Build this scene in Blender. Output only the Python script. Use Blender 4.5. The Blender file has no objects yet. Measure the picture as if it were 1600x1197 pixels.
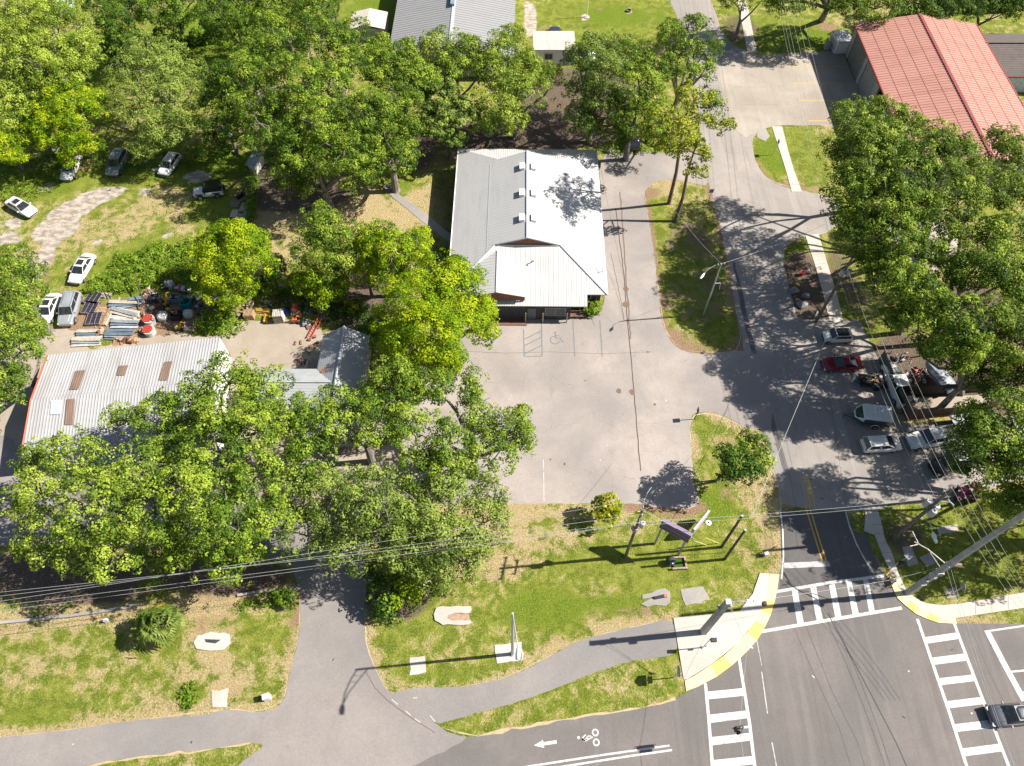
import bpy, math, random
import numpy as np
from mathutils import Vector, Matrix
from mathutils.geometry import tessellate_polygon
random.seed(7)
RNG = np.random.default_rng(11)
sc = bpy.context.scene
COL = sc.collection

# ------------------------------------------------------------------ camera, world, sun, exposure
FPX, PITCH, CAMH = 1150.0, math.radians(57.1), 70.0
cam_d = bpy.data.cameras.new('camera'); cam = bpy.data.objects.new('camera', cam_d); COL.objects.link(cam)
cam_d.sensor_width = 36.0; cam_d.lens = 36.0 * FPX / 1600.0; cam_d.clip_end = 3000; cam_d.clip_start = 0.5
cam.location = (0, 0, CAMH); cam.rotation_euler = (math.pi / 2 - PITCH, 0, 0)
sc.camera = cam
SUN_EL, SUN_AZ = math.radians(43), math.radians(5.5)      # azimuth counted from +X towards +Y
sd = Vector((math.cos(SUN_EL) * math.cos(SUN_AZ), math.cos(SUN_EL) * math.sin(SUN_AZ), math.sin(SUN_EL)))
sun_d = bpy.data.lights.new('sun', 'SUN'); sun_d.energy = 5.0; sun_d.angle = math.radians(0.55); sun_d.color = (1.0, 0.95, 0.865)
sun = bpy.data.objects.new('sun', sun_d); COL.objects.link(sun)
sun.location = sd * 200; sun.rotation_euler = sd.to_track_quat('Z', 'Y').to_euler()
world = bpy.data.worlds.new('World'); sc.world = world; world.use_nodes = True
wn = world.node_tree; wn.nodes.clear()
sky = wn.nodes.new('ShaderNodeTexSky'); sky.sky_type = 'NISHITA'; sky.sun_disc = False
sky.sun_elevation = SUN_EL; sky.sun_rotation = math.pi / 2 - SUN_AZ; sky.air_density = 1.0; sky.dust_density = 1.2
bg = wn.nodes.new('ShaderNodeBackground'); bg.inputs[1].default_value = 0.058
wo = wn.nodes.new('ShaderNodeOutputWorld')
wn.links.new(sky.outputs[0], bg.inputs[0]); wn.links.new(bg.outputs[0], wo.inputs[0])
sc.view_settings.view_transform = 'Standard'; sc.view_settings.look = 'None'
sc.view_settings.exposure = 1.05; sc.view_settings.gamma = 1.0
sc.cycles.max_bounces = 6; sc.cycles.diffuse_bounces = 3; sc.cycles.transmission_bounces = 3
sc.cycles.transparent_max_bounces = 4; sc.cycles.use_denoising = True

# ------------------------------------------------------------------ surveying: photograph point -> ground point at height h
SP, CP = math.sin(PITCH), math.cos(PITCH)
def G(x, y, h=0.0):
    u = (x - 800) / FPX; v = (y - 598.5) / FPX
    t = (CAMH - h) / (SP + v * CP)
    return Vector((u * t, (CP - v * SP) * t, h))
def G2(x, y, h=0.0):
    g = G(x, y, h); return (g.x, g.y)
def mpp(y, h=0.0):                      # metres for one photograph pixel
    return (CAMH - h) / (SP + (y - 598.5) / FPX * CP) / FPX

# ------------------------------------------------------------------ materials
MATS = {}
def s2l(c):
    return tuple(((v / 255.0) / 12.92 if v / 255.0 <= .04045 else (((v / 255.0) + .055) / 1.055) ** 2.4) for v in c)
def newmat(name):
    m = bpy.data.materials.new(name); m.use_nodes = True
    nt = m.node_tree; nt.nodes.clear()
    out = nt.nodes.new('ShaderNodeOutputMaterial'); b = nt.nodes.new('ShaderNodeBsdfPrincipled')
    nt.links.new(b.outputs[0], out.inputs[0]); MATS[name] = m
    return m, nt, b, out
def pos(nt, scale=(1, 1, 1), obj=False, rot=0):
    if obj:
        t = nt.nodes.new('ShaderNodeTexCoord'); src = t.outputs['Object']
    else:
        t = nt.nodes.new('ShaderNodeNewGeometry'); src = t.outputs['Position']
    mp = nt.nodes.new('ShaderNodeMapping'); mp.inputs['Scale'].default_value = scale; mp.inputs['Rotation'].default_value = (0, 0, rot)
    nt.links.new(src, mp.inputs[0]); return mp.outputs[0]
def noise(nt, vec, scale, detail=4, rough=.55, dist=0):
    n = nt.nodes.new('ShaderNodeTexNoise'); n.inputs['Scale'].default_value = scale
    n.inputs['Detail'].default_value = detail; n.inputs['Roughness'].default_value = rough; n.inputs['Distortion'].default_value = dist
    nt.links.new(vec, n.inputs['Vector']); return n.outputs['Fac']
def ramp(nt, fac, a, b, lo=0.0, hi=1.0):
    r = nt.nodes.new('ShaderNodeMapRange'); r.inputs['From Min'].default_value = a; r.inputs['From Max'].default_value = b
    r.inputs['To Min'].default_value = lo; r.inputs['To Max'].default_value = hi; r.interpolation_type = 'SMOOTHSTEP'
    nt.links.new(fac, r.inputs['Value']); return r.outputs[0]
def mix(nt, fac, a, b, mode='MIX'):
    m = nt.nodes.new('ShaderNodeMix'); m.data_type = 'RGBA'; m.blend_type = mode; m.clamp_factor = True
    for i, v in ((0, fac), (6, a), (7, b)):
        if isinstance(v, (int, float)): m.inputs[i].default_value = v
        elif isinstance(v, tuple): m.inputs[i].default_value = (*v[:3], 1)
        else: nt.links.new(v, m.inputs[i])
    return m.outputs[2]
def math_n(nt, op, a, b=0.0):
    m = nt.nodes.new('ShaderNodeMath'); m.operation = op
    for i, v in ((0, a), (1, b)):
        if isinstance(v, (int, float)): m.inputs[i].default_value = v
        else: nt.links.new(v, m.inputs[i])
    return m.outputs[0]
def bump(nt, b, h, strength=.3, dist=.05):
    n = nt.nodes.new('ShaderNodeBump'); n.inputs['Strength'].default_value = strength; n.inputs['Distance'].default_value = dist
    nt.links.new(h, n.inputs['Height']); nt.links.new(n.outputs[0], b.inputs['Normal'])
def M(name, col=None, rough=.6, metal=0.0, var=.12, scale=3.0, coat=0.0, spec=.5, bmp=.0, dust=.22):
    """plain painted / moulded surface with some wear; col is linear"""
    if name in MATS: return MATS[name]
    m, nt, b, out = newmat(name)
    v = pos(nt, obj=True)
    n1 = noise(nt, v, scale, 4); n2 = noise(nt, v, scale * 9, 3)
    dk = tuple(c * (1 - 2.2 * var) for c in col); lt = tuple(min(1, c * (1 + var)) for c in col)
    c = mix(nt, ramp(nt, n1, .3, .65), dk, lt)
    c = mix(nt, ramp(nt, n2, .35, .75, 0, .5), c, tuple(x * (1 - var) for x in col))
    if dust: n3 = noise(nt, v, scale * 1.7, 5, .75); c = mix(nt, ramp(nt, n3, .48, .68, 0, dust * 2), c, tuple(x * .45 + y for x, y in zip(col, (.09, .072, .052))))
    nt.links.new(c, b.inputs['Base Color'])
    b.inputs['Roughness'].default_value = rough; b.inputs['Metallic'].default_value = metal
    b.inputs['Coat Weight'].default_value = coat; b.inputs['Specular IOR Level'].default_value = spec
    if bmp: bump(nt, b, n2, bmp, .02)
    return m

def pave_mat(name, col, stain=.25, crack=0.0, speck=.18, tint=(.9, .95, 1.0), light=1.15, streak=None, rough=.9, patch=None):
    m, nt, b, out = newmat(name)
    v = pos(nt)
    big = noise(nt, v, .09, 5, .6, .4); mid = noise(nt, v, .55, 5, .65, .3); fine = noise(nt, v, 14, 3, .7); grit = noise(nt, v, 45, 2, .7)
    c = mix(nt, ramp(nt, big, .32, .68), tuple(x * (1 - stain) * t for x, t in zip(col, tint)), tuple(x * light for x in col))
    c = mix(nt, ramp(nt, mid, .45, .72, 0, .55), c, tuple(x * (1 - stain * .9) for x in col))
    c = mix(nt, ramp(nt, fine, .35, .7, 0, speck), c, tuple(x * .55 for x in col))
    c = mix(nt, ramp(nt, grit, .5, .8, 0, speck * .8), c, tuple(min(1, x * 1.5) for x in col))
    vc = nt.nodes.new('ShaderNodeTexVoronoi'); vc.inputs['Scale'].default_value = .11; vc.distance = 'CHEBYCHEV'; nt.links.new(v, vc.inputs['Vector'])
    sx = nt.nodes.new('ShaderNodeSeparateColor'); nt.links.new(vc.outputs['Color'], sx.inputs[0]); c = mix(nt, ramp(nt, sx.outputs[0], .55, .9, 0, .22), c, tuple(x * .74 for x in col))
    drip = noise(nt, v, .9, 3, .8, .2); c = mix(nt, ramp(nt, drip, .64, .74, 0, .35), c, tuple(x * .6 for x in col))
    spots = noise(nt, v, 1.7, 2, .5); c = mix(nt, ramp(nt, spots, .73, .80, 0, .45), c, tuple(x * .45 for x in col))
    g2 = noise(nt, v, 4.2, 4, .75); c = mix(nt, ramp(nt, g2, .42, .60, 0, .30), c, tuple(x * .72 for x in col)); g3 = noise(nt, v, 7.5, 3, .8); c = mix(nt, ramp(nt, g3, .52, .64, 0, .28), c, tuple(min(1, x * 1.32) for x in col))
    if streak is not None:                      # tyre-polished bands along a direction
        sv = pos(nt, (1.0, .045, 1), rot=streak); st = noise(nt, sv, 1.3, 3, .6)
        c = mix(nt, ramp(nt, st, .52, .68, 0, .35), c, tuple(x * .62 for x in col))
        st2 = noise(nt, sv, .8, 2, .5); c = mix(nt, ramp(nt, st2, .55, .7, 0, .3), c, tuple(min(1, x * 1.25) for x in col))
    if crack:
        wv = nt.nodes.new('ShaderNodeTexVoronoi'); wv.feature = 'DISTANCE_TO_EDGE'; wv.inputs['Scale'].default_value = .17
        nn = nt.nodes.new('ShaderNodeTexNoise'); nn.inputs['Scale'].default_value = .8; nn.inputs['Detail'].default_value = 5
        nt.links.new(v, nn.inputs['Vector'])
        ad = nt.nodes.new('ShaderNodeVectorMath'); ad.operation = 'MULTIPLY_ADD'; ad.inputs[1].default_value = (2.2, 2.2, 0)
        nt.links.new(nn.outputs['Color'], ad.inputs[0]); nt.links.new(v, ad.inputs[2]); nt.links.new(ad.outputs[0], wv.inputs['Vector'])
        cr = ramp(nt, wv.outputs['Distance'], .0, .007, crack, 0)
        c = mix(nt, cr, c, tuple(x * .38 for x in col))
    nt.links.new(c, b.inputs['Base Color']); b.inputs['Roughness'].default_value = rough; b.inputs['Specular IOR Level'].default_value = .25
    bump(nt, b, grit, .25, .02)
    return m

lot_m = pave_mat('lot_asphalt', (.338, .292, .262), stain=.24, crack=.32, speck=.16)
side_m = pave_mat('side_road_asphalt', (.325, .285, .254), stain=.2, crack=.2, speck=.2, streak=.03)
main_m = pave_mat('main_road_asphalt', (.178, .157, .145), stain=.20, speck=.22, light=1.12, streak=1.42)
new_m = pave_mat('new_asphalt', (.120, .110, .106), stain=.14, speck=.25, light=1.1, streak=.1)
drive_m = pave_mat('driveway_asphalt', (.255, .226, .208), stain=.16, crack=.15, speck=.22)
path_m = pave_mat('path_asphalt', (.245, .220, .203), stain=.14, speck=.2)
yard_m = pave_mat('yard_concrete', (.37, .315, .255), stain=.28, crack=.5, speck=.25, tint=(1, .93, .85))
apron_m = pave_mat('apron_concrete', (.36, .315, .265), stain=.22, crack=.25, speck=.15, tint=(1, .96, .9), streak=1.5)
conc_m = pave_mat('concrete_walk', (.50, .45, .40), stain=.14, speck=.12, tint=(1, .97, .93), light=1.08)
white_conc_m = pave_mat('white_concrete', (.47, .435, .39), stain=.2, speck=.12, tint=(1, .98, .95))
oldconc_m = pave_mat('old_concrete', (.33, .30, .27), stain=.25, speck=.3)
def paint_mat(name, col, wear):
    m, nt, b, out = newmat(name); v = pos(nt)
    n1 = noise(nt, v, 2.2, 6, .7); n2 = noise(nt, v, 18, 3, .7)
    f = math_n(nt, 'ADD', math_n(nt, 'MULTIPLY', n1, .6), math_n(nt, 'MULTIPLY', n2, .4))
    c = mix(nt, ramp(nt, f, .62 - wear, .74 - wear * .8), col, tuple(x * .38 + .06 for x in col))
    nt.links.new(c, b.inputs['Base Color']); b.inputs['Roughness'].default_value = .75
    return m
white_p = paint_mat('white_road_paint', (.54, .52, .495), .135)
worn_p = paint_mat('worn_white_paint', (.46, .44, .42), .16)
yellow_p = paint_mat('yellow_road_paint', (.62, .36, .05), .12)
fadey_p = paint_mat('faded_yellow_paint', (.50, .36, .15), .14)
curb_y = paint_mat('yellow_curb_tile', (.80, .52, .13), .06)
curb_y2 = paint_mat('pale_yellow_curb_tile', (.82, .64, .30), .05)
greyl_p = paint_mat('grey_stall_paint', (.155, .170, .175), .12)

# ------------------------------------------------------------------ mesh helpers
def setp(o, label=None, cat=None, group=None, kind=None):
    if label: o['label'] = label
    if cat: o['category'] = cat
    if group: o['group'] = group
    if kind: o['kind'] = kind
    return o
def mk(name, verts, faces, mats, parent=None, idx=None, smooth=False, loc=None):
    me = bpy.data.meshes.new(name); me.from_pydata([tuple(v) for v in verts], [], faces)
    for m in (mats if isinstance(mats, (list, tuple)) else [mats]): me.materials.append(m)
    if idx is not None: me.polygons.foreach_set('material_index', idx)
    if smooth: me.polygons.foreach_set('use_smooth', [True] * len(me.polygons))
    me.update()
    o = bpy.data.objects.new(name, me); COL.objects.link(o)
    if parent is not None: o.parent = parent
    if loc is not None: o.location = loc
    return o
def empty(name, loc, rz=0.0, label=None, cat=None, group=None, parent=None):
    o = bpy.data.objects.new(name, None); COL.objects.link(o); o.location = loc; o.rotation_euler = (0, 0, rz)
    o.empty_display_size = .3
    if parent: o.parent = parent
    return setp(o, label, cat, group)
class MB:
    def __init__(s): s.v = []; s.f = []
    def add(s, vs, fs):
        n = len(s.v); s.v += [tuple(v) for v in vs]; s.f += [tuple(i + n for i in f) for f in fs]; return s
    def box(s, c, d, rz=0.0, rx=0.0, ry=0.0, taper=1.0):
        hx, hy, hz = d[0] / 2, d[1] / 2, d[2] / 2
        R = Matrix.Rotation(rz, 3, 'Z') @ Matrix.Rotation(ry, 3, 'Y') @ Matrix.Rotation(rx, 3, 'X'); C = Vector(c)
        vs = []
        for z in (-1, 1):
            k = taper if z > 0 else 1.0
            for x, y in ((-1, -1), (1, -1), (1, 1), (-1, 1)): vs.append(C + R @ Vector((x * hx * k, y * hy * k, z * hz)))
        return s.add(vs, [(0, 3, 2, 1), (4, 5, 6, 7), (0, 1, 5, 4), (1, 2, 6, 5), (2, 3, 7, 6), (3, 0, 4, 7)])
    def tube(s, pts, r, n=8, cap=True):
        pts = [Vector(p) for p in pts]; rs = r if isinstance(r, (list, tuple)) else [r] * len(pts)
        vs = []; fs = []; prev = None
        for i, p in enumerate(pts):
            d = (pts[min(i + 1, len(pts) - 1)] - pts[max(i - 1, 0)])
            if d.length < 1e-9: d = Vector((0, 0, 1))
            d.normalize()
            a = Vector((1, 0, 0)) if abs(d.x) < .9 else Vector((0, 1, 0))
            if prev is not None: a = prev
            u = (a - d * a.dot(d))
            if u.length < 1e-6: u = d.orthogonal()
            u.normalize(); w = d.cross(u); prev = u
            for k in range(n):
                t = 2 * math.pi * k / n; vs.append(p + (u * math.cos(t) + w * math.sin(t)) * rs[i])
        for i in range(len(pts) - 1):
            for k in range(n):
                a, b = i * n + k, i * n + (k + 1) % n; fs.append((a, b, b + n, a + n))
        if cap: fs.append(tuple(range(n - 1, -1, -1))); fs.append(tuple(range((len(pts) - 1) * n, len(pts) * n)))
        return s.add(vs, fs)
    def cyl(s, c, r, h, n=16, r2=None):
        c = Vector(c); return s.tube([c, c + Vector((0, 0, h))], [r, r if r2 is None else r2], n)
    def prism(s, poly, z0, z1):                # poly = [(x,y)] or with own z offsets
        n = len(poly); vs = [(p[0], p[1], z0) for p in poly] + [(p[0], p[1], z1) for p in poly]
        tris = tessellate_polygon([[Vector((p[0], p[1], 0)) for p in poly]])
        fs = []
        for t in tris:
            a, b, c = [Vector(poly[i][:2] + (0,)) if isinstance(poly[i], tuple) else Vector((poly[i][0], poly[i][1], 0)) for i in t]
            up = (b - a).cross(c - a).z > 0; t = tuple(t) if up else tuple(reversed(t))
            fs.append(tuple(i + n for i in t)); fs.append(tuple(reversed(t)))
        for i in range(n):
            j = (i + 1) % n; fs.append((i, j, j + n, i + n))
        return s.add(vs, fs)
    def slab(s, pts, th):                      # planar 3D polygon thickened downwards
        pts = [Vector(p) for p in pts]; n = len(pts); vs = pts + [p - Vector((0, 0, th)) for p in pts]
        fs = [tuple(range(n)), tuple(range(2 * n - 1, n - 1, -1))]
        for i in range(n): j = (i + 1) % n; fs.append((i, i + n, j + n, j))
        return s.add(vs, fs)
    def build(s, name, mat, parent=None, smooth=False, loc=None, **k):
        o = mk(name, s.v, s.f, mat, parent, None, smooth, loc)
        return setp(o, **k) if k else o

def dense(pts, step=1.2, jit=0.0, chaikin=0, closed=True):
    P = [Vector((p[0], p[1])) for p in pts]
    for _ in range(chaikin):
        Q = []; n = len(P)
        for i in range(n if closed else n - 1):
            a, b = P[i], P[(i + 1) % n]; Q += [a * .75 + b * .25, a * .25 + b * .75]
        P = Q
    out = []; n = len(P)
    for i in range(n if closed else n - 1):
        a, b = P[i], P[(i + 1) % n]; L = (b - a).length; k = max(1, int(L / step)) if jit else 1
        for j in range(k):
            p = a + (b - a) * (j / k)
            if jit and L > 1e-6:
                nrm = Vector((-(b - a).y, (b - a).x)) / L; p = p + nrm * (random.gauss(0, jit))
            out.append((p.x, p.y))
    if not closed: out.append((P[-1].x, P[-1].y))
    return out
def sheet(name, px, z, mat, jit=0.0, chaikin=0, parent=None, kind='structure', world=False, step=.6, label=None, **k):
    w = px if world else [G2(*p) for p in px]
    w = dense(w, step, jit, chaikin)
    tris = tessellate_polygon([[Vector((p[0], p[1], 0)) for p in w]])
    fs = []
    for t in tris:
        a, b, c = [Vector((w[i][0], w[i][1], 0)) for i in t]
        cr = (b - a).cross(c - a).z
        if abs(cr) < 1e-9: continue
        fs.append(tuple(t) if cr > 0 else tuple(reversed(t)))
    o = mk(name, [(p[0], p[1], z) for p in w], fs, mat, parent)
    if parent is None or kind != 'structure': setp(o, label, kind=kind, **k)
    return o
def slab_px(name, px, h, mat, jit=0.0, chaikin=0, parent=None, z0=-.02, **k):
    w = dense([G2(*p) for p in px], .5, jit, chaikin)
    mb = MB(); mb.prism(w, z0, h); o = mb.build(name, mat, parent); return setp(o, **k) if k else o
def line_mark(name, pts, width, z, mat, parent, world=False):
    """a painted band along a polyline (photograph points)"""
    P = [Vector(p) for p in pts] if world else [Vector(G2(*p)) for p in pts]
    L = []; R = []
    for i, p in enumerate(P):
        d = (P[min(i + 1, len(P) - 1)] - P[max(i - 1, 0)]); d.normalize(); n = Vector((-d.y, d.x)) * width / 2
        L.append(p + n); R.append(p - n)
    vs = [(p.x, p.y, z) for p in L] + [(p.x, p.y, z) for p in R]; n = len(P)
    return mk(name, vs, [(i + n, i + n + 1, i + 1, i) for i in range(n - 1)], mat, parent)

# ------------------------------------------------------------------ ground: one sheet, soil and grass cover carried by two attributes
def build_ground():
    xs = np.concatenate([np.linspace(-900, -110, 20), np.arange(-109.5, 110, .95), np.linspace(111, 900, 20)])
    ys = np.concatenate([np.linspace(-500, -6, 14), np.arange(-5, 150, .95), np.linspace(151, 1500, 20)])
    X, Y = np.meshgrid(xs, ys); nx, ny = len(xs), len(ys)
    C = {k: np.zeros_like(X) for k in 'dry sand dirt lush litter'.split()}
    def blob(px, py, rx, ry, kind, s=1.0, rot=0):
        c = G(px, py); m = mpp(py); ax = rx * m; ay = ry * m / max(.5, (SP + (py - 598.5) / FPX * CP)) * 1.05
        a = math.radians(rot); dx, dy = X - c.x, Y - c.y
        u = (dx * math.cos(a) + dy * math.sin(a)) / ax; v = (-dx * math.sin(a) + dy * math.cos(a)) / ay
        f = np.clip(1.35 - np.sqrt(u * u + v * v), 0, .7) / .7; f = f * f * (3 - 2 * f) * s
        C[kind] = np.maximum(C[kind], f * (.75 if kind == 'dirt' else 1))
    for b in BLOBS: blob(*b)
    for pl, kd, st in EDGES:                       # straw and sand creep along the pavement edges
        P = [G(*p) for p in pl]
        for a, b in zip(P, P[1:]):
            ex, ey = b.x - a.x, b.y - a.y; L2 = ex * ex + ey * ey; t = np.clip(((X - a.x) * ex + (Y - a.y) * ey) / L2, 0, 1)
            d = np.hypot(X - a.x - t * ex, Y - a.y - t * ey); C[kd] = np.maximum(C[kd], np.clip(1.25 - d / 1.1, 0, 1) * st)
    rng = np.random.default_rng(3)
    V = np.stack([X.ravel(), Y.ravel(), np.zeros(X.size)], 1)
    i = np.arange((ny - 1) * (nx - 1)); r, c = i // (nx - 1), i % (nx - 1); a = r * nx + c
    F = np.stack([a, a + 1, a + nx + 1, a + nx], 1)
    me = bpy.data.meshes.new('ground'); me.vertices.add(len(V)); me.vertices.foreach_set('co', V.ravel())
    me.loops.add(F.size); me.loops.foreach_set('vertex_index', F.ravel().astype(np.int32))
    me.polygons.add(len(F)); me.polygons.foreach_set('loop_start', (np.arange(len(F)) * 4).astype(np.int32))
    me.update(calc_edges=True)
    for nm, ks in (('cover_a', ('dry', 'sand', 'dirt')), ('cover_b', ('lush', 'litter', 'litter'))):
        at = me.attributes.new(nm, 'FLOAT_COLOR', 'POINT'); d = np.ones((X.size, 4), np.float32)
        for j, kk in enumerate(ks): d[:, j] = C[kk].ravel()
        at.data.foreach_set('color', d.ravel())
    m, nt, b, out = newmat('grass_ground'); v = pos(nt)
    def att(n):
        a = nt.nodes.new('ShaderNodeAttribute'); a.attribute_name = n
        s = nt.nodes.new('ShaderNodeSeparateColor'); nt.links.new(a.outputs['Color'], s.inputs[0]); return s.outputs
    A, B = att('cover_a'), att('cover_b')
    n_big = noise(nt, v, .16, 6, .65, .6); n_mid = noise(nt, v, .75, 6, .72, .4); n_f = noise(nt, v, 5.5, 4, .75, .2); n_g = noise(nt, v, 8.5, 4, .8)
    sv = pos(nt, (.8, 1.5, 1)); n_s = noise(nt, sv, 1.1, 4, .6)
    green = mix(nt, ramp(nt, n_mid, .38, .62), (.135, .192, .014), (.315, .345, .048))
    green = mix(nt, ramp(nt, n_f, .48, .64, 0, .6), green, (.44, .36, .14))
    green = mix(nt, ramp(nt, n_g, .48, .62, 0, .48), green, (.065, .112, .010))
    dryc = mix(nt, ramp(nt, n_f, .38, .6), (.40, .305, .130), (.62, .490, .270)); dryc = mix(nt, ramp(nt, n_s, .5, .6, 0, .4), dryc, (.52, .36, .24))
    dryc = mix(nt, ramp(nt, n_g, .48, .62, 0, .45), dryc, (.21, .165, .065))
    def cover(base, amt, col, th=.5, soft=.12, nn=None, k=2.4):
        nn = nn or math_n(nt, 'ADD', math_n(nt, 'MULTIPLY', n_big, .35), math_n(nt, 'ADD', math_n(nt, 'MULTIPLY', n_mid, .4), math_n(nt, 'MULTIPLY', n_f, .25)))
        f = math_n(nt, 'ADD', amt, math_n(nt, 'MULTIPLY', math_n(nt, 'SUBTRACT', nn, .5), k))
        return mix(nt, ramp(nt, f, th - soft, th + soft), base, col)
    c = green
    # patches of straw coloured grass everywhere in the lawns
    dd = math_n(nt, 'ADD', math_n(nt, 'MULTIPLY', A[0], .34), math_n(nt, 'SUBTRACT', math_n(nt, 'ADD', math_n(nt, 'MULTIPLY', n_big, 1.3), math_n(nt, 'ADD', math_n(nt, 'MULTIPLY', n_mid, 1.7), math_n(nt, 'MULTIPLY', n_f, .6))), 1.8))
    dd = math_n(nt, 'SUBTRACT', dd, math_n(nt, 'MULTIPLY', B[0], .36))
    c = mix(nt, ramp(nt, dd, -.04, .34), c, dryc)
    lush = mix(nt, ramp(nt, n_f, .4, .6), (.105, .178, .012), (.235, .305, .032)); lush = mix(nt, ramp(nt, n_g, .5, .62, 0, .5), lush, (.055, .095, .012))
    c = cover(c, math_n(nt, 'MULTIPLY', B[0], .8), lush, .62, .3)
    dirt = mix(nt, ramp(nt, n_f, .3, .7), (.27, .165, .10), (.42, .28, .18))
    c = cover(c, A[2], dirt, .55, .16)
    sand = mix(nt, ramp(nt, n_s, .38, .62), (.38, .31, .25), (.66, .58, .49))
    sand = mix(nt, ramp(nt, n_g, .4, .8, 0, .4), sand, (.28, .23, .17))
    c = cover(c, math_n(nt, 'MULTIPLY', A[1], 1.15), sand, .5, .14)
    lit = mix(nt, ramp(nt, n_f, .3, .7), (.11, .082, .062), (.23, .17, .125))
    lit = mix(nt, ramp(nt, n_mid, .5, .75, 0, .8), lit, (.26, .19, .13))
    c = cover(c, B[1], lit, .55, .18)
    nt.links.new(c, b.inputs['Base Color']); b.inputs['Roughness'].default_value = .95; b.inputs['Specular IOR Level'].default_value = .1
    bump(nt, b, math_n(nt, 'ADD', n_f, n_g), 1.0, .22)
    me.materials.append(m)
    o = bpy.data.objects.new('ground', me); COL.objects.link(o); setp(o, kind='structure')
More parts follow.
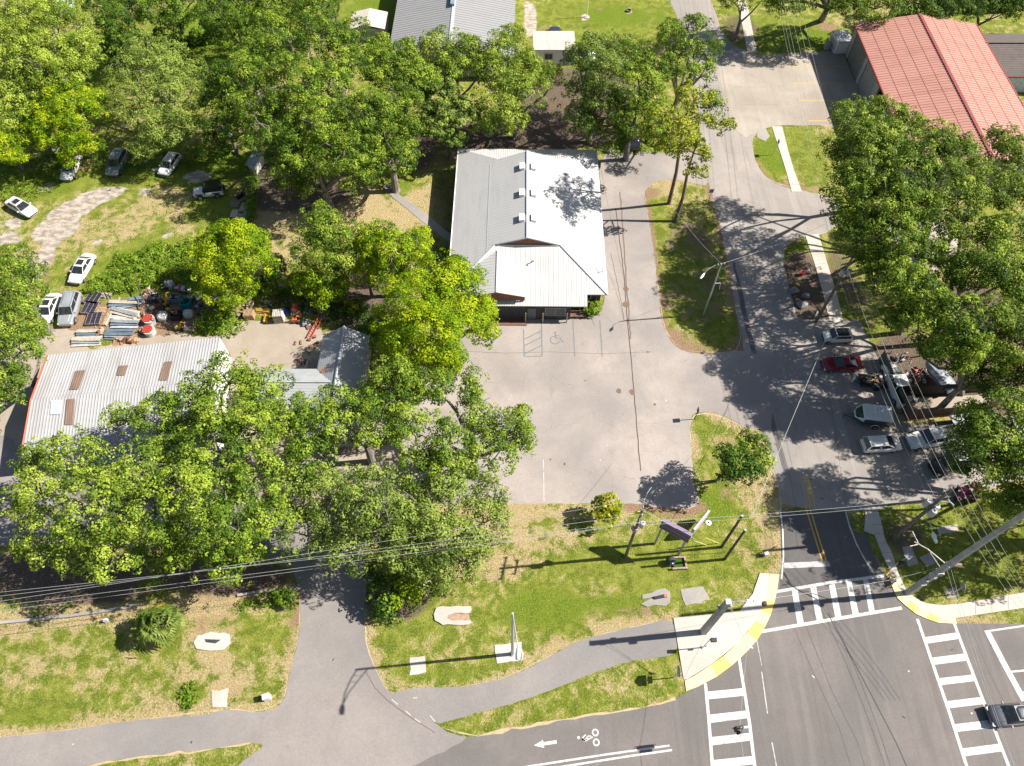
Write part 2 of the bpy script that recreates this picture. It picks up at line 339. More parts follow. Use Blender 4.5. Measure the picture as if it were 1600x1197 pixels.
BLOBS = [
 (60,400,40,30,'dry',.8),(240,320,60,25,'dry',.6),(160,360,50,25,'dry',.7),(300,360,50,20,'dry',.35),(250,390,70,20,'lush',.6),(30,300,40,20,'lush',.4),(155,306,42,11,'sand',1,20),(118,325,45,14,'sand',1,35),(88,358,34,20,'sand',1,35),(72,400,14,40,'sand',.95),(62,440,22,30,'dirt',.8),
 (140,370,40,14,'dirt',.35,20),(10,375,22,8,'sand',.9),(72,292,12,8,'sand',.9),(20,350,20,10,'sand',.5),(225,300,18,7,'sand',.6),(155,374,12,3,'sand',1),(160,389,9,3,'sand',1),(262,367,8,4,'sand',1),(310,275,22,8,'sand',.8),
 (215,498,110,36,'dirt',1.1),(250,425,110,42,'lush',1),(200,450,60,25,'lush',1),(60,290,70,22,'lush',.8),(345,330,50,30,'lush',.7),(330,260,60,30,'lush',1),(200,275,130,12,'lush',.7),(130,262,40,10,'dirt',.7),(350,60,120,60,'lush',1),(300,95,80,30,'lush',1),(150,100,60,60,'lush',.9),
 (540,330,130,45,'dry',1.1),(430,370,50,60,'dry',1.1),(460,320,60,30,'dry',1.1),(460,360,120,60,'dirt',.35),(640,350,50,60,'dry',.9),(620,290,30,18,'lush',.8),(465,305,100,28,'litter',.8),(430,265,40,50,'litter',.8),(560,440,70,40,'litter',.9),
 (690,330,25,80,'litter',.45),(800,212,160,25,'litter',1.1),(900,150,110,50,'litter',.75),(880,170,40,30,'dirt',.9),(640,230,50,40,'litter',.8),(650,255,40,20,'dirt',.8),(700,240,25,15,'dirt',.7),
 (530,30,30,30,'lush',.6),(600,15,60,30,'lush',.9),(920,40,110,50,'lush',.55),(960,25,60,18,'lush',1),(850,60,35,25,'dirt',.7),(828,30,8,30,'sand',1),(915,27,7,4,'sand',1),(982,18,6,4,'sand',.9),(935,14,10,3,'dirt',.8),(1035,30,12,25,'lush',.9),
 (1010,300,22,12,'dirt',.9),(1030,290,30,15,'dry',.8),(1080,320,50,20,'dry',.5),(1085,420,50,110,'litter',.50),(1045,525,25,14,'dirt',1),(1105,530,50,16,'dirt',.6),(1030,330,15,40,'lush',.4),
 (1205,240,25,35,'lush',.9),(1260,240,35,50,'lush',.5),(1265,290,22,15,'dirt',.5),(1200,50,80,25,'lush',.7),(1290,42,18,8,'dirt',1),(1270,60,60,15,'lush',1),(1160,50,30,30,'litter',.6),
 (1260,450,35,60,'litter',1),(1320,440,30,60,'litter',.55),(1330,470,30,15,'dirt',.5),(1430,580,70,60,'litter',1),(1460,590,80,20,'dirt',.7),(1440,380,60,40,'sand',.9),(1490,370,60,30,'dirt',.8),(1530,500,80,60,'litter',1),(1560,610,60,40,'litter',1),(1520,620,50,12,'dirt',.9),(1570,80,60,20,'litter',.6),(1575,100,50,30,'sand',.7),
 (1500,860,100,60,'lush',.4),(1530,900,80,30,'lush',.5),(1410,840,40,30,'litter',.6),(1425,830,10,6,'dirt',.9),
 (820,800,120,14,'dry',.9),(760,860,90,45,'dry',.95),(860,850,60,20,'dry',.7),(1000,880,150,30,'lush',.45),(1080,850,60,30,'lush',.45),(1120,790,30,30,'lush',.9),(1135,765,18,25,'dirt',.7),(1150,690,40,25,'dirt',.55),(1170,740,30,40,'dry',.6),(1200,800,22,80,'dry',.9),(1205,850,10,60,'dirt',.7),(1170,870,35,25,'dirt',.4),(1095,670,15,30,'lush',.6),
 (960,940,80,15,'lush',.8),(850,950,70,35,'lush',.9),(760,900,100,15,'dirt',.4),(700,930,60,14,'dirt',.5),(1000,960,60,10,'dirt',.75),(890,990,60,16,'dirt',.5),(650,970,70,40,'lush',.4),(690,1010,60,14,'dirt',.35),(700,1060,90,10,'lush',.7),(600,1070,10,10,'dry',1),(870,1110,160,12,'dry',1,8),(960,1080,60,20,'dirt',.45),(930,1090,30,18,'lush',.8),(1000,1060,60,20,'lush',.3),
 (200,950,230,20,'dry',.6),(60,970,80,10,'dry',.9),(100,930,220,12,'litter',.75),(60,925,50,14,'dry',.9),(330,925,60,14,'dirt',.75),(345,985,70,30,'dirt',.55),(330,1000,45,20,'dry',.9),(460,960,12,30,'dirt',1),(455,1000,16,30,'dirt',.7),(280,1060,40,20,'dirt',.45),(140,1045,150,30,'dry',.45),(60,1090,80,15,'lush',.3),(240,1090,90,16,'dry',.4),(60,1120,70,15,'lush',.7),(330,1060,80,30,'dry',.7),(380,1085,50,18,'dirt',.5),(200,1125,140,8,'dry',.6),(60,1055,70,10,'dry',.7),
 (300,1085,20,14,'lush',1),(100,890,160,30,'litter',1),(30,870,40,14,'dry',.7),(350,900,110,25,'litter',1),(620,930,60,40,'litter',.8),(640,700,60,100,'litter',.8),(300,700,200,120,'litter',.7),
 (330,500,30,16,'lush',1),(205,485,120,18,'dirt',.6),(115,510,14,30,'dirt',1),(390,520,60,12,'dirt',.9),(560,480,60,40,'litter',1),(345,545,10,14,'dirt',1),
]
EDGES = [([(0,1152),(110,1141),(240,1122),(350,1108),(402,1113),(440,1098),(450,1070),(456,1035),(468,990),(470,925)],'dry',1),
 ([(569,940),(570,980),(574,1012),(588,1052),(606,1083)],'dry',1), ([(606,1083),(700,1075),(745,1070),(790,1060),(868,1020),(930,994),(1000,977),(1056,966)],'dry',.8),
 ([(1006,300),(1013,340),(1024,420),(1030,460),(1037,512),(1060,546),(1120,552),(1160,546),(1150,480),(1141,425),(1130,370),(1108,292)],'dirt',.8),
 ([(640,788),(800,787),(900,786),(985,786)],'dry',1), ([(1084,765),(1078,690),(1078,650),(1110,644),(1165,668),(1196,676),(1210,740),(1222,792),(1223,850),(1220,900)],'dry',1),
 ([(0,985),(60,975),(160,960),(240,950),(380,935),(460,925)],'dry',1), ([(1222,196),(1310,196)],'dry',.6), ([(1180,250),(1188,268),(1205,284),(1255,298)],'dirt',.8), ([(980,788),(1060,800),(1092,790)],'dirt',.8),
 ([(1430,945),(1500,942),(1600,926)],'dry',.7), ([(1494,972),(1600,958)],'dry',.6)]
build_ground()
# ------------------------------------------------------------------ pavements
Z = .012
side = sheet('side_road', [(1030,-60),(1046,0),(1060,30),(1072,80),(1085,140),(1093,200),(1100,250),(1108,290),(1117,320),(1130,370),(1141,425),(1152,490),(1162,545),(1160,560),(1150,600),(1160,650),(1192,672),(1204,700),(1210,740),(1217,770),(1222,792),
   (1352,800),(1372,800),(1385,788),(1420,786),(1470,784),(1510,780),(1560,760),(1620,740),(1700,700),(1700,640),(1560,650),(1420,668),(1400,650),(1392,610),(1372,560),(1352,520),(1345,500),(1318,502),(1290,498),(1262,500),(1245,495),(1238,470),(1228,430),(1222,405),(1228,385),(1245,372),(1262,369),(1290,366),(1310,350),(1330,330),(1290,305),(1255,298),(1230,294),(1205,284),(1188,268),(1180,250),(1175,228),(1178,212),(1190,200),(1200,196),(1215,196),(1210,180),(1195,90),(1180,85),(1160,78),(1142,68),(1128,50),(1118,20),(1108,-5),(1095,-60)], Z, side_m, jit=.05, chaikin=1)
lot = sheet('parking_lot', [(935,232),(1000,238),(1045,240),(1100,236),(1112,262),(1106,292),(1085,287),(1050,280),(1025,283),(1008,295),(1006,310),(1013,340),(1020,380),(1024,420),(1030,460),(1032,490),(1037,512),(1048,533),(1060,546),(1085,553),(1120,552),(1160,546),(1200,560),(1210,670),(1190,671),(1165,668),(1148,658),(1130,648),(1110,644),(1082,645),(1077,655),(1078,690),(1082,730),(1084,765),(1092,775),(1091,787),(1084,794),(1060,796),(1030,792),(985,786),(900,786),(800,787),(700,790),(640,770),(620,650),(640,560),(700,500),(780,498),(930,496),(944,480),(946,440),(940,330)], Z + .006, lot_m, jit=.045, chaikin=1)
apron = sheet('fire_station_apron', [(1122,100),(1150,92),(1195,86),(1250,82),(1316,79),(1345,146),(1372,200),(1330,197),(1282,195),(1222,196),(1205,198),(1190,203),(1165,215),(1145,200),(1130,150)], Z + .006, apron_m, chaikin=0)
yard = sheet('yard_pavement', [(-80,560),(30,540),(60,520),(115,510),(128,545),(180,540),(240,520),(345,528),(380,500),(420,503),(480,500),(508,520),(505,560),(500,640),(560,640),(640,640),(640,780),(600,840),(572,860),(440,870),(400,850),(300,850),(60,852),(-80,840)], Z, yard_m, jit=.12, chaikin=1)
back_drive = sheet('yard_driveway', [(-120,640),(60,700),(60,740),(420,800),(560,800),(572,868),(560,880),(500,905),(440,880),(420,868),(370,850),(250,850),(60,853),(-120,850)], Z + .006, drive_m, jit=.1, chaikin=1)
drive = sheet('entrance_driveway', [(395,845),(430,868),(455,888),(462,905),(471,925),(469,960),(468,990),(456,1035),(450,1070),(444,1092),(432,1106),(415,1118),(395,1128),(402,1150),(411,1162),(398,1176),(375,1190),(330,1240),(560,1240),(680,1180),(735,1152),(712,1148),(694,1140),(680,1132),(650,1108),(608,1084),(588,1052),(574,1012),(569,980),(572,925),(573,870),(520,850)], Z + .012, drive_m, jit=.045, chaikin=1)
path_w = sheet('multi_use_path', [(-120,1168),(0,1152),(110,1141),(150,1134),(240,1122),(320,1118),(350,1108),(372,1110),(402,1114),(440,1105),(460,1120),(460,1170),(412,1160),(330,1171),(250,1180),(180,1187),(120,1199),(-120,1235)], Z + .006, path_m, jit=.035, chaikin=1)
path_e = sheet('multi_use_path', [(606,1083),(655,1074),(700,1075),(745,1070),(790,1060),(822,1048),(868,1020),(905,1002),(930,994),(1000,977),(1056,966),(1062,1024),(1000,1031),(960,1040),(925,1053),(880,1070),(845,1085),(800,1100),(740,1116),(700,1126),(682,1133),(640,1115)], Z + .018, path_m, jit=.035, chaikin=1)
main = sheet('main_road', [(-300,1300),(120,1262),(330,1222),(450,1208),(560,1189),(650,1171),(720,1155),(780,1142),(860,1128),(950,1114),(1020,1104),(1050,1096),(1072,1082),(1120,1057),(1165,1022),(1195,983),(1210,941),(1217,900),(1223,880),(1230,868),(1370,868),(1385,900),(1402,937),(1430,958),(1465,971),(1494,974),(1600,975),(1720,965),(1900,940),(2600,860),(2600,1340),(1900,1500),(-300,1500)], Z + .008, main_m)
newa = sheet('new_asphalt_junction', [(1219,797),(1321,799),(1340,836),(1350,832),(1366,875),(1384,903),(1300,912),(1216,927),(1222,890)], Z + .014, new_m)
patch_ = sheet('asphalt_patch', [(1352,832),(1380,905),(1366,880),(1340,836)], Z + .018, new_m)
# narrow grass verge between path and road (bottom left), islands
def island(name, px, h=.05, mat=None, **k):
    return slab_px(name, px, h, mat or MATS['grass_ground'], jit=.05, chaikin=1, kind='structure', **k)
island('road_verge', [(110,1205),(180,1190),(260,1180),(340,1170),(405,1160),(412,1165),(400,1175),(360,1184),(300,1192),(230,1212),(160,1240),(60,1240)])
island('road_verge', [(684,1134),(742,1117),(800,1101),(848,1086),(885,1071),(930,1054),(1000,1033),(1062,1022),(1070,1078),(1050,1092),(1020,1101),(950,1111),(860,1124),(780,1139),(725,1152),(705,1146)])
edge_m = paint_mat('sandy_edge', (.42, .35, .26), .14); edge_m2 = paint_mat('straw_edge', (.40, .31, .18), .12)
def edge_strip(px, w=.45, z=.006, mat=None, par=None, closed=False):
    P = dense([G2(*p) for p in px], .7, .02, 1, closed=closed); L = []; R = []
    P = [Vector(p) for p in P]
    for i, p in enumerate(P):
        d = (P[min(i + 1, len(P) - 1)] - P[max(i - 1, 0)]); d.normalize(); n = Vector((-d.y, d.x)); L.append(p + n * w * random.choice((0, .3, .5, .7, 1.0)) * random.uniform(.5, 1.1)); R.append(p - n * w * random.choice((0, .3, .5, .7, 1.0)) * random.uniform(.5, 1.1))
    n = len(P); o = mk('worn_edge', [(q.x, q.y, z) for q in L] + [(q.x, q.y, z) for q in R], [(i + n, i + n + 1, i + 1, i) for i in range(n - 1)], mat or edge_m, par); setp(o, kind='structure'); return o
edge_strip([(-40,1158),(0,1152),(110,1141),(240,1122),(350,1108),(402,1113),(440,1098),(450,1070),(456,1035),(468,990),(470,925)], .10, mat=edge_m2)
edge_strip([(569,940),(570,980),(574,1012),(588,1052),(606,1083)], .12)
edge_strip([(606,1083),(700,1075),(745,1070),(790,1060),(868,1020),(930,994),(1000,977),(1056,966)], .10, mat=edge_m2)
edge_strip([(1006,300),(1013,340),(1024,420),(1030,460),(1037,512),(1060,546),(1120,552),(1160,546),(1150,480),(1141,425),(1130,370),(1108,292)], .10, mat=edge_m2)
edge_strip([(640,788),(800,787),(900,786),(985,786)], .12)
edge_strip([(1084,765),(1078,690),(1078,650),(1110,644),(1165,668),(1196,676),(1210,740),(1222,792),(1223,850),(1220,900)], .12)
edge_strip([(1222,196),(1282,195),(1310,196)], .2); edge_strip([(1180,250),(1188,268),(1205,284),(1255,298)], .12); edge_strip([(1318,502),(1372,560),(1395,610)], .5, mat=oldconc_m)
for pts in (([(684,1134),(735,1152),(780,1143),(860,1128),(950,1114),(1020,1104),(1066,1086)]), ([(120,1203),(180,1189),(260,1179),(340,1170),(408,1160)])):
    o = edge_strip(pts, .20, .054, edge_m2)
# kerbs, slabs and walks ---------------------------------------------------------------
crn = slab_px('corner_pavement', [(1052,966),(1110,960),(1155,955),(1176,928),(1187,896),(1202,897),(1198,935),(1181,970),(1153,1005),(1112,1038),(1072,1062),(1068,1062)], .10, conc_m, kind='structure')
def curb_band(outer, inner, parent, h, cuts):
    n = len(outer)
    for i in range(n - 1):
        mb = MB(); mb.prism([G2(*outer[i]), G2(*outer[i + 1]), G2(*inner[i + 1]), G2(*inner[i])], -.02, h)
        mb.build('tactile_tile', curb_y if cuts[i % len(cuts)] else curb_y2, parent)
o_ = [(1072,1080),(1090,1073),(1120,1057),(1143,1040),(1165,1020),(1182,1001),(1195,980),(1204,960),(1210,940),(1214,920),(1217,898)]
i_ = [(1070,1064),(1084,1057),(1110,1040),(1131,1025),(1152,1006),(1167,989),(1180,970),(1188,955),(1194,938),(1199,918),(1203,897)]
curb_band(o_, i_, crn, .094, [0, 0, 1, 0, 0, 1, 0, 1, 0, 0])
walk = slab_px('sidewalk', [(1350,830),(1352,800),(1372,800),(1383,845),(1394,866),(1402,893),(1413,918),(1428,934),(1446,943),(1470,946),(1498,944),(1600,926),(1720,902),(1720,936),(1600,950),(1493,966),(1465,964),(1436,950),(1412,930),(1397,903),(1384,880),(1366,836)], .10, conc_m, kind='structure')
o_ = [(1384,898),(1393,916),(1402,935),(1415,947),(1430,959),(1447,967),(1465,973),(1494,975)]
i_ = [(1391,891),(1399,908),(1411,929),(1423,938),(1437,948),(1451,958),(1467,964),(1492,966)]
curb_band(o_, i_, walk, .094, [1, 0, 0, 1, 0, 1, 0])
walk2 = slab_px('sidewalk', [(1206,198),(1222,198),(1232,238),(1241,268),(1253,300),(1237,300),(1229,270),(1219,238)], .05, conc_m, kind='structure')
walk3 = slab_px('sidewalk', [(1258,368),(1279,366),(1292,410),(1307,459),(1318,502),(1297,506),(1285,455),(1272,410)], .05, conc_m, kind='structure')
walk4 = slab_px('sidewalk', [(1148,-20),(1163,-20),(1172,30),(1183,82),(1168,82),(1158,30)], .04, conc_m, kind='structure')
bpath = slab_px('garden_path', [(598,291),(606,287),(625,305),(650,322),(672,340),(712,372),(704,381),(664,350),(640,330),(615,310)], .04, oldconc_m, kind='structure')
# score joints across the walks, thin dark grooves
joint_m = M('joint_dark', (.12, .10, .09), .95, var=.1)
def joints(parent, A, B, n, w=.03, z=.104):
    for i in range(1, n):
        t = i / n
        p = [(A[0][0] + (A[1][0] - A[0][0]) * t, A[0][1] + (A[1][1] - A[0][1]) * t), (B[0][0] + (B[1][0] - B[0][0]) * t, B[0][1] + (B[1][1] - B[0][1]) * t)]
        line_mark('joint', p, w, z, joint_m, parent)
joints(walk, ((1498,945), (1600,927)), ((1498,964), (1600,949)), 4)
joints(walk, ((1354,806), (1383,878)), ((1373,806), (1398,878)), 5)
joints(walk2, ((1206,198), (1237,300)), ((1222,198), (1253,300)), 9, .03, .054)
joints(walk3, ((1258,368), (1297,506)), ((1279,366), (1318,502)), 9, .03, .054)
line_mark('joint', [(1120,960), (1068,1060)], .02, .104, joint_m, crn)
# lot seam, road joints ------------------------------------------------------------------
seam_m = paint_mat('seam_dirt', (.085, .055, .038), .02)
seam2_m = paint_mat('seam_rust', (.16, .10, .07), .12)
def wob(pts, a=.6, n=6):
    out = []
    for (x0, y0), (x1, y1) in zip(pts, pts[1:]):
        for i in range(n): t = i / n; out.append((x0 + (x1 - x0) * t + random.uniform(-a, a), y0 + (y1 - y0) * t))
    return out + [pts[-1]]
line_mark('seam', wob([(962,325),(970,390),(976,440),(980,500),(987,570),(991,620),(996,680),(1001,736)], .5), .11, Z + .012, seam_m, lot)
line_mark('seam', wob([(968,300),(973,345),(977,420),(983,500),(985,530)], .9), .16, Z + .010, seam2_m, lot)
line_mark('seam', wob([(954,395),(964,440),(972,480),(975,500)], .4), .05, Z + .014, seam_m, lot)
line_mark('seam', wob([(700,548),(790,552),(860,550),(940,553),(1020,550)], .4), .05, Z + .012, seam2_m, lot)
for i, (x, y, r) in enumerate([(978,452,.35),(978,476,.4),(988,613,.35),(967,611,.3),(1023,632,.15),(860,718,.1),(985,878,.2),(1012,550,.14)]):
    c = G(x, y); sheet('patch_stain', [(c.x + r * math.cos(t * .9) * random.uniform(.8, 1.2), c.y + 1.2 * r * math.sin(t * .9)) for t in range(7)], Z + .016, seam2_m, world=True, parent=lot)
line_mark('expansion_joint', [(1222,793),(1321,800)], .05, Z + .020, joint_m, side)
line_mark('expansion_joint', [(1183,560),(1232,735),(1243,790)], .035, Z + .004, joint_m, side)
line_mark('expansion_joint', [(1268,560),(1300,640),(1320,780)], .035, Z + .004, joint_m, side)
line_mark('expansion_joint', [(1128,80),(1141,130),(1152,180),(1165,260),(1180,330)], .03, Z + .004, joint_m, side)
for k in ((1134,104,1198,104),(1144,136,1206,136),(1158,164,1215,164)): line_mark('expansion_joint', [k[:2], k[2:]], .03, Z + .010, joint_m, apron)
line_mark('dark_streak', wob([(1152,440),(1166,500),(1180,560),(1196,620),(1212,680),(1228,735)], 1.0), .55, Z + .005, paint_mat('dark_streak', (.105, .098, .094), .07), side)  # dark band along the road seam, with a narrower one below
line_mark('dark_streak', wob([(1146,410),(1160,470),(1176,540)], 1.0), .30, Z + .007, MATS['dark_streak'], side)
blk = M('rubber_black', (.05, .047, .045), .8); wsc = paint_mat('pale_scuff', (.42, .40, .38), .10)
rs_ = random.Random(4)
for k in range(20):
    par, px, py = rs_.choice([(drive, rs_.uniform(480, 600), rs_.uniform(940, 1150)), (main, rs_.uniform(1200, 1560), rs_.uniform(1000, 1190)), (lot, rs_.uniform(860, 1060), rs_.uniform(560, 770)), (path_w, rs_.uniform(20, 330), rs_.uniform(1150, 1165)), (side, rs_.uniform(1220, 1300), rs_.uniform(520, 780))])
    c = G(px, py); w_, h_ = rs_.uniform(.05, .12), rs_.uniform(.05, .2); a_ = rs_.uniform(0, 3)
    sheet('scuff_mark', [(c.x + w_ * math.cos(t) * math.cos(a_) - h_ * math.sin(t) * math.sin(a_), c.y + w_ * math.cos(t) * math.sin(a_) + h_ * math.sin(t) * math.cos(a_)) for t in (0, 1.1, 2.0, 3.1, 4.3, 5.4)], Z + .026, blk if rs_.random() < .65 else wsc, world=True, parent=par)
line_mark('old_edge', wob([(572,1050),(586,1075),(606,1095),(640,1120),(680,1145)], .8), .07, Z + .022, seam2_m, drive)
for a_, b_ in (((612,1093),(622,1101)),((634,1111),(642,1118)),((648,1123),(657,1129)),((645,1091),(652,1090)),((672,1118),(680,1128))): line_mark('pale_scuff', [a_, b_], .09, Z + .026, wsc, drive)
# markings ---------------------------------------------------------------------------------
ZM = Z + .020
def quad_mark(pts, mat, parent, name='crosswalk_stripe', z=ZM - .004):
    return sheet(name, pts, z, mat, parent=parent)
line_mark('crosswalk_line', [(1102,1068),(1107,1120),(1113,1197),(1116,1240)], .28, ZM, white_p, main)
line_mark('crosswalk_line', [(1154,1024),(1163,1080),(1171,1130),(1179,1197),(1184,1240)], .28, ZM, white_p, main)
for l0, l1, r0, r1 in ((1081,1093,1075,1087),(1117,1130,1110,1122),(1152,1165,1145,1157),(1188,1201,1181,1194),(1226,1240,1219,1233)):
    xl = 1104 + (l0 - 1068) * .075; xr = 1156 + (r0 - 1024) * .147
    quad_mark([(xl, l1), (xr + 1, r1), (xr, r0), (xl - 1, l0)], white_p, main)
line_mark('crosswalk_line', [(1211,925),(1300,910),(1381,900)], .28, ZM + .004, white_p, main)
line_mark('crosswalk_line', [(1183,988),(1260,975),(1330,963),(1409,950)], .30, ZM, white_p, main)
for xa, xb, xc, xd, y0, y1 in ((1237,1246,1256,1246,923,976),(1266,1275,1286,1276,918,971),(1295,1304,1315,1305,914,966),(1322,1330,1342,1332,909,961),(1348,1356,1367,1358,905,957)):
    quad_mark([(xd, y1), (xc, y1 - 1), (xb, y0 - 1), (xa, y0)], white_p, main)
line_mark('crosswalk_line', [(1433,967),(1458,1040),(1482,1110),(1511,1200),(1525,1240)], .28, ZM, white_p, main)
line_mark('crosswalk_line', [(1491,975),(1517,1045),(1542,1110),(1577,1200),(1592,1240)], .28, ZM, white_p, main)
for l0, l1, r0, r1 in ((996,1006,988,998),(1028,1039,1021,1032),(1060,1071,1054,1064),(1096,1107,1089,1100),(1132,1144,1125,1137),(1170,1182,1162,1174),(1208,1222,1200,1212)):
    f = lambda y, x0, y0, s: x0 + (y - y0) * s
    quad_mark([(f(l1,1434,967,.333),l1),(f(r1,1492,975,.372),r1),(f(r0,1492,975,.372),r0),(f(l0,1434,967,.333),l0)], white_p, main)
line_mark('stop_line', [(1224,884),(1296,881)], .55, ZM + .006, worn_p, newa)
for dx in (0, 6): line_mark('centre_line', [(1258 + dx,790),(1270 + dx,830),(1285 + dx,878)], .13, ZM + .006, yellow_p, newa)
line_mark('centre_line', [(1258,744),(1266,770)], .6, Z + .008, fadey_p, side)
for dx in (0, 6): line_mark('centre_line', [(1261 + dx,765),(1267 + dx,790)], .13, Z + .012, yellow_p, side)
line_mark('edge_line', [(1219,797),(1223,830),(1224,870),(1221,905)], .14, ZM + .006, white_p, newa)
line_mark('edge_line', [(1321,799),(1327,822),(1338,850),(1352,876),(1366,897)], .14, ZM + .006, white_p, newa)
line_mark('lane_line', [(560,1243),(700,1218),(830,1197),(940,1180),(1046,1165)], .16, ZM, white_p, main)
line_mark('lane_line', [(760,1218),(885,1197),(980,1182),(1050,1172)], .16, ZM, white_p, main)
line_mark('lane_line', [(1181,994),(1190,1040)], .07, ZM, worn_p, main)
line_mark('lane_line', [(1190,1050),(1199,1115)], .10, ZM, worn_p, main)
line_mark('lane_line', [(1206,1160),(1213,1197)], .10, ZM, worn_p, main)
line_mark('lane_line', [(1538,987),(1600,978),(1750,956)], .16, ZM, white_p, main)
line_mark('stop_line', [(1543,988),(1570,1040),(1600,1095)], .55, ZM + .004, white_p, main)
line_mark('lane_line', [(1577,1050),(1640,1044)], .16, ZM, white_p, main)
line_mark('lane_line', [(1590,1083),(1660,1076)], .16, ZM, white_p, main)
# shadows of the overhead wires, painted on the road as dark bands
wire_shadow_m = paint_mat('wire_shadow_grey', (.085, .078, .075), .02)
line_mark('wire_shadow', [(1293,958),(1332,1030),(1368,1098),(1400,1160),(1418,1200)], .09, ZM + .006, M('wire_shadow_black', (.02, .02, .02), .6, var=.1), main)
line_mark('wire_shadow', [(1258,975),(1300,1080),(1340,1160),(1352,1200)], .05, ZM - .004, wire_shadow_m, main)
line_mark('wire_shadow', [(1240,980),(1275,1060),(1312,1140),(1330,1200)], .05, ZM - .004, wire_shadow_m, main)
line_mark('wire_shadow', [(1518,983),(1545,1050),(1570,1100)], .05, ZM - .004, wire_shadow_m, main)
# bike symbol and arrow (heading left along the bike lane)
def loc_mark(cx, cy, ang, polys, name, mat, parent, z=ZM, s=1.0):
    c = G(cx, cy); R = Matrix.Rotation(ang, 2); mb = MB()
    for poly in polys:
        w = [tuple(Vector((c.x, c.y)) + R @ Vector((p[0] * s, p[1] * s))) for p in poly]
        tr = tessellate_polygon([[Vector((p[0], p[1], 0)) for p in w]])
        fs = []
        for t in tr:
            a, b, d = [Vector((*w[i], 0)) for i in t]; fs.append(tuple(t) if (b - a).cross(d - a).z > 0 else tuple(reversed(t)))
        mb.add([(p[0], p[1], z) for p in w], fs)
    return mb.build(name, mat, parent)
a0, a1 = G(869, 1159), G(835, 1164.5); ang = math.atan2((a1 - a0).y, (a1 - a0).x)
loc_mark(852, 1162, ang, [[(-1.0,-.13),(.15,-.13),(.15,.13),(-1.0,.13)],[(.15,-.33),(1.0,0),(.15,.33)]], 'bike_lane_arrow', white_p, main)
def ring(cx, cy, r1, r2, n=18):
    return [[(cx + r * math.cos(t) * 1.0, cy + r * math.sin(t) * 1.0) for r, t in ((r1, 2 * math.pi * i / n), (r2, 2 * math.pi * i / n), (r2, 2 * math.pi * (i + 1) / n), (r1, 2 * math.pi * (i + 1) / n))] for i in range(n)]
def seg(x0, y0, x1, y1, w=.09):
    d = Vector((x1 - x0, y1 - y0)); d.normalize(); n = Vector((-d.y, d.x)) * w / 2
    return [(x0 + n.x, y0 + n.y), (x0 - n.x, y0 - n.y), (x1 - n.x, y1 - n.y), (x1 + n.x, y1 + n.y)]
bp = ring(-.72, -.36, .22, .38) + ring(-.62, .60, .22, .38) + [seg(-.35,.02,.55,.28,.17), seg(.55,.28,.88,.02,.17), seg(.88,.02,.35,-.30,.13), seg(.45,.2,.15,-.12,.17), seg(.15,-.12,-.2,-.1,.15), seg(.9,.02,.5,.25,.2)] + [[(1.18 + .17 * math.cos(t), -.12 + .17 * math.sin(t)) for t in [k * .7 for k in range(9)]]]
loc_mark(921, 1152, ang, bp, 'cyclist_symbol', white_p, main, s=.80)
# parking stalls
for x0, y0, x1, y1 in ((895,500,898,557),(937,500,941,557),(846,500,847,557),(818,515,819,557)): line_mark('stall_line', [(x0, y0), (x1, y1)], .13, Z + .014, greyl_p, lot)
line_mark('stall_line', [(819,557),(847,557)], .1, Z + .014, greyl_p, lot)
for y in (527, 537, 550): line_mark('hatch_line', [(820, y + 3), (846, y - 10)], .13, Z + .018, greyl_p, lot)
line_mark('stall_line', [(849,718),(850,784)], .11, Z + .014, worn_p, lot)
wc = ring(-.05, -.15, .5, .62, 20)[5:17] + ring(-.05, -.15, .5, .62, 20)[17:19] + ring(0, .95, .0, .15, 10) + [seg(0,.8,.02,.15,.12), seg(.02,.15,.62,.12,.11), seg(.62,.12,.8,-.4,.11), seg(0,.5,.5,.48,.09), seg(.8,-.4,1.0,-.35,.1)]
loc_mark(868, 530, 0, wc, 'accessible_symbol', greyl_p, lot, z=Z + .014)
# SCHOOL, written for drivers coming from the far end
SCH = {'S': [(0,.25,0,0),(0,0,1,0),(1,0,1,.5),(1,.5,0,.5),(0,.5,0,1),(0,1,1,1),(1,1,1,.75)], 'C': [(1,.15,1,0),(1,0,0,0),(0,0,0,1),(0,1,1,1),(1,1,1,.85)], 'H': [(0,0,0,1),(1,0,1,1),(0,.5,1,.5)], 'O': [(0,0,1,0),(1,0,1,1),(1,1,0,1),(0,1,0,0)], 'L': [(0,1,0,0),(0,0,1,0)]}
polys = []
for k, ch in enumerate('SCHOOL'):
    for (a, b, c_, d) in SCH[ch]: polys.append(seg(k * .52 + a * .34, b * 2.1, k * .52 + c_ * .34 + .001, d * 2.1 + .001, .09))
polys = [[(-(x - 1.5), -(y - 1.0)) for x, y in p] for p in polys]
loc_mark(1146, 348, .08, polys, 'school_lettering', worn_p, side, z=Z + .006)
line_mark('stop_line', [(1129,381),(1173,381)], .45, Z + .006, paint_mat('ghost_paint', (.36, .35, .34), .12), side)
for x0, x1, y in ((1230,1330,104),(1240,1332,130),(1248,1322,157),(1262,1300,189)): line_mark('bay_line', [(x0, y), (x1, y)], .14, Z + .012, yellow_p, apron)
sheet('kerb_gutter', [(1183,203),(1196,200),(1203,213),(1196,221),(1183,215)], Z + .012, oldconc_m)
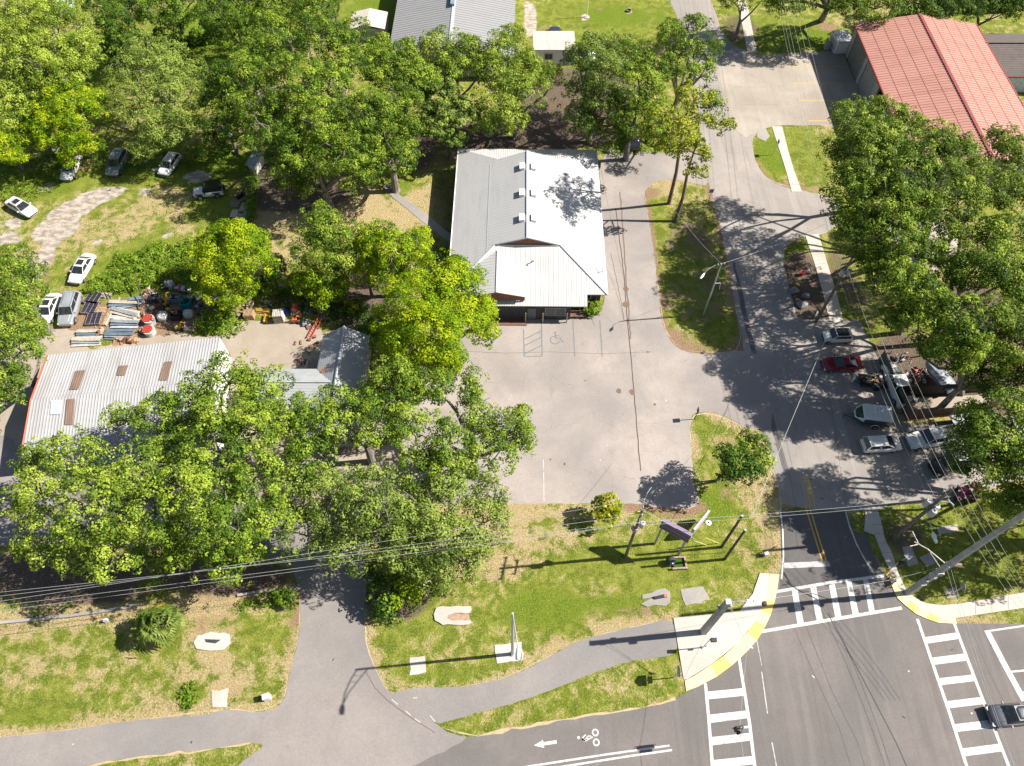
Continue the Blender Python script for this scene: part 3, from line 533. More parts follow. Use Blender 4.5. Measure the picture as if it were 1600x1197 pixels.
# concrete pads and drainage headwalls
def pad(px, label, h=.05, mat=None, jit=.05, name='concrete_pad', cat='concrete pad', chaikin=0):
    return slab_px(name, px, h, mat or white_conc_m, jit=jit, chaikin=chaikin, label=label, cat=cat)
pad([(773,1008),(814,1003),(817,1032),(777,1037)], 'square pale concrete pad at the foot of the tall metal lamp post', mat=white_conc_m)
pad([(640,1027),(664,1025),(666,1051),(641,1055)], 'small pale concrete pad left of the tall metal lamp post, crossed by its shadow')
pad([(331,1080),(357,1075),(355,1104),(332,1105)], 'small white concrete pad at the edge of the path near the palm')
pad([(1063,922),(1099,916),(1110,938),(1070,947)], 'rough grey concrete pad in the grass beside the signal pole', mat=oldconc_m)
pad([(1409,854),(1424,853),(1436,881),(1419,886)], 'narrow grey concrete slab with a dark hatch beside the right sidewalk', mat=oldconc_m)
pad([(1437,872),(1456,862),(1466,878),(1448,886)], 'broken grey concrete slab under the big concrete pole', mat=oldconc_m)
pad([(1473,921),(1492,917),(1499,930),(1480,935)], 'bare square concrete slab in the grass by the right sidewalk', mat=yard_m)
pad([(1463,824),(1495,819),(1497,831),(1468,836)], 'white concrete slab under the leaning wooden utility pole')
u = empty('drain_headwall', G(708, 962), 0, 'white U-shaped concrete headwall open to the right in the lawn', 'headwall', 'culvert ends in the lawn')
def rel(px, c): g = G(*px); return (g.x - c.x, g.y - c.y)
c0 = G(708, 962)
mb = MB(); mb.prism(dense([rel(p, c0) for p in [(690,948),(735,948),(737,953),(733,959),(712,958),(700,962),(698,966),(708,970),(735,970),(737,974),(731,977),(692,977),(680,970),(677,960),(682,950)]], .4, .03), -.02, .14); mb.build('collar', white_conc_m, u)
mb = MB(); mb.prism([rel(p, c0) for p in [(700,962),(712,958),(733,959),(735,970),(708,970),(698,966)]], -.02, .02); mb.build('basin', M('basin_dirt', (.36, .24, .16), .95), u)
u = empty('drain_headwall', G(332, 1002), 0, 'white oval concrete culvert end with a dark pipe mouth beside the palm', 'headwall', 'culvert ends in the lawn'); c0 = G(332, 1002)
mb = MB(); mb.prism(dense([rel(p, c0) for p in [(309,993),(330,988),(350,989),(360,991),(359,1006),(350,1014),(330,1017),(306,1014),(304,1004)]], .4, .05), -.02, .10); mb.build('collar', white_conc_m, u)
mb = MB(); mb.prism([rel(p, c0) for p in [(320,999),(346,1000),(337,1006),(322,1004)]], .10, .104); mb.build('pipe_mouth', M('pipe_dark', (.035, .035, .045), .9), u)
u = empty('drain_headwall', G(1026, 934), 0, 'cracked pale culvert end with an orange-rimmed pipe near the signal pole', 'headwall', 'culvert ends in the lawn'); c0 = G(1026, 934)
mb = MB(); mb.prism(dense([rel(p, c0) for p in [(1004,930),(1040,919),(1046,925),(1046,942),(1040,947),(1022,946),(1012,948),(1003,946),(1012,938),(1028,932),(1004,936)]], .4, .05), -.02, .08); mb.build('collar', oldconc_m, u)
a, b = rel((1022,935), c0), rel((1037,932), c0)
mb = MB(); mb.tube([(a[0], a[1], .08), (b[0], b[1], .12)], .16, 10); mb.build('pipe', M('pipe_dark', (.035, .035, .045), .9), u)
mb = MB(); mb.tube([(b[0], b[1], .12), (b[0] + .3, b[1] + .03, .12)], .18, 10); mb.build('pipe_collar', M('orange_rust', (.5, .16, .07), .8), u)

# ------------------------------------------------------------------ roofs
def poly_clip_u(poly, u):
    """v-intervals of a polygon (list of (u,v)) at constant u"""
    vs = []
    n = len(poly)
    for i in range(n):
        (u0, v0), (u1, v1) = poly[i], poly[(i + 1) % n]
        if (u0 <= u < u1) or (u1 <= u < u0): vs.append(v0 + (v1 - v0) * (u - u0) / (u1 - u0))
    vs.sort(); return [(vs[i], vs[i + 1]) for i in range(0, len(vs) - 1, 2)]
def roof_face(name, pts, mat, parent, eave, th=.08, rib=.5, rw=.05, rh=.05, rib_mat=None, phase=.5):
    """planar roof polygon; eave = (a,b) 3D points giving the direction across which the ribs run"""
    mb = MB(); mb.slab(pts, th); r = mb.build(name, mat, parent)
    if rib:
        U = (Vector(eave[1]) - Vector(eave[0])); U.normalize()
        P = [Vector(p) for p in pts]; N = (P[1] - P[0]).cross(P[2] - P[0]); N.normalize()
        if N.z < 0: N = -N
        V = N.cross(U); V.normalize()
        if V.z < 0: V = -V
        O = P[0]; pl = [((p - O).dot(U), (p - O).dot(V)) for p in P]
        u0, u1 = min(p[0] for p in pl), max(p[0] for p in pl)
        rb = MB(); k = u0 + rib * phase
        while k < u1:
            for (a, b) in poly_clip_u(pl, k):
                if b - a > .15:
                    vs = []
                    for vv in (a + .02, b - .02):
                        c = O + U * k + V * vv
                        vs += [c - U * rw * .5 - N * .004, c - U * rw * .25 + N * rh, c + U * rw * .25 + N * rh, c + U * rw * .5 - N * .004]
                    rb.add(vs, [(0, 4, 5, 1), (1, 5, 6, 2), (2, 6, 7, 3), (0, 1, 2, 3), (7, 6, 5, 4)])
            k += rib
        o = rb.build(name.split('_')[0] + '_ribs', rib_mat or mat, r); o['kind'] = 'stuff'
    return r
def roof_mat(name, col, stain, rough=.45, metal=0.0, streak=(1, .12, 1), amt=.5, scale=1.2, rot=0):
    m, nt, b, out = newmat(name); v = pos(nt, obj=True); sv = pos(nt, streak, obj=True, rot=rot)
    n1 = noise(nt, sv, scale, 4, .6); n2 = noise(nt, v, .35, 4, .6); n3 = noise(nt, v, 9, 3, .6)
    c = mix(nt, ramp(nt, n1, .45, .75, 0, amt), col, stain)
    c = mix(nt, ramp(nt, n2, .42, .72, 0, amt), c, tuple((a + b_) / 2 for a, b_ in zip(col, stain)))
    c = mix(nt, ramp(nt, n3, .5, .8, 0, amt * .4), c, stain)
    nt.links.new(c, b.inputs['Base Color']); b.inputs['Roughness'].default_value = rough; b.inputs['Metallic'].default_value = metal
    b.inputs['Specular IOR Level'].default_value = .35
    return m
galv = roof_mat('galvanised_roof', (.43, .42, .41), (.34, .335, .33), .42, .0, amt=.55)
galv_w = roof_mat('weathered_metal_roof', (.50, .485, .47), (.40, .375, .355), .55, streak=(1.5, .06, 1), amt=.7)
trim_m = M('roof_trim', (.46, .47, .49), .4, var=.05)
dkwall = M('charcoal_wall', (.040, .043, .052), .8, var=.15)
brownwood = M('brown_wood_siding', (.20, .072, .035), .7, var=.18, scale=5)
glass_m = M('window_glass', (.02, .026, .032), .06, var=.05, spec=.8)
frame_m = M('window_frame', (.30, .31, .33), .5, var=.05)
white_m = M('white_paint', (.72, .71, .69), .5, var=.05)
black_m = M('black_paint', (.018, .018, .02), .5, var=.1)
brick_m = M('brick_red', (.17, .085, .06), .9, var=.2, scale=8)
woodtan = M('tan_wood', (.42, .27, .16), .8, var=.2, scale=6)

# ---- A: white metal roofed hall -----------------------------------------------------------
A_ = empty('metal_roof_hall', (1.79, 55.5, 0), -.0115, 'low dark hall with a big white and grey metal roof, in the centre', 'building')
W, YB, YF, HE, HR, YG0, YG1, GA, HG = 9.33, 25.4, 0.0, 3.4, 6.5, 6.0, 21.2, 3.9, 5.2
HL = HE + 0.0
for s, nm in ((-1, 'roof_slope'), (1, 'roof_slope')):
    pts = [(s * W, YF, HE), (s * W, YB, HE), (s * GA, YG1, HG), (0, YG1 + .1, HR), (0, YG0 - .05, HR), (s * GA, YG0, HG)]
    if s < 0: pts = pts[::-1]
    roof_face(nm, pts, galv, A_, ((s * W, YF, HE), (s * W, YB, HE)), th=.12, rib=.46, rw=.04, rh=.015)
# skirt at the front, running down to the verandah
SE, SX = -1.45, 7.0                                            # front eave
roof_face('front_skirt', [(-GA, YG0 + .02, HG - .02), (-W, YF, HE - .02), (SX, YF - .0, HE - .02), (W, YF, HE - .02), (GA, YG0 + .02, HG - .02)], galv_w, A_, ((-W, 0, HE), (W, 0, HE)), th=.10, rib=.30, rw=.11, rh=.024)
sl = (HG - HE) / YG0
roof_face('front_skirt', [(-W, YF, HE - .02), (-W, SE, HE + SE * sl - .02), (SX, SE, HE + SE * sl - .02), (SX, YF, HE - .02)], galv_w, A_, ((-W, 0, HE), (W, 0, HE)), th=.10, rib=.30, rw=.11, rh=.024)
roof_face('back_skirt', [(W, YB, HE - .03), (-W, YB, HE - .03), (-GA, YG1 - .02, HG - .03), (GA, YG1 - .02, HG - .03)], galv_w, A_, ((-W, 0, HE), (W, 0, HE)), th=.10, rib=.30, rw=.11, rh=.024)
# gablets, ridge, trims
mb = MB(); mb.add([(-GA + .15, YG0 + .02, HG - .05), (GA - .15, YG0 + .02, HG - .05), (0, YG0 + .02, HR - .12), (-GA + .15, YG0 + .2, HG - .05), (GA - .15, YG0 + .2, HG - .05), (0, YG0 + .2, HR - .12)], [(0, 1, 2), (5, 4, 3), (0, 3, 4, 1), (1, 4, 5, 2), (2, 5, 3, 0)]); mb.build('gable_panel', brownwood, A_)
mb = MB(); mb.box((0, YG0 - .06, HG + .03), (GA * 2 - .5, .14, .16)); mb.build('gable_flashing', trim_m, A_)
mb = MB(); mb.tube([(-GA - .1, YG0 - .02, HG + .05), (0, YG0 - .1, HR + .05), (GA + .1, YG0 - .02, HG + .05)], .05, 6); mb.build('gable_trim', frame_m, A_)
for s in (-1, 1): MB().tube([(s * GA, YG0, HG + .03), (s * W, YF, HE + .03)], .08, 6).build('hip_cap', trim_m, A_)
mb = MB(); mb.box((0, (YG0 + YG1) / 2, HR + .03), (.34, YG1 - YG0 + .2, .06)); mb.build('ridge_cap', trim_m, A_)
for s in (-1, 1): MB().box((s * (W + .05), 12.7, HE - .06), (.12, 25.4, .16)).build('gutter', white_m, A_)
for y in (9.3, 13.6, 18.4):
    for s in (-1, 1):
        v = empty('roof_vent', (s * .62, y, HR - .62 * .333), 0, parent=A_)
        mb = MB(); mb.box((s * .1, 0, .16), (.62, 1.15, .34), ry=s * .1); mb.build('vent_housing', white_m, v)
        mb = MB()
        for q in range(5): mb.box((s * .44, -.44 + q * .22, .17), (.03, .12, .2))
        mb.build('vent_louvre', frame_m, v)
for s in (-1, 1): MB().box((s * 4.9, 12.8, HR - 4.9 * .3323 + .022), (.06, 15.6, .012), ry=s * .3208).build('sheet_lap', trim_m, A_)
# walls
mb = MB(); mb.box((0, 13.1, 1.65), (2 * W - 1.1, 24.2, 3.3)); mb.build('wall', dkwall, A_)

def window(par, cx, y, cz, w, h, fr=frame_m, thick=.08):
    f = MB()
    for dx, dz, ww, hh in ((0, h / 2, w + .1, .08), (0, -h / 2, w + .1, .08), (-w / 2, 0, .08, h), (w / 2, 0, .08, h), (0, 0, .05, h)): f.box((cx + dx, y, cz + dz), (ww, thick, hh))
    fo = f.build('window', fr, par); p = MB(); p.box((cx, y + .015, cz), (w - .04, thick * .5, h - .04)); p.build('pane', glass_m, fo); return fo
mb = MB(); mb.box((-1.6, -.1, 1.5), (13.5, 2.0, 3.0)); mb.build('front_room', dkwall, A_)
window(A_, 3.35, -1.15, 1.55, 2.4, 1.4)
window(A_, 6.95, .9, 2.0, 1.3, 1.0)
mb = MB(); mb.box((.55, -1.14, 1.1), (1.0, .09, 2.1)); d = mb.build('door', M('door_grey', (.10, .11, .12), .5), A_)
mb = MB(); mb.box((.92, -1.2, 1.0), (.05, .06, .14)); mb.build('handle', trim_m, d)
for x in (-.15, 1.9, 4.75):
    mb = MB(); mb.box((x, -1.55, .9), (.13, .13, 1.8)); mb.build('bollard_post', M('cream_post', (.55, .42, .25), .7), A_)
# porch with its own gable on the left
PX, PYF = -3.6, -1.15
for s in (-1, 1):
    pts = [(PX, PYF, 5.02), (PX, 5.3, 5.02), (PX + s * 3.35, 2.9, 4.22), (PX + s * 3.35, PYF, 4.22)]
    roof_face('porch_slope', pts if s < 0 else pts[::-1], galv, A_, ((0, 0, 0), (0, 1, 0)), th=.1, rib=.46, rw=.05, rh=.03)
mb = MB(); mb.add([(PX - 3.3, PYF + .18, 3.35), (PX + 3.3, PYF + .18, 3.35), (PX + 3.3, PYF + .18, 4.12), (PX, PYF + .18, 4.92), (PX - 3.3, PYF + .18, 4.12)] + [(PX - 3.3, PYF + .34, 3.35), (PX + 3.3, PYF + .34, 3.35), (PX + 3.3, PYF + .34, 4.12), (PX, PYF + .34, 4.92), (PX - 3.3, PYF + .34, 4.12)], [(0, 1, 2, 3, 4), (9, 8, 7, 6, 5), (0, 5, 6, 1), (1, 6, 7, 2), (4, 9, 5, 0)]); mb.build('porch_gable', brownwood, A_)
mb = MB(); mb.tube([(PX, PYF, 5.05), (PX, 5.3, 5.05)], .07, 6); mb.build('ridge_cap', trim_m, A_)
for x in (PX - 3.1, PX, PX + 3.1):
    mb = MB(); mb.box((x, PYF + .3, 1.7), (.16, .16, 3.4)); mb.build('porch_post', black_m, A_)
mb = MB(); mb.box((PX, -1.6, .06), (7.2, 1.0, .16)); mb.build('step', brick_m, A_)
for k, x in enumerate((-6.2, -4.4, -2.6, -.9)):
    mb = MB(); mb.box((PX + 3.6 + x * .9 - .2, -1.6, .9), (1.5, .06, .05)); mb.box((PX + 3.6 + x * .9 - .2, -1.6, .5), (1.5, .05, .04)); mb.build('railing', black_m, A_)
mb = MB(); mb.tube([(.5, 3.9, 4.5), (.5, 3.7, 5.0), (.75, 3.5, 5.15)], .06, 6); mb.build('roof_pipe', black_m, A_)
mb = MB(); mb.tube([(8.1, 3.0, 3.7), (8.9, 3.0, 4.1)], .035, 6); mb.tube([(8.9, 3.0, 3.7), (8.95, 3.9, 4.7)], .035, 6); mb.build('antenna', frame_m, A_)
mb = MB(); mb.tube([(7.9, 21.2, 3.8), (8.1, 21.0, 4.1), (8.5, 21.6, 4.5)], .06, 6); mb.build('service_mast', black_m, A_)
# bench, barrel and plants in front
def bench(label, px, py, rz, L=2.4, mat=None):
    b = empty('bench', G(px, py), rz, label, 'bench'); m = mat or M('brown_plank', (.22, .11, .075), .8, var=.2)
    for k in range(4): MB().box((0, -.18 + k * .13, .45), (L, .11, .045)).build('seat_plank', m, b)
    for k in range(2): MB().box((0, .36, .62 + k * .16), (L, .04, .12)).build('back_plank', m, b)
    for s in (-1, 1):
        MB().box((s * L * .42, 0, .22), (.07, .45, .44)).build('leg', m, b)
        MB().box((s * L * .42, .34, .6), (.07, .06, .5)).build('back_post', m, b)
    return b
bench('long brown wooden bench in front of the dark wall of the hall', 897, 496, 0, 2.7)
def barrel(label, px, py, col, r=.3, h=.85, z=0, cat='drum'):
    b = empty('drum', G(px, py, z), 0, label, cat); MB().tube([(0,0,0),(0,0,h*.33),(0,0,h*.34),(0,0,h*.36),(0,0,h*.66),(0,0,h*.68),(0,0,h)], [r,r,r*1.05,r,r,r*1.05,r], 16).build('body', col, b)
    MB().cyl((0, 0, h), r * .9, .02, 16).build('lid', black_m, b); return b
barrel('small white drum at the right end of the long bench', 908, 488, white_m, .22, .7)

# ---- B: ribbed metal workshop, bottom left ----------------------------------------------------
gal_b = roof_mat('ribbed_grey_roof', (.36, .355, .36), (.25, .235, .22), .5, streak=(1, .1, 1), amt=.7)
c0, c1, c2 = G(75, 555, 4.1), G(343, 527, 4.1), G(33, 712, 4.1)
ux = (c1 - c0); Lb = ux.length; ux.normalize(); uy = Vector((-ux.y, ux.x, 0)); Db = abs((c2 - c0).dot(uy))
B_ = empty('metal_workshop', (c0.x, c0.y, 0), math.atan2(ux.y, ux.x), 'long grey ribbed metal workshop with a red left edge and rusty roof panels', 'building')
skew = (c2 - c0).dot(ux)
HB = 4.1
rs = [(0, 0, HB), (Lb, 0, HB), (Lb + 0, -Db / 2, HB + .75), (skew / 2, -Db / 2, HB + .75)]
roof_face('roof_slope', [rs[3], rs[2], rs[1], rs[0]], gal_b, B_, (rs[0], rs[1]), th=.1, rib=.31, rw=.10, rh=.06)
rs2 = [(skew / 2, -Db / 2, HB + .75), (Lb, -Db / 2, HB + .75), (Lb, -Db, HB), (skew, -Db, HB)]
roof_face('roof_slope', rs2[::-1], gal_b, B_, (rs2[3], rs2[2]), th=.1, rib=.31, rw=.10, rh=.06)
red_m = M('red_fascia', (.55, .075, .035), .6, var=.1)
MB().tube([(-.05, 0, HB - .03), (skew / 2 - .05, -Db / 2, HB + .72), (skew - .05, -Db, HB - .03)], .13, 4).build('red_fascia', red_m, B_)
MB().prism([(.3, -.3), (Lb - .3, -.3), (Lb - .3, -Db + .3), (skew + .3, -Db + .3)][::-1], 0, HB - .1).build('wall', M('blue_wall', (.25, .33, .45), .6), B_)
MB().add([(Lb + .02, 0, HB - .1), (Lb + .02, -Db, HB - .1), (Lb + .02, -Db / 2, HB + .7), (Lb + .02, 0, 0), (Lb + .02, -Db, 0)], [(0, 1, 2), (3, 4, 1, 0)]).build('end_wall', white_m, B_)
rusty = roof_mat('rusty_panel', (.20, .13, .095), (.10, .07, .055), .8, amt=.7)
def onroofB(px, py):
    g = G(px, py, HB + .4) - B_.location; return g.dot(ux), g.dot(uy)
def panelB(quad, mat, nm='roof_panel'):
    P = []
    for p in quad:
        x, y = onroofB(*p); t = -y / Db; z = HB + .75 * (1 - abs(t - .5) * 2) + .11; P.append((x, y, z))
    o = MB().slab(P, .03).build(nm, mat, B_)
    r = MB()
    for k in range(4):
        t = (k + .5) / 4; a = Vector(P[0]).lerp(Vector(P[1]), t); b = Vector(P[3]).lerp(Vector(P[2]), t); r.tube([a, b], .04, 4)
    q = r.build('panel_rib', mat, o)
for q in ([(118,580),(133,579),(125,611),(111,612)], [(186,572),(201,571),(196,588),(183,588)], [(257,566),(270,565),(263,597),(250,597)], [(107,627),(120,626),(114,664),(101,664)]): panelB(q, rusty)
panelB([(83,629),(100,628),(96,649),(80,649)], M('blue_grey_panel', (.42, .55, .66), .6), 'patch_panel')

# ---- C: grey shingled L house -------------------------------------------------------------------
shing = roof_mat('grey_shingles', (.33, .34, .345), (.22, .225, .23), .9, amt=.6, streak=(1, 1, 1))
C_ = empty('shingled_house', (-18.9, 45.6, 0), 0, 'small L-shaped house with a grey shingle roof beside the scrap yard', 'building')
def shingle(name, pts, par, mat=shing):
    o = MB().slab(pts, .14).build(name, mat, par)
    P = [Vector(p) for p in pts]; U = P[1] - P[0]; U.z = 0; U.normalize(); N = (P[1] - P[0]).cross(P[2] - P[0]); N.normalize()
    if N.z < 0: N = -N
    V = N.cross(U); V = V if V.z > 0 else -V
    pl = [((p - P[0]).dot(V), (p - P[0]).dot(U)) for p in P]; k = min(q[0] for q in pl) + .15; top = max(q[0] for q in pl); r = MB()
    while k < top:
        for a, b in poly_clip_u(pl, k):
            c = P[0] + V * k; h = .022
            p0, p1 = c + U * a, c + U * b; r.add([p0, p1, p1 + N * h - V * .0, p0 + N * h, p0 + V * .3, p1 + V * .3], [(0, 1, 2, 3), (3, 2, 5, 4)])
        k += .3
    q = r.build('shingle_courses', mat, o); q['kind'] = 'stuff'; return o
He, Hr = 2.8, 4.2
shingle('roof_slope', [(-2.55, -9.0, He), (-2.55, 4.2, He), (.1, 4.6, Hr), (.1, -9.0, Hr)], C_)
shingle('roof_slope', [(2.75, 4.2, He), (2.75, -9.0, He), (.1, -9.0, Hr), (.1, 4.6, Hr)], C_)
MB().tube([(.1, 4.6, Hr + .04), (.1, -9, Hr + .04)], .1, 6).build('ridge_cap', trim_m, C_)
shingle('wing_slope', [(-9.0, -.2, He - .1), (-2.4, -.2, He - .1), (-.2, -2.6, Hr - .35), (-9, -2.6, Hr - .35)], C_)
shingle('wing_slope', [(-.2, -5.4, He - .1), (-9.0, -5.4, He - .1), (-9, -2.6, Hr - .35), (-.2, -2.6, Hr - .35)], C_)
wallc = M('grey_block_wall', (.30, .29, .28), .8)
MB().box((.1, -2.3, 1.4), (4.9, 12.6, 2.7)).box((-5.4, -2.8, 1.35), (6.8, 4.8, 2.6)).build('wall', wallc, C_)
window(C_, -4.5, -5.25, 1.5, 1.4, 1.1, white_m); window(C_, .6, -8.65, 1.5, 1.4, 1.1, white_m)
MB().box((-1.6, -.8, 3.35), (.9, .35, .05), rz=.6, ry=-.4).build('missing_shingle_patch', M('underlay_orange', (.36, .13, .06), .9), C_)

# ---- D: long grey metal building at the top ---------------------------------------------------------
D_ = empty('long_metal_hall', (-9.15, 101.6, 0), -.012, 'long pale grey metal roof hall at the top edge of the photo', 'building')
gal_d = roof_mat('grey_ribbed_roof', (.27, .268, .268), (.21, .21, .21), .5, streak=(.08, 1, 1), amt=.35)
for s in (-1, 1):
    pts = [(s * 9.5, -.5, 3.9), (s * 9.5, 32, 3.9), (0, 32, 5.8), (0, -.5, 5.8)]
    roof_face('roof_slope', pts if s < 0 else pts[::-1], gal_d, D_, ((0, 0, 0), (0, 1, 0)), th=.12, rib=.62, rw=.22, rh=.07)
MB().box((0, 15.7, 5.84), (.5, 32.4, .06)).build('ridge_cap', trim_m, D_)
MB().box((0, 16, 1.9), (18.4, 31.6, 3.8)).build('wall', M('beige_wall', (.40, .38, .34), .8), D_)
MB().add([(-9.2, -.02, 3.8), (9.2, -.02, 3.8), (0, -.02, 5.7)], [(0, 1, 2)]).build('gable_panel', M('beige_wall', (.40, .38, .34), .8), D_)
MB().box((-.2, 10.8, 6.05), (.6, 2.6, .5)).build('ridge_vent', M('blue_grey_vent', (.20, .26, .33), .5), D_)
for x in (-6, -2, 2, 6): window(D_, x, -.25 + .0, 2.2, 1.4, 1.1, white_m)
# garden shed left of it
E_ = empty('garden_shed', G(580, 52), .0, 'small cream shed at the left end of the long grey hall', 'shed')
cream = roof_mat('cream_roof', (.56, .50, .42), (.44, .39, .32), .6, amt=.3)
for s in (-1, 1):
    pts = [(s * 2.9, -2.6, 2.3), (s * 2.9, 2.2, 2.3), (0, 2.2, 2.95), (0, -2.6, 2.95)]
    roof_face('roof_slope', pts if s < 0 else pts[::-1], cream, E_, ((0, 0, 0), (0, 1, 0)), th=.08, rib=.4, rw=.06, rh=.03)
MB().box((0, -.2, 1.1), (5.4, 4.4, 2.2)).build('wall', white_m, E_); MB().box((.3, -2.42, .95), (1.2, .06, 1.9)).build('door', trim_m, E_)
# ---- small white building in the trees ---------------------------------------------------------------
F_ = empty('white_cottage', G(866, 92), 0, 'small white building with a pale pinkish roof among the trees behind the hall', 'building')
pinkr = roof_mat('pale_pink_roof', (.50, .44, .40), (.38, .31, .28), .8, amt=.6)
roof_face('roof_slope', [(-3.4, -1.8, 2.7), (3.2, -1.8, 2.7), (3.0, 1.9, 3.5), (-3.4, 1.9, 3.5)], pinkr, F_, ((0,0,0),(1,0,0)), rib=0)
MB().box((0, 0, 1.35), (6.2, 3.3, 2.6)).build('wall', white_m, F_); window(F_, -1, -1.7, 1.5, 1.2, .9); MB().box((1.8, -1.68, 1.0), (.9, .06, 2.0)).build('door', frame_m, F_)
# ---- fire station --------------------------------------------------------------------------------------
g0 = G(1331, 33, 5.0); g1 = G(1518, 38, 5.0); g2 = G(1600, 165, 5.0); gf = G(1568, 237, 5.0)
FS = empty('fire_station', (61.6, 75.4, 0), -.012, 'large grey station with a red ribbed metal roof at top right', 'building')
redroof = roof_mat('red_ribbed_roof', (.44, .225, .175), (.31, .135, .105), .6, streak=(.12, 1, 1), amt=.55, scale=.9)
redroof_d = M('red_trim', (.27, .055, .048), .5)
hw, Ls = 9.3, 32.5
for s in (-1, 1):
    pts = [(s * hw, 0, 5.0), (s * hw, Ls, 5.0), (0, Ls, 6.5), (0, 0, 6.5)]
    rf = roof_face('roof_slope', pts if s < 0 else pts[::-1], redroof, FS, ((0, 0, 0), (0, 1, 0)), th=.1, rib=.55, rw=.16, rh=.07)
    mb = MB()
    for k in range(1, 5): mb.box((s * hw * k / 5, Ls / 2, 5.0 + 1.5 * (1 - k / 5) + .035), (.07, Ls, .012), ry=s * .16)
    mb.build('sheet_lap', M('lap_red', (.35, .145, .115), .6), FS)
MB().box((0, Ls / 2, 6.55), (.42, Ls + .1, .12)).build('ridge_cap', redroof_d, FS)
for s in (-1, 1): MB().box((s * (hw + .06), Ls / 2, 4.95), (.16, Ls + .1, .24)).build('gutter', redroof_d, FS)
gw = M('station_wall', (.34, .34, .335), .75)
gw2 = M('station_door', (.27, .28, .27), .6)
wx = -hw + .5
segs = [(0, 13.6), (17.6, 19.0), (24.0, 25.0), (30.8, Ls - .4)]
mb = MB()
for a, b in segs: mb.box((wx, (a + b) / 2 + .2, 2.45), (.3, b - a, 4.9))
for a, b in ((13.6, 17.6), (19.0, 24.0), (25.0, 30.8)): mb.box((wx, (a + b) / 2 + .2, 4.6), (.3, b - a, .6))
mb.box((hw - .5, Ls / 2, 2.45), (.3, Ls - .8, 4.9)); mb.box((0, .35, 2.45), (2 * hw - 1.3, .3, 4.9)); mb.box((0, Ls - .35, 2.45), (2 * hw - 1.3, .3, 4.9))
mb.build('wall', gw, FS)
for a, b in ((19.0, 24.0), (25.0, 30.8)):
    d = empty('bay_door', (wx - .0, (a + b) / 2 + .2, 0), 0, parent=FS)
    for k in range(7): MB().box((0, 0, .3 + k * .62), (.08, b - a - .1, .58)).build('door_panel', gw2 if b < 25 else M('station_door_dark', (.17, .175, .17), .6), d)
MB().box((wx + 3, 15.8, .03), (5.5, 3.9, .06)).build('floor', M('dark_floor', (.05, .05, .05), .9), FS)
MB().add([(0, .1, 4.9), (0, .1, 6.4), (-hw + .4, .1, 4.9), (hw - .4, .1, 4.9)], [(2, 3, 1)]).build('gable_panel', gw, FS)
MB().box((wx - .17, 8.4, 1.1), (.06, 1.0, 2.1)).build('door', black_m, FS); MB().box((wx - .17, 11, 2.2), (.06, 1.6, 1.0)).build('window', glass_m, FS)
# engine standing inside the open bay
# annex house to the right
AN = empty('annex_house', (79.5, 98.5, 0), 0, 'low house with a dark shingle roof behind the red-roofed station, mostly in shade', 'building')
dks = roof_mat('dark_brown_shingles', (.13, .105, .095), (.075, .062, .058), .9, amt=.6, streak=(1, 1, 1))
shingle('roof_slope', [(-8.5, -1.0, 3.0), (9.5, -1.0, 3.0), (9.5, 4.5, 5.0), (-8.5, 4.5, 5.0)], AN, dks)
shingle('roof_slope', [(9.5, 10, 3.0), (-8.5, 10, 3.0), (-8.5, 4.5, 5.0), (9.5, 4.5, 5.0)], AN, dks)
MB().box((0, 4.5, 1.5), (16.6, 10, 3.0)).add([(-8.3, -.5, 3.0), (-8.3, 9.5, 3.0), (-8.3, 4.5, 4.85)], [(0, 2, 1)]).build('wall', M('white_block', (.52, .54, .56), .8), AN)
MB().box((0, -1.05, 2.95), (18, .1, .2)).build('fascia', redroof_d, AN); MB().box((3.5, -.55, 1.4), (4, .1, 2.6)).build('garage_opening', black_m, AN)
# generator and tarp
GN = empty('generator_box', G(1309, 76), .1, 'white generator cabinet at the upper left corner of the red-roofed station', 'generator')
MB().box((0, 0, 1.1), (2.4, 3.0, 2.0)).build('cabinet', white_m, GN); MB().box((0, 0, 2.13), (2.5, 3.1, .1)).build('lid', trim_m, GN)
for k in range(5): MB().box((-1.22, -1 + k * .5, 1.1), (.04, .35, 1.4)).build('louvre', frame_m, GN)
MB().box((-1.8, .2, .5), (.7, .9, 1.0)).build('tank', frame_m, GN)
tv = []; tf = []
for j in range(7):
    for i in range(9):
        x, y = i / 8 * 4.6, j / 6 * 9.5; tv.append((x, y, 1.7 + .35 * math.sin(i * 1.1 + j) + .25 * math.cos(j * 1.7) - abs(i - 4) * .28))
for j in range(6):
    for i in range(8): a = j * 9 + i; tf.append((a, a + 1, a + 10, a + 9))
o = mk('tarpaulin', tv, tf, M('blue_grey_tarp', (.40, .47, .52), .5, var=.15), None, smooth=True, loc=(73.2, 84.0, 0)); o.modifiers.new('t', 'SOLIDIFY').thickness = .03
setp(o, 'rumpled pale blue-grey tarpaulin beside the right wall of the red-roofed station', 'tarpaulin')
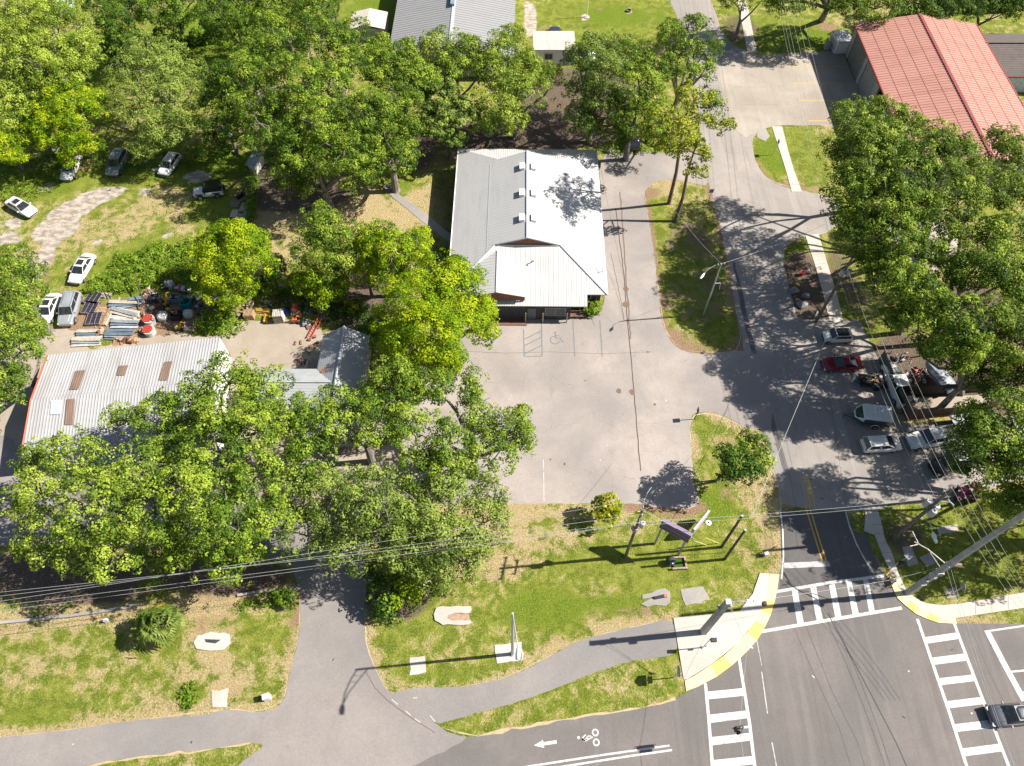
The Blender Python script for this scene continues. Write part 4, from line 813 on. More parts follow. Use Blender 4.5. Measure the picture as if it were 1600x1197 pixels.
# ------------------------------------------------------------------ foliage
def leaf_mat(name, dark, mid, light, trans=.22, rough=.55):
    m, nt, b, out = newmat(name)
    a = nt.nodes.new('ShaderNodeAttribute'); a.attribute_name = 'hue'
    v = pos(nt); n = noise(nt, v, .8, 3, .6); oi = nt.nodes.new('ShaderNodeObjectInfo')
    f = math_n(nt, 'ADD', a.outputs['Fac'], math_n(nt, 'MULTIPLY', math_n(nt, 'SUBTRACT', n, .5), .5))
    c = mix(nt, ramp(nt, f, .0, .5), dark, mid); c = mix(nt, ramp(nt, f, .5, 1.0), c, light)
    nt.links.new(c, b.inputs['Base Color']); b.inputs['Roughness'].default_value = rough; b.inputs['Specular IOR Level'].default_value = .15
    t = nt.nodes.new('ShaderNodeBsdfTranslucent'); c2 = mix(nt, .55, c, light); nt.links.new(c2, t.inputs[0])
    ms = nt.nodes.new('ShaderNodeMixShader'); ms.inputs[0].default_value = trans
    nt.links.new(b.outputs[0], ms.inputs[1]); nt.links.new(t.outputs[0], ms.inputs[2]); nt.links.new(ms.outputs[0], out.inputs[0])
    return m
LEAF = {
 'oak':    leaf_mat('oak_leaves', (.022,.056,.006), (.082,.150,.012), (.290,.375,.036)),
 'oakl':   leaf_mat('pale_oak_leaves', (.032,.074,.008), (.118,.188,.017), (.340,.415,.052)),
 'deep':   leaf_mat('deep_green_leaves', (.020,.056,.008), (.064,.128,.012), (.190,.285,.028)),
 'yellow': leaf_mat('yellow_green_leaves', (.034,.105,.004), (.160,.270,.006), (.42,.49,.012), .34),
 'olive':  leaf_mat('olive_leaves', (.040,.066,.014), (.105,.162,.024), (.265,.335,.060)),
 'dull':   leaf_mat('dull_green_leaves', (.022,.042,.012), (.060,.090,.022), (.125,.155,.036)),
 'pine':   leaf_mat('pine_needles', (.080,.120,.010), (.21,.26,.014), (.42,.42,.03)),
 'lemon':  leaf_mat('lemon_leaves', (.10,.17,.008), (.30,.34,.02), (.58,.54,.06), .35),
 'weed':   leaf_mat('weed_leaves', (.045,.110,.008), (.120,.210,.014), (.25,.33,.034)),
}
def bark_mat(name, a, b_):
    m, nt, b, out = newmat(name); v = pos(nt, (1, 1, .25), obj=True); n = noise(nt, v, 6, 5, .7)
    c = mix(nt, ramp(nt, n, .35, .7), a, b_); nt.links.new(c, b.inputs['Base Color']); b.inputs['Roughness'].default_value = .95
    bump(nt, b, n, .5, .05); return m
BARK = bark_mat('grey_bark', (.10, .085, .07), (.30, .27, .235)); BARKP = bark_mat('pine_bark', (.09, .055, .04), (.22, .15, .11))
def np_mesh(name, V, F, mat, attr=None, parent=None):
    me = bpy.data.meshes.new(name); me.vertices.add(len(V)); me.vertices.foreach_set('co', V.astype(np.float32).ravel())
    k = F.shape[1]; me.loops.add(F.size); me.loops.foreach_set('vertex_index', F.astype(np.int32).ravel())
    me.polygons.add(len(F)); me.polygons.foreach_set('loop_start', (np.arange(len(F)) * k).astype(np.int32)); me.update(calc_edges=True)
    if attr is not None: at = me.attributes.new('hue', 'FLOAT', 'FACE'); at.data.foreach_set('value', attr.astype(np.float32))
    me.materials.append(mat); o = bpy.data.objects.new(name, me); COL.objects.link(o)
    if parent is not None: o.parent = parent
    return o
def unit(a): return a / np.maximum(np.linalg.norm(a, axis=1, keepdims=True), 1e-9)
def leaves(centres, radii, hues, outs, per, leaf, rng, flat=.75, droop=0.0):
    """clumps -> quads. centres (n,3); outs = outward direction of every clump"""
    m = np.maximum(6, (per * radii ** 2)).astype(int); idx = np.repeat(np.arange(len(centres)), m); N = len(idx)
    d = unit(rng.normal(size=(N, 3)) + outs[idx] * .75 + np.array([0, 0, .45]))
    rr = radii[idx] * (.74 + .30 * rng.random(N))
    p = centres[idx] + d * rr[:, None] * np.array([1, 1, flat]); p[:, 2] -= droop * rng.random(N) * radii[idx]
    nrm = unit(d * 1.0 + rng.normal(size=(N, 3)) * .42 + np.array([0, 0, .25]))
    t = unit(np.cross(nrm, rng.normal(size=(N, 3)))); bt = np.cross(nrm, t)
    s = leaf * (.55 + .9 * rng.random(N)); a = t * (s * .62)[:, None]; b = bt * (s * .40)[:, None]
    V = np.stack([p - a, p - b * 1.0 + a * .1, p + a, p + b + a * .1], 1).reshape(-1, 3); F = np.arange(N * 4).reshape(-1, 4)
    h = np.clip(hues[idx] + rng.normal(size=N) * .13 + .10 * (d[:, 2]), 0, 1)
    return V, F, h
def sph(n, rng, zmin=-.45):
    z = zmin + (1 - zmin) * rng.random(n); a = rng.random(n) * 2 * math.pi; r = np.sqrt(np.clip(1 - z * z, 0, 1)); return np.stack([r * np.cos(a), r * np.sin(a), z], 1)
def branch_tube(mb, a, b, r0, r1, rng, bend=.12, n=5, segs=4):
    a, b = Vector(a), Vector(b); L = (b - a).length; off = Vector(rng.normal(size=3)) * L * bend; pts = []
    for i in range(segs + 1):
        t = i / segs; pts.append(a.lerp(b, t) + off * math.sin(math.pi * t) + Vector((0, 0, L * .08 * math.sin(math.pi * t))))
    mb.tube(pts, [r0 + (r1 - r0) * i / segs for i in range(segs + 1)], n, False); return pts
QUADS = 0
def tree(name, label, pal, lobes, base=None, trunk=.35, clump=.86, leaf=.175, per=138, dh=0.0, dens=.95, gap=.2, cat='tree', group=None, flat=.72, bark=None, seed=None, droop=0.0, hue0=.5):
    """lobes: (photo x, photo y, radius in photo pixels, height of the lobe centre in metres)"""
    global QUADS
    rng = np.random.default_rng(seed if seed is not None else int(sum(l[0] * 3 + l[1] for l in lobes)) % 99991)
    lobes = [(x, y, r, h + dh) for x, y, r, h in lobes]
    L = [(np.array(G(x, y, h)), r * mpp(y, h)) for x, y, r, h in lobes]
    if base is None:
        w = np.array([r for _, r in L]); c = sum(p * r for p, r in L) / w.sum(); bx = np.array([c[0], c[1], 0.0])
    else: bx = np.array(G(*base))
    u = empty(name, bx, 0, label, cat, group)
    Cs, Rs, Hs, Os = [], [], [], []
    for p, r in L:
        n = int(6.2 * r * r / (clump / .85) ** 2 * dens) + 5; d = sph(n, rng)
        # uneven outline: low frequency swelling, and holes where groups of clumps are missing
        k = rng.normal(size=(5, 3)) * 2.2; ph = rng.random(5) * 6.28
        wv = np.sin(d @ k.T + ph).sum(1) / 5
        rad = r * (.86 + .32 * wv + rng.normal(size=n) * .08)
        inner = rng.random(n) < .14; rad[inner] *= rng.uniform(.35, .75, inner.sum())
        k2 = rng.normal(size=(4, 3)) * 3.6; g = np.sin(d @ k2.T + rng.random(4) * 6.28).sum(1) / 4
        keep = g > -1 + gap * 2.0 * .55 + 0; keep = (g > np.quantile(g, gap)) | inner
        c = p + d * (rad - clump * .35)[:, None] * np.array([1, 1, flat]); c = c[keep]; c[:, 2] = np.maximum(c[:, 2], .35)
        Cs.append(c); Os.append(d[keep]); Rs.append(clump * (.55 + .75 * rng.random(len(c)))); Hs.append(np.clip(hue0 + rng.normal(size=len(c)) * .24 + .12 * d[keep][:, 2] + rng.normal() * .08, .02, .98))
        # stray sprays breaking the silhouette
        n2 = int(3 + r * 4); d2 = sph(n2, rng, -.3); c2 = p + d2 * (r * (1.02 + .22 * rng.random(n2)))[:, None] * np.array([1, 1, flat]); c2[:, 2] = np.maximum(c2[:, 2], .3)
        Cs.append(c2); Os.append(d2); Rs.append(clump * (.3 + .3 * rng.random(n2))); Hs.append(np.clip(hue0 + .1 + rng.normal(size=n2) * .18, 0, 1))
    Cc, Rr, Hh, Oo = np.concatenate(Cs), np.concatenate(Rs), np.concatenate(Hs), np.concatenate(Os)
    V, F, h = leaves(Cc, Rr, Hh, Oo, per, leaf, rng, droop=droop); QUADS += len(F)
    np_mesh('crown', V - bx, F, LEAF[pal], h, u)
    mb = MB(); hmin = min(p[2] - r * flat for p, r in L); hc = np.mean([p[2] for p, _ in L])
    fork = np.array([0, 0, 0]) + (sum(p for p, _ in L) / len(L) - bx) * np.array([.25, .25, 0]) + np.array([0, 0, max(.8, hc * .38)])
    mb.tube([(0, 0, -.1), (0, 0, .25), tuple(fork * .55), tuple(fork)], [trunk * 1.45, trunk * 1.1, trunk * .95, trunk * .8], 9, False)
    bb = MB()
    for p, r in L:
        q = p - bx - np.array([0, 0, r * flat * .25]); branch_tube(mb, fork, q, trunk * .55, trunk * .22, rng, .10, 6, 4)
        for _ in range(int(3 + r * 1.1)):
            d = sph(1, rng, -.1)[0]; e = p - bx + d * r * .92 * np.array([1, 1, flat]); P = branch_tube(bb, q, e, trunk * .20, .025, rng, .14, 4, 3)
    mb.build('trunk', bark or BARK, u); bb.build('limbs', bark or BARK, u, kind='stuff')
    return u
def undergrowth(name, px, n, rmin, rmax, pal, label, leaf=.17, per=85, seed=1, hmax=.5, hue0=.5, kind='stuff', droop=0):
    global QUADS
    rng = np.random.default_rng(seed); w = [Vector((*G2(*p), 0)) for p in px]; tri = tessellate_polygon([w]); A = np.array([((w[b] - w[a]).cross(w[c] - w[a])).length for a, b, c in tri]); A /= A.sum()
    t = rng.choice(len(tri), n, p=A); r1, r2 = rng.random(n), rng.random(n); s = np.sqrt(r1); W = np.array([[v.x, v.y, 0] for v in w]); T = np.array(tri)[t]
    c = W[T[:, 0]] * (1 - s)[:, None] + W[T[:, 1]] * (s * (1 - r2))[:, None] + W[T[:, 2]] * (s * r2)[:, None]
    r = rmin + (rmax - rmin) * rng.random(n) ** 1.5; c[:, 2] = r * .25 + hmax * rng.random(n) ** 2
    o0 = np.tile([0, 0, 1.0], (n, 1)); V, F, h = leaves(c, r, np.clip(hue0 + rng.normal(size=n) * .2, 0, 1), o0, per, leaf, rng); V[:, 2] = np.maximum(V[:, 2], .01); QUADS += len(F)
    o = np_mesh(name, V, F, LEAF[pal], h); setp(o, label, 'undergrowth', kind=kind); return o

T = tree
g = 'live oaks along the street in front of the workshop'
T('oak_tree', 'broad pale-green oak at the far lower left, against the left edge of the photo', 'oakl', [(60,770,48,8.5),(110,715,44,10),(75,840,42,7),(140,790,58,12),(185,850,52,9),(200,735,50,12),(130,860,40,7),(240,800,48,11),(50,720,30,7)], trunk=.5, group=g, hue0=.55)
T('oak_tree', 'oak with bright leaves in the lower left mass, its bare limbs showing at the top', 'oak', [(300,760,58,13),(345,815,58,12),(300,850,50,9),(395,750,52,12),(360,872,42,6),(335,700,48,12),(420,820,40,10),(260,870,40,6)], trunk=.5, group=g, hue0=.6)
T('oak_tree', 'oak overhanging the ribbed workshop roof, reaching furthest up', 'oak', [(250,660,44,9.5),(300,625,42,10),(355,595,42,10.5),(410,600,38,10),(400,670,52,12),(340,655,48,12),(280,700,36,10),(190,655,24,8),(450,640,36,9)], trunk=.45, group=g, hue0=.55)
T('oak_tree', 'deep green oak below the shingled house, with dark gaps in its crown', 'oak', [(480,670,48,10),(470,720,38,9),(535,660,46,10),(590,650,44,10),(520,620,24,8),(620,600,40,9),(640,670,46,10),(590,600,24,8)], trunk=.4, group=g, gap=.30, hue0=.52)
T('oak_tree', 'dull olive oak with fine leaves over the entrance driveway', 'olive', [(470,790,46,8.5),(520,770,52,10),(580,780,56,11),(480,835,42,7.5),(550,845,50,8),(610,830,48,8.5),(440,770,34,8)], trunk=.45, group=g, clump=.85, leaf=.165, per=120, hue0=.62)
T('oak_tree', 'olive-brown oak whose lowest boughs spread over the grass right of the driveway', 'olive', [(660,800,52,9.5),(650,860,40,6.5),(705,840,50,7.5),(755,815,42,7),(690,890,38,5),(700,770,42,9),(770,780,30,7),(735,870,30,5)], trunk=.45, group=g, clump=.85, leaf=.165, per=120, hue0=.55)
T('oak_tree', 'open oak with gaps reaching out over the left side of the parking lot', 'oak', [(745,640,32,9),(790,675,38,9),(700,690,40,10),(765,720,40,9),(700,740,44,9),(812,690,24,8),(740,596,18,8),(680,610,32,9),(815,655,20,8),(738,618,15,8.5),(655,735,34,9)], trunk=.45, group=g, gap=.38, hue0=.5)
T('shrub', 'dark thick shrub beside the entrance driveway, tangled in wires', 'deep', [(605,925,30,2.2),(628,900,26,3),(600,950,18,1.3),(590,900,18,2)], trunk=.12, clump=.5, leaf=.24, per=60, cat='shrub', hue0=.35)
T('shrub', 'small yellow-green shrub growing out of the dark one by the driveway', 'yellow', [(636,912,17,3.4),(622,935,14,2.6),(648,925,13,2.6)], trunk=.08, clump=.4, leaf=.22, per=70, cat='shrub')
T('shrub', 'loose tuft of a shrub at the left edge of the driveway mouth', 'weed', [(448,935,12,.8),(437,930,10,.7)], trunk=.05, clump=.4, leaf=.2, cat='shrub')
g = 'bright broadleaf trees in the middle of the photo'
T('broadleaf_tree', 'medium green tree in the dry lawn, the one left of the yellow-green group', 'oakl', [(510,365,40,8),(486,390,32,7),(525,400,34,6.5),(540,375,28,7),(500,345,28,8)], trunk=.3, group=g, hue0=.45)
T('broadleaf_tree', 'low bright tree in front of the medium green tree, above the scrap yard', 'yellow', [(492,430,34,4),(520,445,26,3.5),(478,450,22,3),(540,420,22,4),(505,465,20,2.5)], trunk=.22, group=g, hue0=.42)
T('broadleaf_tree', 'yellow-green tree nearest the left side of the white roof', 'yellow', [(590,380,36,8),(618,400,34,8.5),(648,395,30,8.5),(605,430,32,6.5),(570,420,34,5),(660,370,16,7),(575,375,22,7)], trunk=.35, group=g, gap=.08, dens=1.05, hue0=.55)
T('broadleaf_tree', 'very large yellow-green tree in front of the hall, biggest of its colour', 'yellow', [(655,470,50,10),(700,440,46,9.5),(728,450,35,7.5),(720,500,46,8),(675,520,52,10),(640,540,46,7.5),(755,488,25,5.5),(604,500,22,5),(700,560,32,6.5),(752,520,22,5)], trunk=.5, group=g, clump=1.0, gap=.08, dens=1.1, hue0=.5)
T('broadleaf_tree', 'green tree at the lower foot of the very large yellow-green one', 'oakl', [(620,585,38,7),(655,590,34,7),(690,585,26,6),(600,545,20,4.5)], trunk=.3, group=g, hue0=.45)
T('broadleaf_tree', 'round yellow-green tree standing above the scrap yard', 'yellow', [(365,385,42,8),(338,415,36,7),(392,415,38,7),(360,445,38,5),(328,385,28,6),(400,380,26,6.5),(350,365,22,7)], trunk=.35, group=g, clump=.95, gap=.08, dens=1.05, hue0=.55)
T('broadleaf_tree', 'small dark bushy tree just right of the round yellow-green one', 'deep', [(425,410,18,4),(432,430,15,3),(418,440,16,2)], trunk=.14, group=g, clump=.6)
g = 'tall oaks behind the hall'
T('oak_tree', 'dark oak with bare twigs, left part of the mass above the dry lawn', 'oak', [(385,110,44,12),(425,70,46,13),(400,165,46,12),(450,130,52,14),(370,160,30,9),(430,205,46,11)], trunk=.5, group=g, hue0=.42)
T('oak_tree', 'dark oak at the top of the mass, left of the cream shed', 'oak', [(500,60,46,13),(535,100,44,12),(490,20,38,11),(545,60,36,11),(510,135,42,12)], trunk=.5, group=g, hue0=.4)
T('oak_tree', 'big dark oak hanging over the dry lawn, lowest of the mass', 'oak', [(500,190,50,12),(480,245,46,9),(447,270,32,7),(535,240,46,10),(560,275,30,7),(470,290,22,5),(440,235,30,8)], trunk=.55, group=g, hue0=.45)
T('oak_tree', 'dark oak between the dry lawn and the white hall roof', 'oak', [(565,180,46,12),(600,210,44,10),(620,165,44,11),(625,245,32,8),(580,245,32,8),(645,205,22,8)], trunk=.5, group=g, hue0=.42)
T('oak_tree', 'oak in front of the cream shed and the long grey hall', 'oak', [(590,105,40,11),(635,100,38,11),(600,75,24,9),(655,130,36,10),(635,140,30,10),(632,72,16,9)], trunk=.4, group=g, hue0=.45)
T('oak_tree', 'greyish oak with thin foliage behind the left corner of the white roof', 'olive', [(690,150,34,9),(690,190,33,8),(706,218,20,5),(722,178,26,8),(675,130,26,9)], trunk=.35, group=g, clump=.65, leaf=.25, gap=.3, hue0=.4)
T('oak_tree', 'oak with pale crown in front of the long grey roof', 'oakl', [(692,82,38,10),(728,85,32,10),(700,110,30,9.5),(745,100,22,9)], trunk=.35, group=g, gap=.28, hue0=.45)
T('oak_tree', 'bright green oak right behind the ridge of the white roof', 'oakl', [(778,75,26,11),(800,60,22,10.5),(775,115,38,10.5),(815,110,36,10),(780,160,36,8.5),(826,145,34,9),(760,190,26,6),(840,120,26,9),(800,190,24,6),(862,118,20,8)], trunk=.4, group=g, hue0=.55)
T('oak_tree', 'grey-green tree behind the upper right corner of the white roof', 'olive', [(925,80,34,11),(950,115,42,12),(918,135,36,10),(905,180,34,8),(945,165,36,9.5),(960,75,26,10),(925,200,24,6),(903,92,24,9)], trunk=.4, group=g, gap=.32, hue0=.5)
T('oak_tree', 'green tree between the two grey-green ones, left of the tall pines', 'oak', [(990,90,36,11),(1000,135,42,12),(985,180,40,9),(1015,200,36,8),(965,205,28,6)], trunk=.4, group=g, hue0=.5)
T('oak_tree', 'open tree with curving bare limbs leaning over the street at the top', 'oak', [(1050,55,30,13),(1085,45,26,13),(1100,80,24,12),(1060,105,34,12),(1100,115,24,11),(1110,165,22,9.5),(1030,110,26,12),(1070,75,22,13),(1120,70,12,11)], base=(1048,190), trunk=.4, group=g, gap=.42, clump=.75, hue0=.42)
# pines
def pine(label, base, top, lobes, sub):
    b = G(*base)
    rng = np.random.default_rng(sub); h = 4.0
    u = empty('pine_tree', b, 0, label, 'tree', 'slender pines by the street'); bx = np.array(b)
    t = np.array(G(top[0], top[1], top[2])) - bx
    mb = MB(); mb.tube([(0, 0, -.1), tuple(t * .33 + np.array([.15, 0, 0])), tuple(t * .66 + np.array([-.1, .1, 0])), tuple(t)], [.27, .22, .17, .07], 9); mb.build('trunk', BARKP, u)
    Cs, Rs, Hs, Os = [], [], [], []; bb = MB()
    for x, y, rp, hh in lobes:
        p = np.array(G(x, y, hh)) - bx; r = rp * mpp(y, hh); s = t * min(.97, max(.3, (p[2] - .8) / t[2]))
        P = branch_tube(bb, s, p, .09, .03, rng, .10, 5, 4)
        n = int(7 + 6 * r * r); d = sph(n, rng, -.9); c = p + d * (r * rng.random(n) ** .45)[:, None] * np.array([1, 1, .5])
        for q in c[:12]: branch_tube(bb, p, q, .03, .012, rng, .1, 3, 2)
        Cs.append(c + bx); Os.append(d); Rs.append(.38 + .25 * rng.random(n)); Hs.append(np.clip(.5 + rng.normal(size=n) * .2, 0, 1))
    V, F, hh_ = leaves(np.concatenate(Cs), np.concatenate(Rs), np.concatenate(Hs), np.concatenate(Os), 85, .22, rng); np_mesh('crown', V - bx, F, LEAF['pine'], hh_, u); bb.build('limbs', BARKP, u)
    return u
pine('taller slender pine with a bare double-lit trunk, left of the pair by the street', (1045,318), (1078,155,17), [(1075,150,28,17),(1045,185,30,16),(1100,185,24,16),(1125,195,20,15),(1030,215,24,14),(1070,205,26,16),(1010,200,18,14),(1138,195,10,14),(1098,150,18,16)], 5)
pine('shorter slender pine, right one of the pair by the street', (1055,346), (1088,225,11.5), [(1090,225,20,11.5),(1065,238,20,11),(1080,265,14,9.5),(1098,268,10,9),(1045,225,20,12),(1104,245,9,11)], 6)
g = 'trees around the overgrown field'
T('field_tree', 'large pale green tree filling the top left corner', 'oakl', [(30,40,56,9),(85,50,52,10),(128,92,40,9),(60,105,56,10),(15,110,40,9),(20,165,46,8),(100,120,34,9),(80,10,40,9),(5,60,40,9)], trunk=.5, group=g, clump=.9, hue0=.62)
T('field_tree', 'olive tree with a frayed outline just below the top left corner tree', 'olive', [(60,150,40,7),(25,185,34,6),(45,210,26,5)], trunk=.3, group=g, hue0=.45)
T('field_tree', 'vivid yellow-green tree above the half-hidden white car', 'yellow', [(105,155,40,8),(75,185,36,7),(128,190,36,7),(105,225,30,5.5),(140,225,16,4.5),(75,225,18,4.5),(110,250,12,3.5),(100,125,22,7),(150,160,18,6)], trunk=.35, group=g, hue0=.5)
T('field_tree', 'vivid yellow-green tree cut by the left edge above the field', 'yellow', [(8,222,34,6),(-10,200,30,6),(25,245,14,4.5)], trunk=.25, group=g, hue0=.52)
T('field_tree', 'greyish olive willow-like tree over the field, above the parked white van', 'olive', [(240,110,46,10),(212,150,40,8.5),(268,155,46,8.5),(250,200,42,6.5),(298,125,34,8),(222,78,32,9),(228,225,26,4.5),(290,190,30,6),(195,110,28,8),(262,80,26,9)], trunk=.4, group=g, clump=.85, leaf=.165, per=120, hue0=.72)
T('field_tree', 'dark tree between the willow-like tree and the dark oaks', 'deep', [(345,150,30,8),(350,195,34,7),(335,225,24,5),(350,120,24,8)], trunk=.3, group=g, hue0=.42)
g = 'dark trees along the top edge'
T('wood_tree', 'dark tree at the top edge, right of the corner tree', 'deep', [(175,35,36,8),(205,10,36,8),(150,5,28,7),(190,65,26,6)], trunk=.3, group=g, hue0=.4)
T('wood_tree', 'dark tree at the top edge with pale trunk in front of the bright weeds', 'deep', [(255,15,42,8),(300,-5,40,8),(270,45,26,5)], base=(288,58), trunk=.3, group=g, hue0=.4)
T('wood_tree', 'dark tree at the top edge above the bright weedy clearing', 'deep', [(345,20,40,9),(385,-5,40,9),(350,50,26,6)], trunk=.3, group=g, hue0=.4)
T('wood_tree', 'pale green tree at the top edge over the dark oaks', 'oakl', [(430,15,38,9),(470,-5,40,9),(410,40,28,8)], trunk=.3, group=g, hue0=.35)
T('wood_tree', 'tree at the top edge beside the clearing left of the long grey hall', 'oakl', [(500,-5,34,8),(530,-12,26,7)], trunk=.3, group=g, hue0=.35)
g = 'trees at the left edge by the scrap yard'
T('edge_tree', 'bronze-green oak at the left edge, upper of the two by the scrap yard', 'oakl', [(22,420,40,8),(30,465,36,8),(15,505,42,8),(5,440,34,8),(52,425,20,6)], trunk=.4, group=g, hue0=.34)
T('edge_tree', 'bronze-green oak at the left edge, lower of the two by the scrap yard', 'oakl', [(30,545,38,7.5),(12,590,34,6.5),(45,520,26,7),(10,625,24,5),(-15,560,30,7)], trunk=.4, group=g, hue0=.42)
g = 'trees at the top beyond the street'
T('street_tree', 'tree at the top edge with a stout trunk and red mulch, beyond the street', 'oak', [(1225,-2,36,8),(1260,-22,44,9),(1310,-10,44,9),(1335,5,34,8),(1370,8,34,7),(1345,-25,36,8)], base=(1283,33), trunk=.5, group=g, hue0=.45)
T('street_tree', 'small tree at the top edge right beside the street corner', 'oak', [(1140,-5,26,8),(1170,-18,34,8),(1195,-8,24,7)], trunk=.3, group=g)
T('street_tree', 'dark tree behind the ridge of the red roof', 'deep', [(1420,2,34,6),(1460,8,32,6),(1445,-20,36,6)], trunk=.3, group=g, hue0=.4)
T('street_tree', 'dark tree behind the right half of the red roof at the top edge', 'deep', [(1500,5,34,6),(1535,0,32,6),(1560,12,26,5),(1595,5,34,6)], trunk=.3, group=g, hue0=.4)
g = 'tall oaks shading the street on the right'
R = dict(trunk=.34, group=g, dh=3.0, dens=1.12)
T('oak_tree', 'oak hiding the lower left corner of the red roof', 'oakl', [(1335,190,40,11),(1380,180,28,11),(1360,230,48,12.5),(1318,245,32,10),(1400,220,42,12.5),(1345,280,36,12)], base=(1350,325), hue0=.42, gap=.2, **R)
T('oak_tree', 'oak against the lower edge of the red roof, in the middle', 'oak', [(1445,215,38,12),(1475,255,46,12.5),(1425,265,46,13),(1505,240,30,11),(1415,185,20,11)], base=(1440,400), hue0=.42, gap=.18, **R)
T('oak_tree', 'oak nearest the street on the right, crown over the kerb', 'oak', [(1330,300,40,11),(1385,305,48,12.5),(1345,345,42,10.5),(1398,365,44,11),(1312,330,20,9),(1430,330,38,12),(1360,395,30,9),(1325,350,22,8)], base=(1372,440), hue0=.42, gap=.18, **R)
T('oak_tree', 'oak in the upper right, touching the right edge beside the red roof', 'oakl', [(1565,215,24,8),(1582,245,34,9.5),(1540,290,46,11.5),(1588,300,42,11.5),(1500,310,42,12)], hue0=.42, gap=.2, **R)
T('oak_tree', 'thin-crowned oak with pale sand showing through, right of the street', 'oak', [(1455,330,34,11),(1440,385,36,10),(1495,365,28,10.5),(1470,400,24,9)], base=(1480,480), gap=.42, hue0=.45, **R)
T('oak_tree', 'bright-topped oak beside the near utility pole with crossarms', 'oak', [(1375,405,32,9),(1410,435,40,10),(1380,440,24,8.5),(1440,440,34,10)], base=(1405,520), hue0=.52, **R)
T('oak_tree', 'deep green oak at the right edge, upper middle', 'oak', [(1570,365,44,11),(1540,410,46,12),(1588,440,42,11),(1505,430,38,10.5)], hue0=.42, gap=.2, **R)
T('oak_tree', 'oak over the scrap compound with bright clumps on its left side', 'oak', [(1455,490,40,10),(1500,500,42,11),(1475,535,32,9),(1440,460,34,10),(1400,500,22,8),(1425,490,26,8.5),(1520,530,34,10),(1445,540,24,7)], base=(1500,615), hue0=.5, gap=.2, **R)
T('oak_tree', 'oak at the right edge over the end of the brown fence', 'oakl', [(1560,500,40,11),(1590,530,38,10),(1545,545,30,9),(1595,580,30,8),(1600,480,34,10),(1515,560,26,8),(1560,580,24,7),(1488,562,26,8),(1540,600,26,6)], hue0=.42, gap=.18, **R)
T('oak_tree', 'oak at the right edge above the parked white truck', 'oak', [(1580,640,44,10.5),(1545,685,40,9.5),(1512,690,28,8),(1522,655,28,8.5),(1590,690,36,10),(1500,720,20,6)], base=(1640,770), hue0=.42, gap=.18, **R)
T('oak_tree', 'lowest oak at the right edge, above the pink quad bikes', 'oakl', [(1590,730,38,8.5),(1555,745,36,7.5),(1570,780,28,5.5),(1600,775,28,5.5)], base=(1650,850), hue0=.42, gap=.18, **R)
T('oak_tree', 'oak standing just beyond the right edge, only its shadow and rim in view', 'oak', [(1690,700,60,11),(1680,770,50,10),(1740,740,60,12),(1650,640,50,11)], base=(1670,860), **R)
T('oak_tree', 'oak standing past the right edge, level with the brown fence', 'oak', [(1665,565,55,9),(1740,600,60,9),(1700,520,50,9),(1690,640,45,8)], base=(1665,690), **R)
T('oak_tree', 'oak standing past the right edge that shades the right lawn', 'oak', [(1645,738,42,8),(1710,760,55,8),(1760,800,55,8),(1680,810,40,6)], base=(1690,930), **R)
T('oak_tree', 'oak standing beyond the right edge by the red-roofed station', 'oak', [(1680,320,60,12),(1670,420,60,12),(1690,520,60,12),(1670,230,50,11)], base=(1660,520), **R)
T('oak_tree', 'oak well beyond the right edge, known only by its shadow on the right lawn', 'oak', [(1800,740,60,8),(1860,790,60,8),(1790,815,50,7),(1900,730,60,8)], trunk=.4, group=g, dh=3.0, dens=.5)
# single plants
T('street_shrub', 'lone small tree with two-tone foliage in the verge between lot and street', 'deep', [(1148,722,24,6.2),(1136,712,18,6),(1165,735,22,5.6),(1140,742,16,5)], base=(1119,752), trunk=.14, clump=.55, leaf=.17, per=150, hue0=.32)
T('street_shrub', 'bright half of the small verge tree, on its right side', 'oakl', [(1182,700,24,6.0),(1168,690,18,6),(1190,720,18,5.5),(1172,725,18,5.5)], base=(1122,750), trunk=.10, clump=.55, leaf=.17, per=150, hue0=.5)
T('round_bush', 'small round lemon-yellow bush at the lower edge of the parking lot', 'lemon', [(948,785,16,2.8),(936,795,13,2.3),(960,797,13,2.4),(948,808,13,2.0)], trunk=.09, clump=.5, leaf=.30, per=50, cat='bush', hue0=.4)
T('entrance_plants', 'low green plants at the right front corner of the hall', 'weed', [(920,480,11,.9),(928,487,9,.5),(932,478,7,.8)], trunk=.03, clump=.4, leaf=.22, cat='plants')
T('thicket', 'flowering tuft in the dark hollow right of the scrap yard', 'lemon', [(552,481,10,.8),(545,476,7,.8)], trunk=.03, clump=.35, leaf=.2, cat='bush', hue0=.2)
# ground cover
undergrowth('tall_weeds', [(130,455),(190,400),(240,385),(300,375),(330,395),(300,440),(230,455),(150,465)], 700, .25, .65, 'weed', 'tall bright weeds on the slope above the scrap yard', seed=2, hue0=.55)
undergrowth('tall_weeds', [(-40,270),(60,262),(110,270),(90,300),(40,320),(-40,335)], 260, .25, .6, 'weed', 'weeds under the yellow-green tree at the left edge', seed=3)
undergrowth('tall_weeds', [(0,245),(370,235),(350,262),(200,268),(0,270)], 260, .3, .8, 'deep', 'dark undergrowth below the trees at the edge of the field', seed=4, hmax=.9)
undergrowth('tall_weeds', [(150,80),(200,95),(330,70),(420,40),(400,20),(300,60),(200,60)], 420, .4, 1.1, 'weed', 'bright weeds in the clearing at the top left', seed=5, hmax=1.2, leaf=.32)
undergrowth('tall_weeds', [(385,250),(410,240),(400,330),(395,360),(380,380),(388,300)], 230, .3, .7, 'weed', 'weeds and vines along the line between field and lawn', seed=6, hmax=1.2, hue0=.4)
undergrowth('tall_weeds', [(300,510),(350,478),(372,490),(360,520),(330,528)], 150, .3, .6, 'weed', 'green bush and weeds at the corner of the scrap yard', seed=7, hmax=.5)
